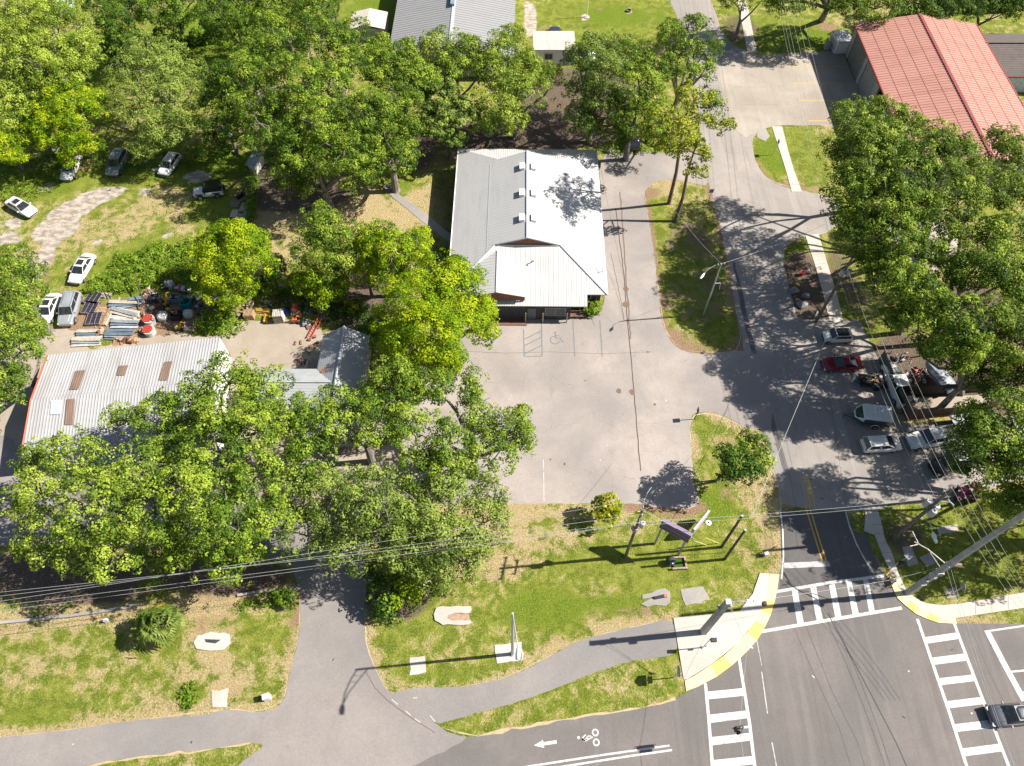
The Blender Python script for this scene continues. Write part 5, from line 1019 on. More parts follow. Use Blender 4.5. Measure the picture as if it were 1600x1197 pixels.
undergrowth('tall_weeds', [(400,455),(470,450),(600,480),(600,560),(565,540),(500,500),(420,470)], 260, .3, .8, 'deep', 'dark undergrowth between the scrap yard and the big trees', seed=8, hmax=.8, hue0=.35)
undergrowth('tall_weeds', [(370,940),(440,922),(465,928),(440,945),(375,955)], 60, .2, .45, 'weed', 'weeds along the old kerb right of the palm', seed=9, hmax=.2)
undergrowth('tall_weeds', [(280,1075),(305,1066),(310,1085),(296,1112),(282,1108)], 34, .2, .45, 'weed', 'single green weed clump in the lawn beside the path', seed=10, hmax=.2)
undergrowth('tall_weeds', [(600,950),(690,900),(700,920),(620,975),(585,970)], 70, .25, .6, 'olive', 'scrub at the foot of the trees right of the driveway', seed=12, hmax=.4)
undergrowth('tall_weeds', [(1380,40),(1600,-10),(1600,20),(1500,22),(1400,25)], 200, .5, 1.2, 'deep', 'dark undergrowth behind the red roof', seed=13, hmax=1.5, leaf=.3)
undergrowth('tall_weeds', [(340,530),(350,526),(380,498),(400,492),(372,530)], 40, .2, .4, 'weed', 'weeds at the white end wall of the workshop', seed=14, hmax=.1)
undergrowth('tall_weeds', [(960,245),(1040,240),(1000,225),(930,230)], 90, .25, .5, 'weed', 'weeds behind the driveway at the back of the hall', seed=15, hmax=.2)
# palm: every frond its own leaf
pb = G(262, 985)
PL = empty('palm_tree', pb, 0, 'squat cabbage palm with a round head of fronds, in the lower left lawn', 'palm')
MB().tube([(0, 0, -.1), (0, 0, 1.2), (.05, 0, 2.1)], [.30, .26, .22], 10).build('trunk', BARK, PL)
FR = leaf_mat('palm_frond', (.05,.10,.015), (.12,.18,.03), (.27,.31,.075), .25, .45); FRY = leaf_mat('old_palm_frond', (.20,.16,.02), (.38,.29,.03), (.5,.4,.08), .25)
rp = random.Random(5)
for k in range(48):
    az = rp.uniform(0, 6.283); el = math.radians(84 - 108 * (k / 47) ** .9) + rp.uniform(-.2, .2); old = k > 43 and rp.random() < .6
    L1 = rp.uniform(.8, 1.35); L2 = rp.uniform(1.0, 1.3); d = Vector((math.cos(az) * math.cos(el), math.sin(az) * math.cos(el), math.sin(el)))
    s = Matrix.Rotation(rp.uniform(-.7, .7), 3, d) @ Vector((-math.sin(az), math.cos(az), 0)); up = s.cross(d) * -1; mb = MB()
    mb.tube([(0, 0, 0), tuple(d * L1 + Vector((0, 0, -.05)))], [.03, .018], 4)
    o_ = d * L1
    for j in range(9):
        a = (j - 4) / 4 * 1.1; dd = d * math.cos(a) + s * math.sin(a); e1 = o_ + dd * L2 * .6 + up * .04 * (j % 2); e2 = o_ + dd * L2 * (1.05 - .12 * abs(a)) + Vector((0, 0, -.45 - .25 * rp.random())); w = s * math.cos(a) - d * math.sin(a)
        mb.add([o_ - w * .015, o_ + w * .015, e1 + w * .095, e1 - w * .095, e2], [(0, 1, 2, 3), (3, 2, 4)])
    o = mb.build('frond', FRY if old else FR, PL, loc=(0, 0, 2.15)); at = o.data.attributes.new('hue', 'FLOAT', 'FACE'); hv = rp.uniform(.25, .8); at.data.foreach_set('value', [min(1, max(0, hv + rp.uniform(-.12, .12))) for _ in o.data.polygons])
print('leaf quads', QUADS)
# ------------------------------------------------------------------ vehicles
def paint(name, col, metal=0.0): return M(name, col, .32, metal, .03, 1.0, coat=.6, dust=.05)
P_WHITE = paint('car_white', (.68, .67, .65)); P_SILVER = paint('car_silver', (.42, .44, .46), .4); P_RED = paint('car_red', (.20, .003, .015)); P_GREY = paint('car_dark_grey', (.075, .08, .095), .3)
P_BLUEG = paint('car_blue_grey', (.19, .235, .28), .3); P_NAVY = paint('car_navy', (.018, .022, .05)); P_BLACK = paint('car_black', (.012, .012, .014)); P_GREEN = paint('car_green', (.02, .06, .045)); P_CREAM = paint('car_cream', (.62, .61, .58))
tyre_m = M('tyre_rubber', (.018, .018, .018), .85, var=.1); rim_m = M('wheel_rim', (.35, .35, .36), .35, .6, .05); lamp_m = M('headlight_glass', (.62, .64, .66), .15, var=.03); tail_m = M('tail_light', (.35, .01, .01), .25, var=.05); plastic_m = M('black_plastic', (.02, .02, .022), .6, var=.1); cglass = M('car_glass', (.018, .022, .026), .05, var=.03, spec=.9)
KINDS = {
 #        L    W    body stations (x, half width, top z)                                                                          greenhouse: base x0,x1, top x0,x1, z base, z top, half width base/top
 'sedan': (4.75, 1.82, [(-2.37,.62,.66),(-2.28,.80,.86),(-1.7,.88,.96),(-1.0,.91,.94),(.0,.91,.92),(.95,.91,.93),(1.5,.90,.90),(2.05,.84,.80),(2.28,.74,.68),(2.37,.55,.55)], (-1.72,1.18,-.98,.30,.92,1.43,.80,.60)),
 'coupe': (4.55, 1.86, [(-2.27,.62,.62),(-2.18,.82,.84),(-1.6,.92,.92),(-.9,.92,.86),(.0,.90,.82),(.9,.90,.82),(1.5,.91,.80),(1.95,.84,.70),(2.18,.72,.58),(2.27,.5,.48)], (-1.75,.95,-.78,.02,.80,1.27,.78,.56)),
 'hatch': (4.15, 1.76, [(-2.07,.70,.80),(-2.0,.82,.98),(-1.5,.87,1.0),(-.9,.88,.98),(.0,.88,.96),(1.0,.88,.97),(1.45,.86,.93),(1.85,.78,.80),(2.03,.66,.66),(2.07,.5,.55)], (-1.98,1.18,-1.62,.28,.97,1.50,.79,.62)),
 'suv':   (4.80, 1.92, [(-2.4,.76,.92),(-2.32,.90,1.12),(-1.7,.95,1.14),(-.9,.96,1.10),(.0,.96,1.08),(1.0,.95,1.08),(1.6,.93,1.05),(2.1,.86,.96),(2.35,.74,.8),(2.4,.6,.6)], (-2.26,1.22,-1.98,.42,1.08,1.74,.86,.70)),
 'truck': (5.6, 2.0, [(-2.8,.80,.92),(-2.75,.94,1.12),(-1.8,.98,1.14),(-.9,.98,1.12),(.0,.98,1.12),(1.0,.97,1.12),(1.7,.96,1.10),(2.4,.90,1.02),(2.75,.78,.85),(2.8,.6,.6)], (-.95,1.45,-.75,.72,1.12,1.86,.86,.72)),
 'compact': (3.3, 1.62, [(-1.62,.66,.85),(-1.55,.76,1.0),(-1.1,.80,1.02),(-.5,.81,1.0),(.2,.81,1.0),(.8,.81,.98),(1.2,.78,.9),(1.5,.70,.76),(1.62,.5,.6)], (-1.45,.95,-1.30,.45,.99,1.48,.74,.68)),
 'jeep': (3.95, 1.66, [(-1.95,.74,.95),(-1.92,.78,1.06),(-1.2,.79,1.08),(-.5,.79,1.08),(.2,.79,1.08),(.75,.77,1.08),(1.3,.70,1.05),(1.8,.66,1.02),(1.92,.64,.9),(1.95,.60,.62)], (-1.86,.62,-1.80,.38,1.08,1.78,.75,.70)),
}
def vehicle(name, label, kind, a, b, col, group=None, cat='car', roof_col=None, sunroof=False, rails=False, z=0.0, tail=None):
    """a = photo point of the rear end, b = photo point of the front end (at mid height)"""
    L, W, st, (bx0, bx1, tx0, tx1, zb, zt, hb, ht) = KINDS[kind]
    pa, pb = G(*a, .7), G(*b, .7); c = (pa + pb) / 2; d = pb - pa; ang = math.atan2(d.y, d.x)
    u = empty(name, (c.x, c.y, z), ang, label, cat, group)
    vs = []; n = 12
    for (x, hw, zt_) in st:
        zl = .26; hw2 = hw
        prof = [(-hw2 * .80, zl), (-hw2 * .97, zl + .14), (-hw2, zl + (zt_ - zl) * .45), (-hw2 * .985, zl + (zt_ - zl) * .80), (-hw2 * .90, zt_ - .03), (-hw2 * .45, zt_ + .015), (hw2 * .45, zt_ + .015), (hw2 * .90, zt_ - .03), (hw2 * .985, zl + (zt_ - zl) * .80), (hw2, zl + (zt_ - zl) * .45), (hw2 * .97, zl + .14), (hw2 * .80, zl)]
        vs += [(x, y, zz) for y, zz in prof]
    fs = []
    for i in range(len(st) - 1):
        for k in range(n): k2 = (k + 1) % n; fs.append((i * n + k, (i + 1) * n + k, (i + 1) * n + k2, i * n + k2))
    fs.append(tuple(range(n))); fs.append(tuple(range((len(st) - 1) * n + n - 1, (len(st) - 1) * n - 1, -1)))
    body = mk('body', vs, fs, col, u, smooth=True)
    md = body.modifiers.new('b', 'EDGE_SPLIT'); md.split_angle = math.radians(38)
    rc = roof_col or col
    B = [(bx0, -hb), (bx1, -hb * .97), (bx1, hb * .97), (bx0, hb)]; T_ = [(tx0, -ht), (tx1, -ht), (tx1, ht), (tx0, ht)]
    bq = [Vector((x, y, zb)) for x, y in B]; tq = [Vector((x, y, zt - .05)) for x, y in T_]
    def pane(nm, i, j, inset=.05):
        q = [bq[i], bq[j], tq[j], tq[i]]; cc = sum(q, Vector()) / 4; q2 = [p.lerp(cc, inset) for p in q]; nr = (q[1] - q[0]).cross(q[3] - q[0]); nr.normalize()
        if nr.dot(cc - Vector((0, 0, cc.z))) < 0: nr = -nr
        MB().add([p + nr * .012 for p in q2] + [p - nr * .02 for p in q2], [(0, 1, 2, 3), (7, 6, 5, 4), (0, 4, 5, 1), (1, 5, 6, 2), (2, 6, 7, 3), (3, 7, 4, 0)]).build(nm, cglass, u)
    # cabin shell in paint, glass set on it
    MB().add([p for p in bq] + [p for p in tq], [(3, 2, 1, 0), (4, 5, 6, 7), (0, 1, 5, 4), (1, 2, 6, 5), (2, 3, 7, 6), (3, 0, 4, 7)]).build('cabin', rc if kind == 'jeep' else col, u)
    pane('windshield', 1, 2, .07); pane('rear_window', 3, 0, .09)
    for s, (i, j) in ((-1, (0, 1)), (1, (2, 3))):
        q = [bq[i], bq[j], tq[j], tq[i]]
        for t0, t1 in (((.05, .48), (.52, .95)) if kind not in ('coupe', 'compact') else ((.08, .92),)):
            p = [q[0].lerp(q[1], t0).lerp(q[3].lerp(q[2], t0), .10), q[0].lerp(q[1], t1).lerp(q[3].lerp(q[2], t1), .10), q[0].lerp(q[1], t1).lerp(q[3].lerp(q[2], t1), .88), q[0].lerp(q[1], t0).lerp(q[3].lerp(q[2], t0), .88)]
            nr = Vector((0, s, .25)).normalized(); MB().add([v + nr * .012 for v in p] + [v - nr * .02 for v in p], [(0, 1, 2, 3), (7, 6, 5, 4), (0, 4, 5, 1), (1, 5, 6, 2), (2, 6, 7, 3), (3, 7, 4, 0)]).build('side_window', cglass, u)
    rv = []; rf = []; nx_, ny_ = 5, 5
    for i in range(nx_):
        for j in range(ny_):
            x = tx0 - .05 + (tx1 - tx0 + .10) * i / (nx_ - 1); y = (-ht - .02) + (2 * ht + .04) * j / (ny_ - 1); ex = abs(i / (nx_ - 1) * 2 - 1) ** 3; ey = abs(j / (ny_ - 1) * 2 - 1) ** 3; rv.append((x, y, zt - .055 * max(ex, ey) - .01 * (ex + ey)))
    for i in range(nx_ - 1):
        for j in range(ny_ - 1): q = i * ny_ + j; rf.append((q, q + ny_, q + ny_ + 1, q + 1))
    ro = mk('roof', rv, rf, rc, u, smooth=True); ro.modifiers.new('s', 'SOLIDIFY').thickness = .04
    if sunroof: MB().box((tx0 * .2 + tx1 * .8 - .25, 0, zt + .006), (.55, ht * 1.35, .014)).build('sunroof', cglass, u); MB().box((tx0 * .7 + tx1 * .3, 0, zt + .004), (.30, ht * 1.3, .012)).build('sunroof', cglass, u)
    if rails:
        for s in (-1, 1): MB().tube([(tx0 + .1, s * ht * .9, zt + .04), (tx1 - .1, s * ht * .9, zt + .04)], .022, 5).build('roof_rail', plastic_m, u)
    wr = .31 if kind not in ('suv', 'truck', 'jeep') else .38; ax = L / 2 - (.85 if kind != 'compact' else .55)
    for sx in (-1, 1):
        for s in (-1, 1):
            w = empty('wheel', (sx * ax, s * (W / 2 - .13 + (.10 if kind == 'jeep' else 0)), wr), 0, parent=u)
            mb = MB(); mb.tube([(0, -.11, 0), (0, -.09, 0), (0, .09, 0), (0, .11, 0)], [wr * .9, wr, wr, wr * .9], 18); mb.build('tyre', tyre_m, w)
            MB().tube([(0, s * .10, 0), (0, s * .125, 0)], wr * .62, 12).build('rim', rim_m, w)
            if kind == 'jeep': MB().box((sx * ax, s * (W / 2 - .06), wr * 2 + .12), (.95, .30, .06)).build('fender_flare', plastic_m, u)
            else:
                pts = [(sx * ax + (wr + .055) * math.cos(t), s * (W / 2 - .045), wr + (wr + .055) * math.sin(t)) for t in [math.pi * q / 8 for q in range(9)]]
                MB().tube(pts, .035, 5).build('wheel_arch', plastic_m, u)
    hz = st[-2][2] - .06
    for s in (-1, 1):
        MB().box((L / 2 - .17, s * W * .34, hz), (.22, .34, .13), rz=-s * .35).build('headlight', lamp_m, u)
        MB().box((-L / 2 + .10, s * W * .36, st[1][2] - .10), (.12, .30, .16), rz=s * .25).build('tail_light', tail_m, u)
        MB().box((bx1 - .30, s * (W / 2 + .07), zb + .02), (.12, .20, .13)).build('mirror', col if kind not in ('jeep',) else plastic_m, u)
    MB().box((L / 2 - .01, 0, .42), (.05, W * .62, .16)).build('grille', plastic_m, u); MB().box((-L / 2 + .02, 0, .45), (.05, W * .6, .12)).build('bumper_trim', plastic_m, u)
    MB().tube([(bx1 + .06, -.35, zb + .03), (bx1 - .12, .10, zb + .14)], .012, 4).tube([(bx1 + .06, .12, zb + .03), (bx1 - .12, .5, zb + .14)], .012, 4).build('wiper', plastic_m, u)
    if kind in ('sedan', 'coupe', 'hatch', 'suv'):
        x = (bx1 + L / 2) / 2
        for s in (-1, 1): MB().tube([(bx1 - .02, s * W * .30, st[-5][2] + .025), (L / 2 - .35, s * W * .24, st[-3][2] + .02)], .013, 4).build('bonnet_crease', col, u)
    if kind == 'jeep':
        MB().tube([(-2.02, 0, .98), (-2.24, 0, .98)], .37, 16).build('spare_tyre', tyre_m, u); MB().box((2.02, 0, .55), (.16, 1.5, .18)).build('front_bumper', plastic_m, u); MB().box((-.9, 0, 1.80), (1.9, 1.44, .05)).build('soft_top', roof_col or plastic_m, u)
    if kind == 'truck':
        MB().box((-1.85, 0, 1.165), (1.75, 1.62, .03)).build('bed_floor', plastic_m, u)
        for s in (-1, 1): MB().box((-1.85, s * .86, 1.2), (1.8, .10, .10)).build('bed_rail', col, u)
        MB().box((-2.75, 0, 1.2), (.08, 1.7, .10)).build('tailgate', col, u)
    return u
V = vehicle
g = 'cars left in the overgrown field'
V('parked_car', 'old white saloon with sunroof, alone at the left edge of the field', 'sedan', (12,311), (53,334), P_CREAM, g, sunroof=True)
V('parked_car', 'white saloon with sunroof beside the sandy track, above the silver car', 'sedan', (138,401), (117,437), P_WHITE, g, sunroof=True)
V('parked_car', 'long white saloon half under the bronze tree, left of the silver wagon', 'sedan', (86,457), (63,508), P_WHITE, g, sunroof=True)
V('parked_car', 'silver grey wagon with roof rails beside the scrap yard', 'suv', (115,462), (102,504), P_SILVER, g, rails=True)
V('parked_car', 'white saloon poking out below the vivid yellow-green tree', 'sedan', (118,246), (103,276), P_WHITE, g)
V('parked_car', 'blue-grey estate car in the shade, middle of the three by the trees', 'suv', (191,239), (175,270), P_BLUEG, g)
V('parked_car', 'white car under the willow-like tree, rightmost of the three by the trees', 'hatch', (274,243), (255,270), P_WHITE, g)
V('parked_jeep', 'white off-roader with black soft top and spare wheel on its tail', 'jeep', (347,296), (304,301), P_WHITE, g, roof_col=P_BLACK)
g = 'vehicles parked by the street'
V('parked_car', 'tiny white car with an all-black roof, top of the row by the street', 'compact', (1328,524), (1290,525), P_WHITE, g, roof_col=P_BLACK)
V('parked_car', 'glossy dark red sports coupe, second in the row by the street', 'coupe', (1346,566), (1286,568), P_RED, g)
V('parked_car', 'small white hatchback alone in the dappled shade below the trailer', 'hatch', (1352,695), (1404,692), P_WHITE, g)
V('parked_truck', 'white crew-cab truck coming out from under the trees by the brown fence', 'truck', (1490,678), (1427,689), P_WHITE, g, cat='truck')
V('parked_truck', 'dark pickup with a white load cover, half under the lowest trees', 'truck', (1520,712), (1466,730), P_BLACK, g, cat='truck', roof_col=P_WHITE)
V('parked_car', 'navy blue car seen from behind, by the small white building at the top', 'sedan', (867,63), (867,44), P_NAVY)
V('parked_car', 'black car in deep shade behind the hall, under the green trees', 'suv', (990,226), (988,206), P_BLACK)
V('moving_car', 'dark grey saloon crossing the right crosswalk at the right edge', 'sedan', (1632,1112), (1542,1120), P_GREY)
V('parked_truck', 'white and pale green pickup inside the scrap compound, behind the fence', 'truck', (1412,625), (1392,580), P_CREAM, cat='truck')
V('parked_van', 'white van partly hidden behind the small white building at the top', 'suv', (892,86), (922,88), P_WHITE, cat='van')
dk_ = empty('deck_trailer', (G(1518,668).x, G(1518,668).y, 0), .12, 'long pale flat deck behind the white crew-cab truck, under the trees', 'trailer')
MB().box((0, 0, 1.15), (5.2, 2.3, .12)).build('deck', M('pale_deck', (.34, .34, .35), .7), dk_); MB().box((0, 0, .8), (4.8, .9, .5)).build('frame', plastic_m, dk_)
for sx in (-1.4, 1.4):
    for s in (-1, 1): MB().tube([(sx, s * .85, .42), (sx, s * 1.1, .42)], .42, 14).build('wheel', tyre_m, dk_)
sheet('compound_slab', [(1408,626),(1470,620),(1545,616),(1552,636),(1480,647),(1420,652)], .012, yard_m, jit=.05)
# trailer with green sides
tr = empty('box_trailer', (G(1364, 650, .9).x, G(1364, 650, .9).y, 0), math.radians(172), 'green box trailer with sloping white nose and a load frame on its roof', 'trailer')
body = [(-1.75,-.95),(1.15,-.95),(1.9,-.35),(1.9,.35),(1.15,.95),(-1.75,.95)]
MB().prism(body, .5, 1.55).build('side_wall', P_GREEN, tr)
MB().prism([(-1.78,-.98),(1.18,-.98),(1.18,.98),(-1.78,.98)], 1.55, 1.63).build('roof', P_WHITE, tr)
MB().add([(1.18,-.98,1.63),(1.18,.98,1.63),(2.0,.42,.95),(2.0,-.42,.95),(1.18,-.98,1.0),(1.18,.98,1.0)], [(0,3,2,1),(0,4,3),(1,2,5)]).build('nose', P_WHITE, tr)
MB().box((1.62, .30, 1.32), (.5, .55, .02), ry=.69).build('hatch', plastic_m, tr)
for i in range(5): MB().tube([(-1.6 + i * .42, -.85, 1.8), (-1.6 + i * .42, .85, 1.8)], .03, 5).build('rack_bar', white_m, tr)
for s in (-.85, 0, .85): MB().tube([(-1.7, s, 1.8), (.2, s, 1.8)], .03, 5).build('rack_rail', white_m, tr)
for x in (-1.7, .2):
    for s in (-.85, .85): MB().tube([(x, s, 1.6), (x, s, 1.8)], .03, 5).build('rack_post', white_m, tr)
MB().tube([(1.9, .3, .5), (2.9, 0, .5), (1.9, -.3, .5)], .045, 6).tube([(2.85, 0, .5), (2.85, 0, .05)], .05, 6).build('drawbar', plastic_m, tr)
for s in (-1, 1):
    w = empty('wheel', (-.3, s * 1.06, .33), 0, parent=tr); MB().tube([(0, -.1, 0), (0, .1, 0)], .33, 16).build('tyre', tyre_m, w); MB().tube([(0, s * .1, 0), (0, s * .12, 0)], .2, 12).build('rim', rim_m, w)
    MB().tube([(-.3 + .42 * math.cos(t), s * 1.06, .33 + .42 * math.sin(t)) for t in [math.pi * q / 6 for q in range(7)]], .05, 5).build('mudguard', white_m, tr)
MB().box((-1.77, 0, 1.0), (.04, 1.7, .9)).build('rear_door', P_BLACK, tr)
# machinery trailer
ye = M('machine_yellow', (.44, .26, .03), .5, var=.15); rust = M('rust_brown', (.20, .085, .045), .85, var=.2); bluep = M('blue_plastic', (.012, .08, .34), .45, var=.08); teal = M('teal_plastic', (.005, .20, .235), .4, var=.08); redp = M('red_plastic', (.42, .05, .03), .5, var=.1); orangep = M('orange_paint', (.6, .14, .03), .5, var=.1); bagm = M('white_bag', (.50, .495, .475), .8, var=.16, scale=6); alu = M('dull_aluminium', (.38, .40, .42), .4, .3, .12); cream_p = M('cream_sheet', (.48, .42, .32), .7, var=.12); solar_m = M('solar_cell', (.030, .028, .045), .35, var=.1); greywood = M('grey_pallet_wood', (.30, .25, .20), .9, var=.25, scale=8); pinkp = M('pink_paint', (.50, .06, .16), .5, var=.1); purple_m = M('purple_paint', (.10, .045, .17), .5, var=.06); lilac = M('lilac_paint', (.34, .29, .38), .5, var=.05)
mt = empty('machinery_trailer', (G(1362, 596, .4).x, G(1362, 596, .4).y, 0), math.radians(176), 'open trailer loaded with a jumble of yellow and black machine parts', 'trailer')
MB().box((-.3, 0, .52), (3.4, 1.7, .08)).build('deck', plastic_m, mt); MB().tube([(1.4, .5, .5), (2.3, 0, .5), (1.4, -.5, .5)], .05, 6).build('drawbar', plastic_m, mt); MB().tube([(2.1, 0, .3), (2.1, 0, 1.0)], .16, 10).build('gas_cylinder', P_WHITE, mt)
for s in (-1, 1): MB().tube([(-.4, s * .95 - .08, .32), (-.4, s * .95 + .08, .32)], .32, 14).build('wheel', tyre_m, mt)
r_ = random.Random(3)
for k in range(26):
    x, y = r_.uniform(-1.7, 1.1), r_.uniform(-.7, .7); z = r_.uniform(.65, 1.0); m_ = r_.choice([ye, ye, plastic_m, plastic_m, alu, rust])
    if k % 2: MB().tube([(x, y, z), (x + r_.uniform(-.7, .7), y + r_.uniform(-.5, .5), z + r_.uniform(-.1, .4))], r_.uniform(.03, .09), 7).build('machine_arm', m_, mt)
    else: MB().tube([(x, y, z - .1), (x, y, z + .18)], [r_.uniform(.12, .25), r_.uniform(.08, .2)], 9).build('machine_part', m_, mt)
# quad bikes
def quad(px, py, rz, col, label):
    q = empty('quad_bike', G(px, py), rz, label, 'quad bike', 'quad bikes under the lowest trees')
    MB().tube([(-.75, 0, .55), (-.3, 0, .72), (.2, 0, .62), (.75, 0, .6)], [.18, .22, .18, .16], 10).build('body', col, q); MB().tube([(-.7, 0, .82), (-.1, 0, .84)], [.16, .13], 8).build('seat', plastic_m, q)
    for sx in (-.6, .6):
        MB().box((sx, 0, .66), (.5, 1.02, .06), rx=0).build('mudguard', col, q)
        for s in (-1, 1): MB().tube([(sx, s * .40, .3), (sx, s * .62, .3)], .29, 14).build('wheel', tyre_m, q)
    MB().tube([(.3, -.42, .98), (.32, 0, .92), (.3, .42, .98)], .025, 6).tube([(.32, 0, .92), (.5, 0, .6)], .03, 6).build('handlebar', plastic_m, q); MB().box((-.75, 0, .8), (.4, .7, .04)).build('rack', plastic_m, q)
quad(1500, 776, 1.2, pinkp, 'pink quad bike, left one of the two under the lowest trees'); quad(1518, 772, .8, M('crimson_paint', (.42, .02, .06), .4, var=.1), 'crimson quad bike, right one of the two under the lowest trees')
# small boat in compound
bt = empty('small_boat', G(1465, 592, .5), 2.0, 'small silver covered boat in the scrap compound', 'boat')
bv = []; bf = []; sts = [(-2.1,.75,.9),(-1.2,.85,1.0),(0,.88,1.15),(1.0,.72,1.05),(1.8,.38,.85),(2.2,.05,.75)]
for x, w_, z in sts: bv += [(x, -w_, .35), (x, -w_, z * .72), (x, -w_ * .5, z), (x, w_ * .5, z), (x, w_, z * .72), (x, w_, .35)]
for i in range(5):
    for k in range(6): k2 = (k + 1) % 6; bf.append((i * 6 + k, (i + 1) * 6 + k, (i + 1) * 6 + k2, i * 6 + k2))
bf += [tuple(range(6)), tuple(range(35, 29, -1))]
mk('hull_cover', bv, bf, M('silver_cover', (.24, .27, .32), .4, var=.15), bt); MB().tube([(-2.1, -.86, .5), (1.0, -.74, .5), (2.2, 0, .5), (1.0, .74, .5), (-2.1, .86, .5)], .05, 6).build('rub_rail', plastic_m, bt)

# ------------------------------------------------------------------ fences of the compound
def fence(label, pts, h, mat, plank=.24, name='board_fence', cat='fence', group='board fences of the scrap compound'):
    P = [Vector(G(*p)) for p in pts]; u = empty(name, P[0], 0, label, cat, group); me = {}
    for a, b in zip(P, P[1:]):
        L = (b - a).length; n = max(1, int(L / plank)); d = (b - a) / L; ang = math.atan2(d.y, d.x)
        for i in range(n):
            c = a - P[0] + d * (i + .5) * L / n; hh = h * random.uniform(.985, 1.02)
            key = round(hh, 2)
            if key not in me: o = MB().box((0, 0, hh / 2), (L / n * .95, .03, hh)).build('board', mat, u); me[key] = o.data
            else: o = bpy.data.objects.new('board', me[key]); COL.objects.link(o); o.parent = u
            o.location = c; o.rotation_euler = (0, 0, ang)
        for i in range(int(L / 2.4) + 1):
            c = a - P[0] + d * min(L, i * 2.4) + Vector((-d.y, d.x, 0)) * .07; MB().box((c.x, c.y, h / 2), (.1, .1, h)).build('post', mat, u)
        m = (a + b) / 2 - P[0] + Vector((-d.y, d.x, 0)) * .05
        for z in (.3, h * .85): MB().box((m.x, m.y, z), (L, .04, .09), rz=ang).build('rail', mat, u)
    return u
fbrown = M('fence_brown', (.135, .085, .062), .9, var=.25, scale=4); fdark = M('fence_dark', (.012, .011, .011), .8, var=.1); fgreen = M('fence_green', (.06, .10, .09), .7, var=.1)
fence('brown board fence forming the left and lower sides of the compound', [(1400,626), (1416,657), (1480,651), (1548,640)], 2.0, fbrown)
fence('black board fence inside the compound, above the brown one', [(1403,621), (1470,616), (1540,612)], 2.0, fdark)
fence('faded green board fence along the street side of the compound', [(1372,562), (1388,600), (1402,632)], 1.8, fgreen)
# ------------------------------------------------------------------ poles, lamps, wires
wood_pole = bark_mat('weathered_pole', (.085, .072, .062), (.22, .19, .165)); conc_pole = M('concrete_pole', (.34, .345, .35), .8, var=.15, scale=2); galv_pole = M('galvanised_pole', (.46, .48, .50), .4, .3, .06); wire_m = M('wire', (.42, .42, .42), .5, 0, .03); dwire = M('dark_wire', (.05, .05, .055), .6, var=.05); porcelain = M('insulator', (.50, .50, .50), .3, var=.05)
def upole(name, label, base, h, r=.16, mat=None, lean=(0, 0), cat='utility pole', group=None):
    b = G(*base); u = empty(name, b, 0, label, cat, group); top = Vector((lean[0], lean[1], h)); MB().tube([(0, 0, -.1), tuple(top * .5), tuple(top)], [r, r * .85, r * .68], 12).build('pole', mat or wood_pole, u); return u, b + top
def hgt_at(base, ty):
    b = G(*base); lo, hi = 0.0, 60.0
    for _ in range(40):
        m = (lo + hi) / 2; zz = m - CAMH; d = b.y * CP - zz * SP; up = b.y * SP + zz * CP
        if 598.5 - FPX * up / d > ty: lo = m
        else: hi = m
    return lo
def cross(u, z, L, ang, n=4, top=Vector((0, 0, 0))):
    MB().box((top.x, top.y, z), (L, .10, .12), rz=ang).build('crossarm', wood_pole, u); c, s = math.cos(ang), math.sin(ang); out = []
    for k in range(n):
        t = (k / (n - 1) - .5) * (L - .25); p = (top.x + c * t, top.y + s * t, z + .06); MB().tube([p, (p[0], p[1], p[2] + .10), (p[0], p[1], p[2] + .22)], [.05, .08, .04], 8).build('insulator', porcelain, u); out.append((p[0], p[1], p[2] + .22))
    return out
def transformer(u, x, y, z, r=.26, h=.85): MB().tube([(x, y, z), (x, y, z + .08), (x, y, z + h - .1), (x, y, z + h)], [r * .9, r, r, r * .8], 14).tube([(x, y, z + h), (x + .08, y, z + h + .22)], [.05, .03], 6).build('transformer', M('transformer_grey', (.42, .43, .43), .5, var=.08), u)
def wire(p, q, sag=.4, r=.016, mat=None, label=None, group='overhead wires'):
    p, q = Vector(p), Vector(q); r = .021 if r > .03 else min(r, .013); pts = [p.lerp(q, i / 16) - Vector((0, 0, 4 * sag * (i / 16) * (1 - i / 16))) for i in range(17)]
    o = MB().tube([x - pts[0] for x in pts], r, 5).build('overhead_wire', mat or wire_m, loc=pts[0]); setp(o, label or 'thin overhead wire of the street bundle', 'wire', group); return o
# pole A: lower centre
hA = hgt_at((977,870), 797)
ua, ta = upole('utility_pole', 'tall wooden utility pole beside the purple sign, with street wires and yellow tag', (977,870), hA, .17)
ia = cross(ua, hA - .35, 2.4, 1.35, 4); ia2 = cross(ua, hA - 1.5, 1.6, 1.35, 3)
transformer(ua, .38, -.1, hA - 3.4); MB().box((-.30, .2, hA - 1.0), (.42, .06, .42)).build('yellow_tag', M('tag_yellow', (.6, .6, .03), .5, var=.05), ua); MB().tube([(0, 0, hA - 1.6), (.4, 1.2, hA - .9), (.5, 1.5, hA + .1), (.9, 2.0, hA + .3)], .035, 6).build('riser_pipe', galv_pole, ua)
MB().tube([(0, 0, hA - 4.8), (-.1, .1, hA - 4.4), (0, 0, hA - 4.0)], [.22, .32, .22], 10).build('splice_box', M('purple_grey', (.30, .22, .27), .6), ua)
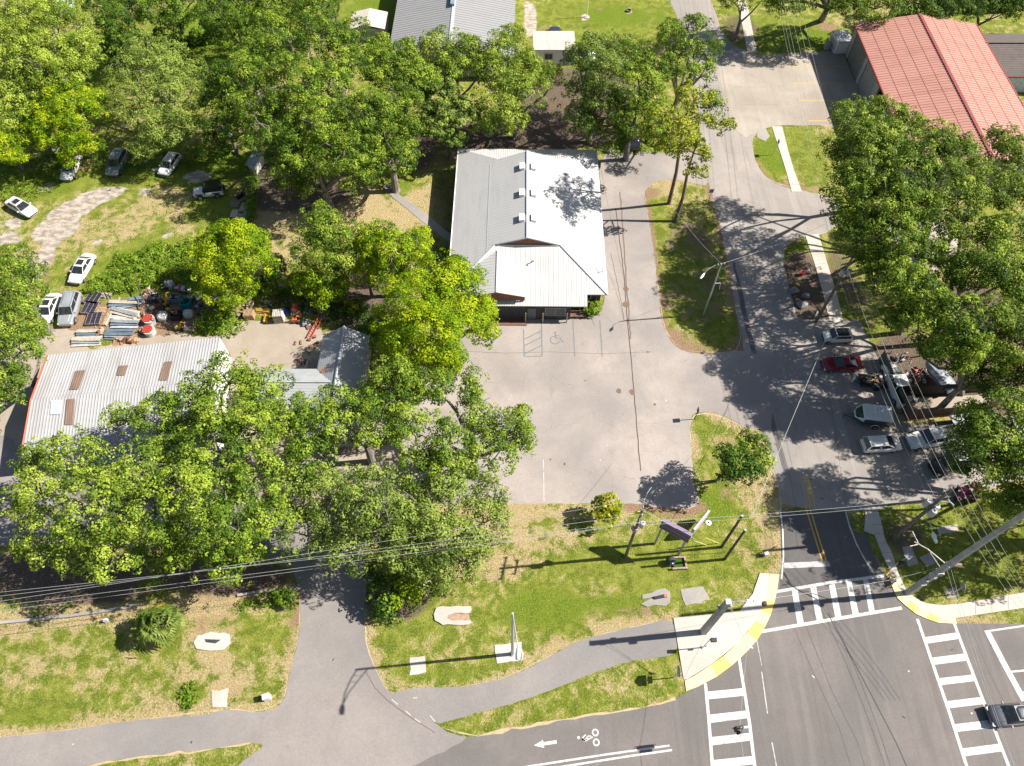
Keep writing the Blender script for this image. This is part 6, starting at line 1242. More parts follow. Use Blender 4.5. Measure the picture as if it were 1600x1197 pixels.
# wires of pole A to the left
cols = [((0,923), 9.6), ((0,929), 9.5), ((0,937), 9.3), ((0,944), 8.6), ((0,952), 7.6)]
srcs = [Vector(ia[0]), Vector(ia[1]), Vector(ia[3]), Vector(ia2[0]), Vector((0, 0, hA - 3.0))]
def extend(p, q, k): return p + (q - p) * k
baseA = G(977, 870)
for i, ((pp, h), s) in enumerate(zip(cols, srcs)):
    p = baseA + s; q = G(pp[0], pp[1], h); wire(p, extend(p, q, 1.35), .45, .024, label=['topmost','second from top','middle','second from bottom','lowest'][i] + ' of the five wires running left from the pole by the purple sign', group='wires running left from the pole by the purple sign')
# dark cable group to the right of pole A
gB = G(1395, 842); hB = hgt_at((1395,842), 760)
ub, tb = upole('utility_pole', 'dark wooden utility pole with grey transformer and lamp, leaning over the right lawn', (1395,842), hB, .19)
ib = cross(ub, hB - .2, 2.6, .35, 4); transformer(ub, .42, -.05, hB - 5.0, .30, 1.0); transformer(ub, -.1, .45, hB - 5.0, .30, 1.0); transformer(ub, .1, -.48, hB - 5.1, .30, 1.0)
MB().tube([(0, 0, hB - 6.2), (.3, -1.0, hB - 5.8), (.4, -2.1, hB - 6.0)], .035, 6).build('lamp_arm', galv_pole, ub); MB().tube([(.38, -1.8, hB - 5.95), (.4, -2.1, hB - 6.0), (.45, -2.8, hB - 6.05)], [.10, .20, .12], 10).build('lamp_head', white_m, ub)
MB().tube([(0, 0, hB - 3.0), (1.0, -.2, hB - 2.9), (1.3, -.3, hB - 3.1)], .03, 6).tube([(1.0, .2, hB - 3.2), (1.25, -.45, hB - 3.0)], .06, 6).build('cutout_arm', porcelain, ub)
baseB = gB
hC = hgt_at((1275,503), 398); gC = G(1275, 503)
uc, tc = upole('utility_pole', 'wooden utility pole with crossarms and transformers against the tree crowns, right of the street', (1275,503), hC, .18)
ic = cross(uc, hC - .2, 2.8, .3, 4); cross(uc, hC - 1.3, 2.0, .3, 3); transformer(uc, .35, -.25, hC - 3.0); transformer(uc, -.35, -.25, hC - 3.0); MB().tube([(0, 0, hC - .4), (.9, .3, hC + .1), (1.3, .9, hC - .1), (1.5, .4, hC - .3)], .035, 6).build('switch_arm', porcelain, uc)
MB().tube([(.6, .4, hC - 1), (.55, .9, hC - .4)], .08, 6).build('arrester', porcelain, uc)
gD = G(1165, -90); hD = 12.0
ud, td = upole('utility_pole', 'utility pole beyond the top edge carrying the street bundle', (1165,-90), hD, .18); idd = cross(ud, hD - .2, 2.6, .3, 4)
gE2 = G(1650, 1120); 
for k in range(4):
    n4 = ['leftmost', 'second', 'third', 'rightmost'][k]; lab = n4 + ' thin bundle wire between the %s'
    wire(baseB + Vector(ib[k]), gC + Vector(ic[k]), .9, .024, label=lab % 'two wooden poles right of the street', group='street bundle'); wire(gC + Vector(ic[k]), gD + Vector(idd[k]), 1.0, .024, label=lab % 'crossarm pole and the top edge of the photo', group='street bundle')
    wire(baseB + Vector(ib[k]), G(1660 + k * 9, 1040, 9.5), .6, .024, label=lab % 'transformer pole and the lower right edge', group='street bundle')
for dz in (3.2, 4.0):
    lab = ('upper' if dz < 3.5 else 'lower') + ' of the two low wires %s'
    wire(baseB + Vector((0, 0, hB - dz)), gC + Vector((0, 0, hC - dz)), .8, .03, label=lab % 'between the two wooden poles right of the street', group='lower street wires'); wire(gC + Vector((0, 0, hC - dz)), gD + Vector((0, 0, hD - dz)), .9, .03, label=lab % 'from the crossarm pole to the top edge', group='lower street wires')
    wire(baseB + Vector((0, 0, hB - dz + .8)), baseA + Vector((0, 0, hA - dz + .6)), .5, .022, label=('upper' if dz < 3.5 else 'lower') + ' wire crossing the side street between the two tall wooden poles', group='wires across the side street')
# pole with lamp left of the street
gL = G(1099, 492); hL = hgt_at((1099,492), 412)
ul, tl = upole('lamp_pole', 'old grey pole with curved street lamp in the shaded strip left of the street', (1099,492), hL, .11, conc_pole, cat='street lamp')
MB().tube([(0, 0, hL - .5), (-.6, -.1, hL - .1), (-1.5, -.6, hL - .25), (-2.0, -1.1, hL - .5)], .025, 6).build('lamp_arm', conc_pole, ul); MB().tube([(-1.9, -1.0, hL - .45), (-2.15, -1.3, hL - .55), (-2.4, -1.6, hL - .62)], [.07, .15, .09], 10).build('lamp_head', white_m, ul)
MB().tube([(.1, 0, hL - 3.3), (.8, .3, hL - 3.6), (.9, .2, hL - 4.6)], .03, 6).build('conduit', galv_pole, ul); cross(ul, hL - .2, 1.0, .2, 2)
wire(gL + Vector((0, 0, hL)), G(1055, 330, 7.5), .3, .02, label='thin wire from the street-left lamp pole towards the pines', group='single service wires')
wire(gL + Vector((0, 0, hL)), G(1290, 350, 9.0), .4, .02, label='thin wire from the street-left lamp pole across the side street', group='single service wires')
wire(G(984, 478, 3.5) , G(925, 190, 9), .5, .02, dwire, label='dark service wire passing right of the white roof', group='single service wires')
# long service wire across the street
wire(G(1290,530, 7.0), G(1127,855, 0) + Vector((1.2, .4, 7.2)), .2, .034, label='long pale wire from the right trees down to the two stub poles', group='single service wires')
wire(G(1138,640,9.5), baseA + Vector((0, 0, hA - 2)), .3, .02, dwire, label='dark wire from the pole by the purple sign towards the street corner', group='single service wires')
wire(G(575,500,6.0), G(392,552,4.4), .2, .022, label='wire crossing from the big yellow-green trees to the workshop', group='single service wires')
# stub poles
for b, ty, lab in (((1127,855), 806, 'left one of the two dark wooden stub poles in the lawn'), ((1132,874), 828, 'right one of the two dark wooden stub poles, lower down the lawn')):
    h = hgt_at(b, ty); u_, t_ = upole('stub_pole', lab, b, h, .15, M('tarred_pole', (.075, .06, .052), .9, var=.2)); MB().tube([(0, .0, h), (0, 0, h + .03)], .11, 10).build('cap', galv_pole, u_)
gy = M('guy_yellow', (.50, .47, .12), .5, var=.05)
for a, b, lab in (((1084,845,2.0), (1104,852,0), 'upper yellow guy-wire guard in the lawn'), ((1102,840,2.2), (1123,849,0), 'lower right yellow guy-wire guard in the lawn')):
    p, q = G(*b), G(*a); o = MB().tube([(0, 0, 0), tuple(q - p)], .035, 8).build('guy_guard', gy, loc=p); setp(o, lab, 'guy guard', 'yellow guy guards')
wire(G(1104,852,0), ta, 0, .014, label='guy wire rising to the pole by the purple sign', group='guy wires')
# tall metal street lamp
gl = G(801, 1022); LM = empty('street_lamp', gl, 0, 'tall bare metal lamp post with a double arm in the lower lawn', 'street lamp'); hl = 13.3
MB().tube([(0, 0, 0), (0, 0, hl * .5), (0, 0, hl)], [.17, .13, .09], 14).build('pole', galv_pole, LM); MB().cyl((0, 0, 0), .28, .12, 14).build('base_flange', galv_pole, LM)
tip = (.38, -2.9, hl + 1.15)
MB().tube([(0, 0, hl - .1), (.1, -.8, hl + .45), (.25, -1.9, hl + .95), tip], .045, 8).tube([(0, 0, hl - 1.0), (.1, -.8, hl - .3), (.25, -1.9, hl + .65), tip], .04, 8).build('arm', galv_pole, LM)
for y in (-.5, -1.0): MB().tube([(.08, y, hl - .05 - y * .45), (.08, y - .05, hl - .75 - y * .75)], .02, 5).build('arm_strut', galv_pole, LM)
MB().tube([(tip[0], tip[1] + .1, tip[2]), (tip[0], tip[1] - .35, tip[2]), (tip[0], tip[1] - .75, tip[2] - .02)], [.10, .19, .13], 10).build('lamp_head', M('lamp_head_grey', (.5, .51, .52), .5), LM)
jb = empty('junction_box', G(811, 1025), .05, 'dark square lid on the pad beside the tall lamp post', 'hatch'); MB().box((0, 0, .09), (.5, .62, .08)).build('lid', M('hatch_grey', (.16, .165, .18), .6), jb)
# signal strain pole on the corner
gs = G(1098, 988); hs = 9.7
SGp = empty('signal_pole', gs, .0, 'thick square concrete signal pole on the pale corner pavement', 'signal pole')
MB().box((0, 0, hs / 2), (.52, .52, hs), taper=.78).build('pole', conc_pole, SGp); MB().box((0, 0, hs + .03), (.46, .46, .06)).build('cap', trim_m, SGp)
MB().box((.30, 0, hs - .6), (.12, .5, .35)).build('cable_clamp', galv_pole, SGp); MB().box((-.30, .1, 7.6), (.12, .4, .4)).build('control_box', conc_pole, SGp)
MB().tube([(.2, .1, hs - .5), (1.6, .2, hs - .2), (2.4, .15, hs - .4)], .035, 6).build('camera_arm', galv_pole, SGp); MB().tube([(2.2, .15, hs - .35), (2.5, .15, hs - .35)], [.12, .10], 10).build('dome_camera', white_m, SGp); MB().box((3.1, .0, hs - .6), (.28, .3, .5)).build('detector', plastic_m, SGp)
MB().tube([(2.4, .15, hs - .4), (3.1, 0, hs - .5)], .03, 6).build('detector_arm', galv_pole, SGp)
# big concrete pole at lower right
gb = G(1417, 927); hb_ = 20.5
BP = empty('strain_pole', gb, 0, 'very tall grey concrete pole at lower right, running out of the photo', 'signal pole')
MB().box((0, 0, hb_ / 2), (.50, .50, hb_), rz=.1, taper=.62).build('pole', conc_pole, BP)
for z in (3.2, 5.2, 6.4, 8.2): MB().box((.02, 0, z), (.56 - z * .009, .56 - z * .009, .12), rz=.1).build('band', galv_pole, BP)
MB().box((.34, -.1, 6.0), (.22, .3, .6)).box((-.30, -.25, 4.4), (.2, .25, .45)).build('control_box', conc_pole, BP); MB().tube([(-.1, .1, 7.9), (-1.6, 1.3, 8.4), (-2.5, 2.0, 8.3)], .05, 8).tube([(-.1, .1, 6.9), (-1.3, 1.1, 8.1)], .03, 6).build('arm', M('arm_cream', (.55, .50, .44), .5), BP)
MB().tube([(-2.2, 1.9, 8.3), (-2.45, 2.9, 8.4)], .05, 6).tube([(-2.1, 1.8, 8.3), (-3.0, 1.6, 8.3)], .04, 6).build('antenna_head', M('arm_cream', (.55, .50, .44), .5), BP); MB().tube([(.2, -.1, 8.4), (.75, -.25, 8.6)], [.16, .22], 8).build('siren', M('siren_pink', (.5, .35, .28), .6), BP)
# signal heads on span wires
def sig_head(p, rz, label, n=3):
    u = empty('traffic_signal', p, rz, label, 'traffic signal', 'hanging traffic signals'); MB().box((0, 0, -.5), (.42, .30, 1.05)).build('housing', plastic_m, u); MB().box((0, .17, -.5), (.62, .03, 1.25)).build('back_plate', plastic_m, u)
    for k, c in enumerate(((.25, .01, .01), (.3, .18, .01), (.01, .2, .06))):
        MB().tube([(0, -.15, -.18 - k * .33), (0, -.17, -.18 - k * .33)], .13, 12).build('lens', M('lens_%s' % 'red amber green'.split()[k], c, .3, var=.03), u); MB().tube([(0, -.16, -.12 - k * .33), (0, -.36, -.14 - k * .33)], .15, 10, False).build('visor', plastic_m, u)
    MB().tube([(0, 0, 0), (0, 0, .45)], .04, 6).build('hanger', galv_pole, u); MB().tube([(.3, 0, .1), (.62, 0, .12)], .09, 8).build('camera', white_m, u); return u
tF = gs + Vector((.25, 0, hs - .5)); tE = gb + Vector((0, 0, 8.2))
q1 = G(1168, 1010, 6.8); q2 = G(1156, 1138, 6.6); q3 = G(1392, 908, 6.3)
wire(tF, q1, .1, .022, label='upper cable from the corner signal pole out to the white camera', group='signal cables'); wire(tF + Vector((0, 0, -.4)), q1, .1, .018, label='lower cable from the corner signal pole out to the white camera', group='signal cables'); wire(q1, q2, .15, .02, label='cable from the white camera to the signal head above the left crosswalk', group='signal cables'); wire(q2, G(1172, 1260, 6.5), .1, .02, label='cable from the signal head above the left crosswalk to the bottom edge', group='signal cables')
wire(tF, q3 + Vector((0, 0, .4)), .35, .022, label='cable above the upper crosswalk from the corner signal pole', group='signal cables'); wire(q3 + Vector((0, 0, .4)), tE, .1, .022, label='short cable from the kerb signal head to the tall concrete pole', group='signal cables')
wire(gb + Vector((0, 0, 8.2)), G(1600, 1235, 6.5), .4, .022, label='upper cable from the tall concrete pole across the junction', group='signal cables'); wire(gb + Vector((0, 0, 7.6)), G(1600, 1235, 6.3), .5, .018, label='lower cable from the tall concrete pole across the junction', group='signal cables')
sig_head(q2, .15, 'black signal head hanging over the left crosswalk'); sig_head(q3 + Vector((0, 0, .2)), 1.6, 'black signal head hanging at the yellow kerb on the right')
cm = empty('span_camera', q1, 0, 'small white camera hanging at the yellow kerb of the left corner', 'camera'); MB().tube([(0, 0, 0), (.42, -.12, -.05)], .08, 8).build('housing', white_m, cm); MB().tube([(-.05, -.1, -.1), (.05, -.25, -.2)], .06, 8).build('bracket', white_m, cm)
# pedestrian posts and signs
def post(label, base, h, items, cat='sign post', name='sign_post', col=None):
    u = empty(name, G(*base), 0, label, cat); MB().tube([(0, 0, 0), (0, 0, h)], .045, 8).build('post', col or galv_pole, u)
    for it in items: it(u, h)
    return u
post('pedestrian signal post with a small black head on the pale corner', (1098,1012), 3.0, [lambda u, h: MB().box((.3, -.05, h), (.5, .32, .42)).build('signal_head', plastic_m, u), lambda u, h: MB().box((0, -.1, 1.2), (.2, .14, .3)).build('push_button', M('button_grey', (.3,.31,.3),.5), u), lambda u, h: MB().cyl((0, 0, 0), .16, .18, 12).build('base', galv_pole, u)], 'pedestrian signal', 'pedestrian_signal')
post('thin sign post with a pointed board and small plate in the verge by the corner', (1052,1059), 3.0, [lambda u, h: MB().prism([(-.0, 0), (.0, 0), (0, 0)], 0, 0) if False else MB().add([(-.02, .45 * a_, h - .2 + .45 * b_) for a_, b_ in ((-1, .6), (-1, -1), (1, -1), (1, .6), (0, 1.25))] + [(.02, .45 * a_, h - .2 + .45 * b_) for a_, b_ in ((-1, .6), (-1, -1), (1, -1), (1, .6), (0, 1.25))], [(0, 1, 2, 3, 4), (9, 8, 7, 6, 5), (0, 5, 6, 1), (1, 6, 7, 2), (2, 7, 8, 3), (3, 8, 9, 4), (4, 9, 5, 0)]).build('sign_board', M('sign_back', (.25, .26, .26), .5), u), lambda u, h: MB().box((0, 0, h - .95), (.04, .6, .4)).build('lower_plate', M('sign_back', (.25, .26, .26), .5), u)])
post('pedestrian signal post with a square head beside the yellow kerb of the right sidewalk', (1383,895), 3.0, [lambda u, h: MB().box((.2, -.1, h), (.4, .35, .5)).build('signal_head', plastic_m, u), lambda u, h: MB().box((-.15, 0, .95), (.2, .16, .3)).build('push_button', ye, u)], 'pedestrian signal', 'pedestrian_signal')
post('sign post with a round board in the right lawn by the bare slab', (1483,930), 2.6, [lambda u, h: MB().tube([(-.02, 0, h), (.02, 0, h)], .42, 8).build('sign_board', M('sign_back', (.25, .26, .26), .5), u)])
post('short grey post with a square lid in the shaded right lawn', (1402,882), 2.2, [lambda u, h: MB().box((.15, .1, h), (.75, .6, .08), rz=.6).build('panel', M('panel_grey', (.30, .31, .32), .5), u)], 'post')
post('thin black sign post at the upper end of the small street-side verge', (1085,655), 1.9, [lambda u, h: MB().box((0, 0, h), (.06, .5, .7)).build('sign_board', plastic_m, u)], col=plastic_m)
post('thin sign post at the top of the shaded strip left of the street', (1106,318), 2.2, [lambda u, h: MB().box((0, 0, h), (.55, .05, .6)).build('sign_board', M('sign_back', (.25, .26, .26), .5), u)])
post('sign post in the small green island beside the fire station walk', (1208,242), 2.3, [lambda u, h: MB().box((.1, 0, h), (.05, .6, .6)).build('sign_board', M('sign_back', (.25, .26, .26), .5), u)])
post('wooden survey stake standing in the lower left lawn', (215,1028), .8, [lambda u, h: MB().box((-.2, .1, h * .9), (.5, .05, .05), ry=-.3).build('flag_strip', M('orange_rust', (.5, .16, .07), .8), u)], 'stake', 'survey_stake', woodtan)
for px, py, lab, sc_ in ((419,1091,'white utility box at the right end of the lower left lawn', .55), (168,971,'tiny white marker box near the old kerb, lower left', .32), (1195,868,'small grey cabinet in the verge by the crosswalk', .4), (1371,655,'small grey box by the trailer', .35)):
    b = empty('utility_box', G(px, py), .3, lab, 'utility box'); MB().box((0, 0, sc_ * .8), (sc_, sc_ * .8, sc_ * 1.6)).build('cabinet', white_m if sc_ != .4 else conc_pole, b); MB().box((0, 0, sc_ * 1.63), (sc_ * 1.1, sc_ * .9, .05)).build('lid', trim_m, b)
# purple pylon sign
s0, s1 = G(1104, 803, 0), G(1078, 835, 0)
p_l, p_r = G(1036, 811, 6.0), G(1080, 838, 5.6)
dv = Vector((p_r.x - p_l.x, p_r.y - p_l.y, 0)); Lw = dv.length; an = math.atan2(dv.y, dv.x)
SG = empty('pylon_sign', ((p_l.x + p_r.x) / 2, (p_l.y + p_r.y) / 2, 0), an, 'purple and lilac roadside sign board on posts beside the tall utility pole', 'sign')
hS = 5.8
for x in (-Lw * .42, Lw * .42): MB().box((x, 0, hS / 2 - .4), (.2, .2, hS - .8)).build('post', lilac, SG)
MB().box((0, 0, hS - .75), (Lw, .30, 1.7)).build('board', purple_m, SG)
MB().box((0, 0, hS + .13), (Lw + .1, .34, .08)).build('top_cap', M('dull_lilac', (.22, .17, .26), .5, var=.05), SG)
for z in (hS - .1, hS - .72, hS - 1.5): MB().box((0, -.165, z), (Lw * .96, .03, .06)).build('frame_strip', lilac, SG)
# lean-to panel (second board on the right, seen edge on)
pb0, pb1 = G(1082, 832, 1.6), G(1106, 802, 1.6); dv = pb1 - pb0
S2 = empty('folded_sign_panel', (pb0 + pb1) / 2 - Vector((0, 0, 1.6)), math.atan2(dv.y, dv.x), 'long narrow lilac-white panel standing at the right end of the purple sign', 'sign')
MB().box((0, 0, 1.6), (dv.length, .22, 1.5)).build('panel', M('lilac_white', (.44, .41, .44), .5), S2); MB().box((0, .14, 1.5), (dv.length * .9, .04, 1.4)).build('painted_shade', P_BLACK, S2)  # black sheet paints shade onto the side facing away from the sun
for x in (-1, 1): MB().box((x, 0, .45), (.12, .12, .9)).build('leg', galv_pole, S2)
# brick planter with a black cylinder
pp = empty('brick_planter', G(1060, 881), .05, 'small square brick planter in the lawn with grass inside', 'planter')
for (x, y, w_, d_) in ((0, .55, 1.5, .2), (0, -.55, 1.5, .2), (.65, 0, .2, .9)):
    n = int(max(w_, d_) / .25)
    for i in range(n):
        t = (i + .5) / n - .5
        for k in range(2): MB().box((x + (w_ * t if w_ > d_ else 0), y + (d_ * t if d_ > w_ else 0), .1 + k * .2), ((w_ / n if w_ > d_ else w_) - .02, (d_ / n if d_ > w_ else d_) - .02, .18)).build('brick', M('planter_brick', (.36, .25, .19), .9, var=.25, scale=6), pp)
MB().box((0, 0, .16), (1.1, .9, .06)).build('grass_fill', LEAF['weed'], pp)
bc = empty('meter_drum', G(1048, 880), 0, 'dark drum standing against the left side of the brick planter', 'drum'); MB().tube([(0, 0, 0), (0, 0, .85), (0, 0, .95)], [.36, .36, .2], 14).build('body', P_GREY, bc); MB().tube([(-.05, -.3, .5), (0, -.34, .9)], .07, 6).build('meter', alu, bc)
# striped fallen pole in the verge, old kerb wall lower left
w0 = [(-60,985),(0,974),(60,968),(110,963),(160,956),(215,947)]
P = [Vector(G(*p)) for p in w0]; o = MB(); 
for a, b in zip(P, P[1:]): d = b - a; o.box(((a + b) / 2 - P[0]) + Vector((0, 0, .12)), (d.length + .02, .28, .26), rz=math.atan2(d.y, d.x))
o = o.build('old_kerb', oldconc_m, loc=P[0]); setp(o, 'long low weathered concrete kerb left of the palm', 'kerb', 'old kerbs above the lower left lawn')
P = [Vector(G(*p)) for p in [(372,931),(410,925),(450,921),(470,920)]]; o = MB()
for a, b in zip(P, P[1:]): d = b - a; o.box(((a + b) / 2 - P[0]) + Vector((0, 0, .12)), (d.length + .02, .25, .26), rz=math.atan2(d.y, d.x))
o = o.build('old_kerb', oldconc_m, loc=P[0]); setp(o, 'short piece of old kerb between palm and entrance driveway', 'kerb', 'old kerbs above the lower left lawn')
wb = empty('white_trough', G(577, 905), .05, 'white block at the right edge of the entrance driveway under the shrub', 'block'); MB().box((0, 0, .25), (.9, .35, .5)).build('body', white_m, wb); MB().box((0, 0, .53), (.95, .4, .06)).build('rim', trim_m, wb)
# planter bed on the shaded island: rocks and small ornaments
rk = M('garden_rock', (.26, .25, .25), .9, var=.2); rr = random.Random(8)
for i, (x, y, s, lab) in enumerate(((1240,455,.55,'pale boulder at the street edge of the planted island'),(1258,464,.5,'bluish boulder right of the first one in the planted island'),(1253,478,.65,'large angular boulder near the foot of the planted island'),(1262,426,.4,'small light boulder beside the red pot in the planted island'))):
    b = G(x, y); vs = sph(26, np.random.default_rng(i + 4), -1.0) * (s * (1 + np.random.default_rng(i).random((26, 1)) * .3)); import bmesh
    bm = bmesh.new(); [bm.verts.new(tuple(v * np.array([1, .8, .7]))) for v in vs]; bmesh.ops.convex_hull(bm, input=bm.verts); me = bpy.data.meshes.new('boulder'); bm.to_mesh(me); bm.free(); me.materials.append(rk); o = bpy.data.objects.new('boulder', me); COL.objects.link(o); o.location = (b.x, b.y, s * .35); setp(o, lab, 'boulder', 'boulders in the planted island')
rp_ = empty('red_pot', G(1252, 430), 0, 'small dark red pot among the boulders of the planted island', 'pot'); MB().tube([(0, 0, 0), (0, 0, .5), (0, 0, .55)], [.2, .3, .32], 12).build('body', M('pot_red', (.35, .03, .03), .5), rp_)
wm = empty('kerb_stone', G(1275, 492), 1.0, 'short white stake lying at the foot of the planted island', 'stake'); MB().box((0, 0, .12), (1.0, .16, .2)).build('body', white_m, wm)

# ------------------------------------------------------------------ scrap yard
def pallet(label, px, py, rz, col=None, z=0, n=7, w=1.2, d=1.1, tilt=0, group='pallets in the scrap yard', parent=None):
    c = col or greywood; u = empty('pallet', G(px, py, z) if z == 0 else G(px, py, 0) + Vector((0, 0, z)), rz, label, 'pallet', group); u.rotation_euler = (tilt, 0, rz)
    for k in range(n): MB().box((0, -d / 2 + d * (k + .5) / n, .13), (w, d / n * .62, .03)).build('slat', c, u)
    for x in (-w / 2 + .06, 0, w / 2 - .06): MB().box((x, 0, .065), (.09, d, .1)).build('bearer', c, u)
    return u
def sheets(label, px, py, rz, L, W_, n, mat, wave=.03, name='metal_sheet_stack', cat='metal sheets', fan=.12, part='sheet'):
    u = empty(name, G(px, py), rz, label, cat, 'stacks of metal sheet in the scrap yard'); r = random.Random(px * 7 + py)
    for k in range(n):
        vs = []; fs = []; nx, ny = 6, 9; oy = (k - n / 2) * W_ / n * .9; a = r.uniform(-fan, fan) * .5; z = .12 + .10 * (k % 3) + .03 * k
        for i in range(nx):
            for j in range(ny):
                x = (i / (nx - 1) - .5) * L * r.uniform(.985, 1.0); y = (j / (ny - 1) - .5) * W_ / n * 1.35; vs.append((x * math.cos(a) - y * math.sin(a), oy + x * math.sin(a) + y * math.cos(a), z + wave * math.cos(j * 2.4) + .03 * math.sin(i + k)))
        for i in range(nx - 1):
            for j in range(ny - 1): q = i * ny + j; fs.append((q, q + ny, q + ny + 1, q + 1))
        o = mk(part, vs, fs, mat[k % len(mat)] if isinstance(mat, list) else mat, u); o.modifiers.new('t', 'SOLIDIFY').thickness = .015
    return u
def pipes(label, px, py, rz, L, n, r0, mat, rows=2, cat='pipes', name='pipe_stack'):
    u = empty(name, G(px, py), rz, label, cat)
    for k in range(n):
        row = k // (n // rows + 1); i = k % (n // rows + 1); y = (i - n / rows / 2) * r0 * 2.1 + row * r0; MB().tube([(-L / 2 * random.uniform(.9, 1), y, r0 + row * r0 * 1.8), (L / 2 * random.uniform(.9, 1), y + random.uniform(-.1, .1), r0 + row * r0 * 1.8)], r0, 8).build('pipe', mat[k % len(mat)] if isinstance(mat, list) else mat, u)
    return u
def crate(label, px, py, rz, w, d, h, mat, fill=None, cat='crate', name='crate', fillcol=None, z=0):
    u = empty(name, G(px, py) + Vector((0, 0, z)), rz, label, cat); t = .05
    for s in (-1, 1):
        MB().box((s * (w / 2 - t / 2), 0, h / 2), (t, d, h)).build('side', mat, u); MB().box((0, s * (d / 2 - t / 2), h / 2), (w - 2 * t, t, h)).build('side', mat, u)
    MB().box((0, 0, .05), (w - 2 * t, d - 2 * t, .06)).build('floor', mat, u)
    if fill:
        r = random.Random(px + py)
        for k in range(fill):
            x, y = r.uniform(-w * .36, w * .36), r.uniform(-d * .36, d * .36); MB().tube([(x, y, h * .55), (x + r.uniform(-.2, .2), y + r.uniform(-.2, .2), h * r.uniform(.9, 1.25))], r.uniform(.06, .14), 7).build('content', fillcol[k % len(fillcol)], u)
    return u
def bag(label, px, py, w, h, mat, cat='bulk bag', name='bulk_bag', tilt=0):
    u = empty(name, G(px, py), tilt, label, cat); vs = []; fs = []; n = 12; rs = [(.0, .42), (.12, .5), (.5, .53), (.85, .5), (.97, .40), (1.0, .2)]
    for t, r in rs:
        for k in range(n): a = 2 * math.pi * k / n; q = (abs(math.cos(a)) ** 4 + abs(math.sin(a)) ** 4) ** -.25; vs.append((w * r * q * math.cos(a), w * r * q * math.sin(a), h * t + (random.uniform(-.04, .04) if t > .5 else 0)))
    for i in range(len(rs) - 1):
        for k in range(n): k2 = (k + 1) % n; fs.append((i * n + k, i * n + k2, (i + 1) * n + k2, (i + 1) * n + k))
    fs.append(tuple(range((len(rs) - 1) * n, len(rs) * n))); mk('body', vs, fs, mat, u, smooth=True)
    for a in (.8, 2.4, 3.9, 5.5): x, y = w * .48 * math.cos(a), w * .48 * math.sin(a); MB().tube([(x, y, h * .9), (x * .8, y * .8, h * 1.2), (x * .6, y * 1.0, h * .95)], .025, 5).build('loop', mat, u)
    return u
def heap(label, px, py, w, d, h, mats, n, name='scrap_heap', cat='scrap heap', seed=0):
    u = empty(name, G(px, py), 0, label, cat); r = random.Random(seed + px)
    for k in range(n):
        x, y = r.gauss(0, w * .25), r.gauss(0, d * .25); z = max(.08, h * (1 - (x / w * 2) ** 2 - (y / d * 2) ** 2) * r.uniform(.5, 1)); m_ = r.choice(mats); q = r.random()
        if q < .4: MB().tube([(x, y, z), (x + r.uniform(-.6, .6), y + r.uniform(-.5, .5), max(.05, z + r.uniform(-.25, .25)))], r.uniform(.03, .09), 6).build('scrap_bar', m_, u)
        elif q < .75: MB().box((x, y, z), (r.uniform(.2, .7), r.uniform(.2, .6), r.uniform(.04, .25)), rz=r.uniform(0, 3), rx=r.uniform(-.5, .5), taper=r.uniform(.7, 1)).build('scrap_plate', m_, u)
        else: MB().tube([(x, y, z - .1), (x + .05, y, z + .2)], [r.uniform(.1, .24), r.uniform(.08, .2)], 9).build('scrap_can', m_, u)
    return u
WD = [greywood, woodtan, cream_p]; MT = [alu, M('blue_steel', (.20, .26, .31), .45, .3, .1), bagm]
def solar(label, px, py, rz, n=1):
    for k in range(1):
        u = empty('panel_frame', G(px, py), rz, label, 'panel rack', 'dark panel racks left of the sheet stacks'); 
        for i in range(4):
            for j in range(3): MB().box((-.55 + j * .55, -.66 + i * .44, .4), (.50, .40, .03)).build('cell', solar_m, u)
        for x in (-.83, -.275, .275, .83): MB().box((x, 0, .39), (.05, 1.85, .05)).build('bar', greywood, u)
        for y in (-.9, .9): MB().box((0, y, .2), (1.7, .05, .4)).build('stand', greywood, u)
solar('dark gridded panel rack, top of three left of the metal sheets', 148, 468, -.2); solar('dark gridded panel rack, middle of three left of the metal sheets', 143, 483, -.1); solar('dark gridded panel rack, lowest of three left of the metal sheets', 149, 500, .05)
pallet('worn pallet standing beside the dark racks', 158, 487, 1.5, woodtan)
pipes('bundle of long thin timbers lying between the racks and the metal sheets', 171, 492, 1.5, 3.6, 8, .07, WD, cat='timber', name='timber_bundle')
pipes('upright loose timbers at the left end of the metal sheets', 178, 480, 1.35, 3.0, 5, .06, [woodtan, greywood], cat='timber', name='timber_bundle')
sheets('pale curled sheets at the lower left corner of the scrap yard', 137, 533, .03, 3.4, 1.3, 4, [bagm, alu, cream_p])
sheets('grey sheets with dark gaps above the pale curled ones', 143, 520, .02, 3.2, 1.2, 4, [alu, MT[1], cream_p])
sheets('blue-grey sheets lying right of the pale curled ones', 188, 523, .0, 3.4, 1.5, 5, [MT[1], alu])
sheets('long shiny blue-white sheets in the middle of the scrap yard', 197, 505, -.03, 3.3, 1.3, 4, [bagm, MT[1], alu])
sheets('white curled sheets fanned out above the shiny ones', 197, 490, -.12, 3.6, 1.4, 4, [bagm, cream_p, alu], fan=.4)
sheets('thin sheets and offcuts at the top of the stacks', 195, 475, .12, 3.6, 1.2, 4, [alu, MT[1], cream_p], fan=.4)
sheets('dark steel sheets near the slanting beam', 218, 470, .35, 2.2, 1.1, 3, [MT[1], plastic_m], fan=.5)
pallet('broken pallet frame by the workshop wall, left', 186, 535, .1, woodtan, tilt=.2); pallet('broken pallet frame by the workshop wall, right', 206, 530, -.15, woodtan, tilt=-.15)
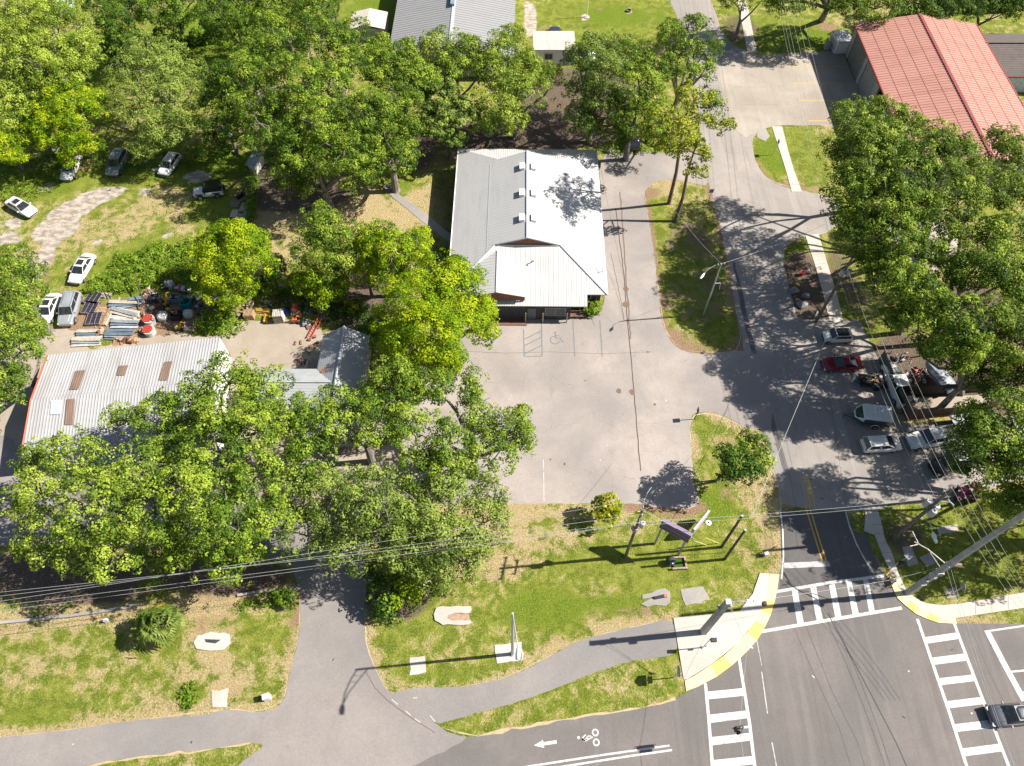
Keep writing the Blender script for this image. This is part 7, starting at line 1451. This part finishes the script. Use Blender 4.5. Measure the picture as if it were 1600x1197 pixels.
bm_ = empty('slanting_beam', G(228, 484), 0, 'long dark beam slanting across the scrap towards the weeds', 'beam'); MB().tube([(1.1, -2.0, .6), (-1.0, 2.6, 1.5)], .06, 6).tube([(-.6, 1.6, 1.3), (-1.6, 4.2, 2.0)], .05, 6).build('beam', M('dark_iron', (.06, .045, .04), .7), bm_)
for i, (y, lab) in enumerate(((504, 'upper of the two white tubs filled with red mesh'), (521, 'lower of the two white tubs filled with red mesh'))):
    u = empty('red_mesh_tub', G(236, y), 0, lab, 'tub', 'white tubs with red mesh'); MB().tube([(0, 0, 0), (0, 0, .75)], [.62, .68], 14).build('tub', bagm, u); MB().tube([(-.12, .05, .75), (-.12, .05, .82)], .58, 14).build('red_fill', redp, u)
    for k in range(5): MB().tube([(-.65, -.4 + k * .2, .85), (.4, -.4 + k * .2, .85)], .03, 5).tube([(-.55 + k * .2, -.5, .86), (-.55 + k * .2, .5, .86)], .03, 5).build('mesh_bar', redp, u)
bag('white bulk bag full of scrap right of the red mesh tubs', 256, 498, 1.1, .9, bagm); bag('white bulk bag below the teal tote', 296, 494, 1.05, .8, bagm)
crate('black crate with brown boards inside, between the two white bags', 277, 496, .05, 1.2, 1.1, .8, plastic_m, 6, fillcol=[woodtan, rust]); crate('teal plastic tote on the right side of the scrap yard', 293, 478, .05, 1.1, 1.0, .9, teal, 5, fillcol=[teal, plastic_m], cat='tote', name='plastic_tote')
crate('dark blue crate behind the yellow machine', 244, 470, .1, 1.1, .9, .8, P_GREY, 4, fillcol=[alu, plastic_m]); crate('blue-grey crate right of the yellow machine', 276, 470, -.05, 1.1, 1.0, .8, MT[1], 4, fillcol=[plastic_m, MT[1]])
def machine(label, px, py, col, rz=0, s=1.0):
    u = empty('small_machine', G(px, py), rz, label, 'machine'); MB().box((0, 0, .45 * s), (.9 * s, .5 * s, .5 * s), taper=.8).build('body', col, u); MB().tube([(.2 * s, 0, .7 * s), (.5 * s, .1, 1.1 * s), (.9 * s, .1, .8 * s)], .10 * s, 8).build('boom', col, u); MB().tube([(-.3 * s, 0, .7 * s), (-.3 * s, 0, 1.0 * s)], .16 * s, 10).build('engine', plastic_m, u)
    for x in (-.3, .3):
        for y in (-.3, .3): MB().tube([(x * s, y * s - .06, .2 * s), (x * s, y * s + .06, .2 * s)], .2 * s, 12).build('wheel', tyre_m, u)
    return u
machine('bright yellow machine among the crates of the scrap yard', 262, 475, ye, 1.2, 1.2); machine('yellow cart-like machine in front, near the workshop roof', 281, 514, ye, .2, 1.0)
crate('grey slatted table beside the front yellow machine', 297, 514, .0, 1.1, 1.0, .5, greywood, 0)
heap('rusty scrap heap at the top of the yard, left part', 235, 459, 1.8, 1.0, .8, [rust, greywood, cream_p, alu], 26, seed=1); heap('white and silver scrap heap at the top of the yard, right part', 266, 450, 1.6, 1.2, 1.1, [bagm, alu, alu, plastic_m], 28, seed=2); heap('mixed dark scrap heap at the right end of the top row', 285, 455, 1.4, 1.2, .9, [rust, alu, pinkp, plastic_m, bagm], 20, seed=3)
heap('dark purple-grey scrap heap in the shade right of the teal tote', 315, 482, 1.8, 1.8, .9, [plastic_m, MT[1], rust, P_GREY], 30, seed=4); heap('rusty engine parts between beam and white bag', 243, 484, 1.4, 1.2, .7, [rust, rust, plastic_m, cream_p], 22, seed=5); heap('low heap of timber offcuts left of the red mesh tubs', 215, 496, 1.6, .8, .4, WD, 18, seed=6); heap('iron frames lying along the workshop wall', 196, 533, 2.6, .7, .5, [rust, woodtan, rust], 26, seed=7)
pipes('broken white pallet boards at the weeds edge, right', 312, 500, .8, 1.4, 6, .05, [bagm, woodtan, greywood], cat='timber', name='timber_bundle')
heap('scattered dark scrap behind the racks', 152, 458, 1.2, .8, .4, [plastic_m, P_GREY, greywood], 12, seed=8)
for k, (px_, py_) in enumerate(((168,462),(160,520),(225,515),(262,486),(230,468),(305,468))): heap(['loose planks and tins above the timber bundle','brick-coloured rubble left of the grey sheets','crumpled cans left of the lower red mesh tub','black hoses below the bright yellow machine','bent rods at the foot of the slanting beam','dull rods beside the teal tote'][k], px_, py_, 1.4, .9, .45, [[greywood, alu, cream_p],[rust, woodtan],[alu, bagm, rust],[plastic_m, ye],[rust, alu],[plastic_m, alu]][k], 14, seed=20 + k)
# right half of the yard
crate('brown plywood box at the left end of the second row', 391, 495, .02, 1.2, 1.0, .7, M('plywood', (.36, .22, .13), .8, var=.15), 0); pallet('pallet lid on the brown plywood box', 391, 495, .02, woodtan, z=.7, w=1.15, d=.95)
heap('brown heap of roots and scrap behind the plywood box', 391, 477, 1.3, 1.2, .8, [rust, woodtan, cream_p, greywood], 26, seed=9)
pipes('row of bright yellow barriers lying in the second row', 413, 487, -.15, 1.9, 5, .11, ye, cat='barriers', name='yellow_barriers')
u = empty('yellow_floats', G(416, 499), 0, 'cluster of round yellow floats below the yellow barriers', 'floats')
for k in range(7): MB().tube([((k % 2) * .34 - .1, -.5 + (k // 2) * .3, .1), ((k % 2) * .34 - .1, -.5 + (k // 2) * .3, .35), ((k % 2) * .34 - .1, -.5 + (k // 2) * .3, .5)], [.12, .17, .08], 10).build('float', ye, u)
for k in range(4): MB().tube([(-.55, -.5 + k * .28, .1), (-.3, -.5 + k * .28, .12)], .05, 6).build('rod', plastic_m, u)
u = empty('stacked_panels', G(438, 500), .08, 'tall stack of white upright panels strapped on a pallet', 'panel stack'); 
for k in range(6): MB().box((-.5 + k * .2, 0, .75), (.13, 1.1, 1.3), taper=.97).build('panel', bagm if k % 2 else cream_p, u)
MB().box((0, 0, .06), (1.3, 1.1, .12)).build('pallet_base', greywood, u)
for z in (.5, 1.1): MB().box((0, -.57, z), (1.2, .02, .05)).build('strap', plastic_m, u)
tv = [(x * .28 - .85, y * .28 - .6, .55 + .3 * math.sin(x * 1.3) * math.cos(y * 1.1) - .12 * (abs(x - 3) + abs(y - 2))) for y in range(5) for x in range(7)]
tf = [(y * 7 + x, y * 7 + x + 1, y * 7 + x + 8, y * 7 + x + 7) for y in range(4) for x in range(6)]
o = mk('blue_tarpaulin', tv, tf, bluep, smooth=True, loc=G(443, 487)); o.modifiers.new('t', 'SOLIDIFY').thickness = .02; setp(o, 'bright blue tarpaulin thrown behind the stacked white panels', 'tarpaulin')
u = empty('red_tank', G(464, 490), .1, 'red tank on a wooden crate, in the second row', 'tank'); crate_ = MB().box((0, -.1, .3), (1.1, 1.1, .6)).build('crate_base', M('plywood', (.36, .22, .13), .8, var=.15), u); MB().tube([(0, -.3, .85), (0, -.2, 1.0), (0, .5, 1.0), (0, .6, .85)], [.2, .38, .38, .2], 14).build('tank', redp, u); MB().tube([(0, .1, 1.35), (0, .1, 1.5)], .1, 8).build('filler_cap', alu, u)
machine('orange and black winch machine below the red tank', 461, 503, orangep, .1, .9)
sheets('grey bent channels standing upright beside the lattice crates', 484, 480, 1.5, 2.6, 1.0, 3, [alu, galv_pole], wave=.06, name='bent_channels', cat='metal channels')
def lattice(label, px, py, rz, z=0, tilt=.3):
    u = empty('lattice_crate', G(px, py) + Vector((0, 0, z)), rz, label, 'lattice frame', 'lattice frames at the right end of the yard'); u.rotation_euler = (tilt, 0, rz)
    for k in range(6): MB().box((-.6 + k * .24, 0, .3), (.06, 1.25, .06)).build('bar', M('brown_grey_bar', (.34, .26, .22), .8), u)
    for k in range(5): MB().box((0, -.55 + k * .275, .36), (1.3, .06, .05)).build('bar', M('brown_grey_bar', (.34, .26, .22), .8), u)
    for x in (-.6, .6):
        for y in (-.55, .55): MB().box((x, y, .1), (.07, .07, .5)).build('leg', M('brown_grey_bar', (.34, .26, .22), .8), u)
lattice('upper lattice frame leaning at the right end of the yard', 501, 484, -.4, .3); lattice('lower lattice frame half under the upper one', 505, 493, -.5, 0, .1)
u = empty('red_ladder_frame', G(492, 515), 1.25, 'long red lattice boom lying in front of the shingled house', 'boom')
for s in (-.25, .25): MB().tube([(-1.5, s, .25), (1.5, s, .35)], .06, 6).build('chord', M('boom_red', (.45, .05, .025), .6, var=.15), u)
for k in range(9): MB().tube([(-1.4 + k * .34, -.25, .3), (-1.2 + k * .34, .25, .3)], .045, 5).build('lacing', M('boom_red', (.45, .05, .025), .6, var=.15), u)
heap('small heap of rods and wheels beside the red boom', 478, 506, 1.3, 1.0, .4, [alu, rust, plastic_m, MT[1]], 16, seed=12); heap('rubbish against the shingled house wall', 476, 568, 2.2, .8, .4, [bagm, MT[1], rust, plastic_m, rust], 22, seed=13); heap('rusty pieces scattered in the yard middle', 478, 538, 3.4, 3.0, .1, [rust, rust, woodtan], 14, seed=14)
heap('dark scrap behind the red boom', 505, 470, 1.6, 1.2, .5, [plastic_m, greywood, rust], 14, seed=15)
heap('dark clutter behind the yellow barriers', 425, 476, 2.4, 1.0, .6, [plastic_m, rust, greywood, alu], 20, seed=40); heap('mixed pots and rods behind the red tank', 472, 478, 2.0, 1.0, .6, [plastic_m, rust, alu, MT[1]], 18, seed=41); heap('old machine parts behind the blue tarpaulin', 447, 474, 1.8, .9, .6, [rust, plastic_m, alu], 16, seed=42); heap('broken slats and cans at the weedy edge left of the plywood box', 375, 492, 1.2, .8, .4, [plastic_m, greywood, rust], 10, seed=43)
# field line: boards, tyres and old shed
u = empty('board_stack', G(378, 336), 1.35, 'cream boards lying at the right side of the field below the pallet', 'boards')
for k, (x, y) in enumerate(((-.9, .3), (.5, -.6), (1.2, .2), (-.2, .9))): MB().box((x, y, .1 + k * .06), (2.0 - k * .2, .9, .07), rz=.06 * k).build('board', cream_p if k != 2 else M('pinkish_board', (.5, .38, .30), .8), u)
o = sheets('white broken panels below the cream boards', 378, 348, .2, 2.2, 1.6, 3, [bagm, cream_p], fan=.5); o['group'] = 'loose things along the field line'
pallet('dark pallet standing above the cream boards', 368, 318, 1.5, greywood, w=1.3, d=1.2, group='loose things along the field line')
u = empty('tyre_row', G(381, 303), 0, 'rack of tyres seen as pale loops at the field line', 'tyres')
for k in range(8): MB().tube([(k * .18 - .5, k * .30 - 1.0, .32), (k * .18 - .32, k * .30 - 1.06, .34)], .32, 12).build('tyre', tyre_m, u); MB().tube([(k * .18 - .51, k * .30 - 1.0, .32), (k * .18 - .53, k * .30 - 1.0, .32)], .18, 10).build('rim', bagm, u)
u = empty('old_hut', G(402, 262), -.3, 'small pale blue hut roof under the dark oaks at the field line', 'hut'); MB().slab([(-.6,-1.6,1.6),(.9,-1.3,1.6),(.7,1.6,2.0),(-.5,1.4,2.0)], .08).build('roof', M('pale_blue_roof', (.36, .42, .42), .6), u); MB().box((.1, 0, .8), (1.1, 2.4, 1.5)).build('wall', white_m, u)
u = empty('fallen_panel', G(228, 252), .2, 'white sheet lying in the field between two parked cars', 'sheet'); MB().box((0, 0, .05), (.5, .35, .06)).build('panel', white_m, u)
u = empty('fallen_panel', G(243, 266), .1, 'white panel lying beside the rightmost parked car', 'sheet'); MB().box((0, 0, .08), (1.0, .5, .07)).build('panel', white_m, u)
# blue-grey water / truck roof at the top edge
u = empty('covered_trailer', G(108, 12), .2, 'pale blue covered trailer glimpsed between trees at the top edge', 'trailer'); MB().box((0, 0, 1.3), (2.2, 5.0, 1.6), taper=.9).build('cover', M('pale_blue_cover', (.42, .52, .60), .5), u); MB().tube([(-1.1, -1.5, .4), (1.1, -1.5, .4)], .38, 12).build('wheels', tyre_m, u); MB().box((0, 0, .5), (2.0, 4.8, .15)).build('chassis', plastic_m, u)
u = empty('yard_light_post', G(917, 27), 0, 'white pole on a pale round base in the lawn at the top edge', 'post'); MB().tube([(0, 0, 0), (0, 0, 4.5)], .06, 8).build('pole', white_m, u); MB().cyl((0, 0, 0), .45, .1, 14).build('base', M('basepad', (.5, .4, .34), .9), u)
u = empty('fire_ring', G(982, 18), 0, 'small rusty fire ring in the lawn at the top edge', 'fire ring'); MB().tube([(0, 0, 0), (0, 0, .3)], .4, 12, False).build('ring', rust, u); MB().cyl((0, 0, 0), .38, .06, 12).build('ash', M('ash', (.2, .17, .15), .9), u)
u = empty('white_marker_disc', G(1107, 817), 0, 'small white disc with a dark number-like blot in the lawn right of the purple sign', 'marker'); MB().cyl((0, 0, .0), .30, .05, 12).build('disc', white_m, u); MB().box((0, 0, .06), (.12, .2, .02)).build('blot', plastic_m, u)
heap('mixed black and red scrap behind the green fence of the compound', 1432, 590, 3.0, 2.2, .9, [plastic_m, plastic_m, rust, redp, alu, bagm], 46, seed=30); heap('scrap parts under the trees above the compound', 1405, 560, 2.4, 1.6, .7, [plastic_m, alu, rust], 24, seed=31)
u = empty('white_pump_housing', G(1448, 905), .2, 'black and white equipment box at the foot of the tall concrete pole', 'equipment'); MB().box((0, 0, .4), (.5, .4, .8)).build('box', plastic_m, u); MB().tube([(.1, -.2, .8), (.3, -.3, .95)], .14, 8).build('cover', white_m, u)
for o in bpy.data.objects:
    if o.type == 'EMPTY' and not o.children: print('EMPTY WITHOUT PARTS', o.name)
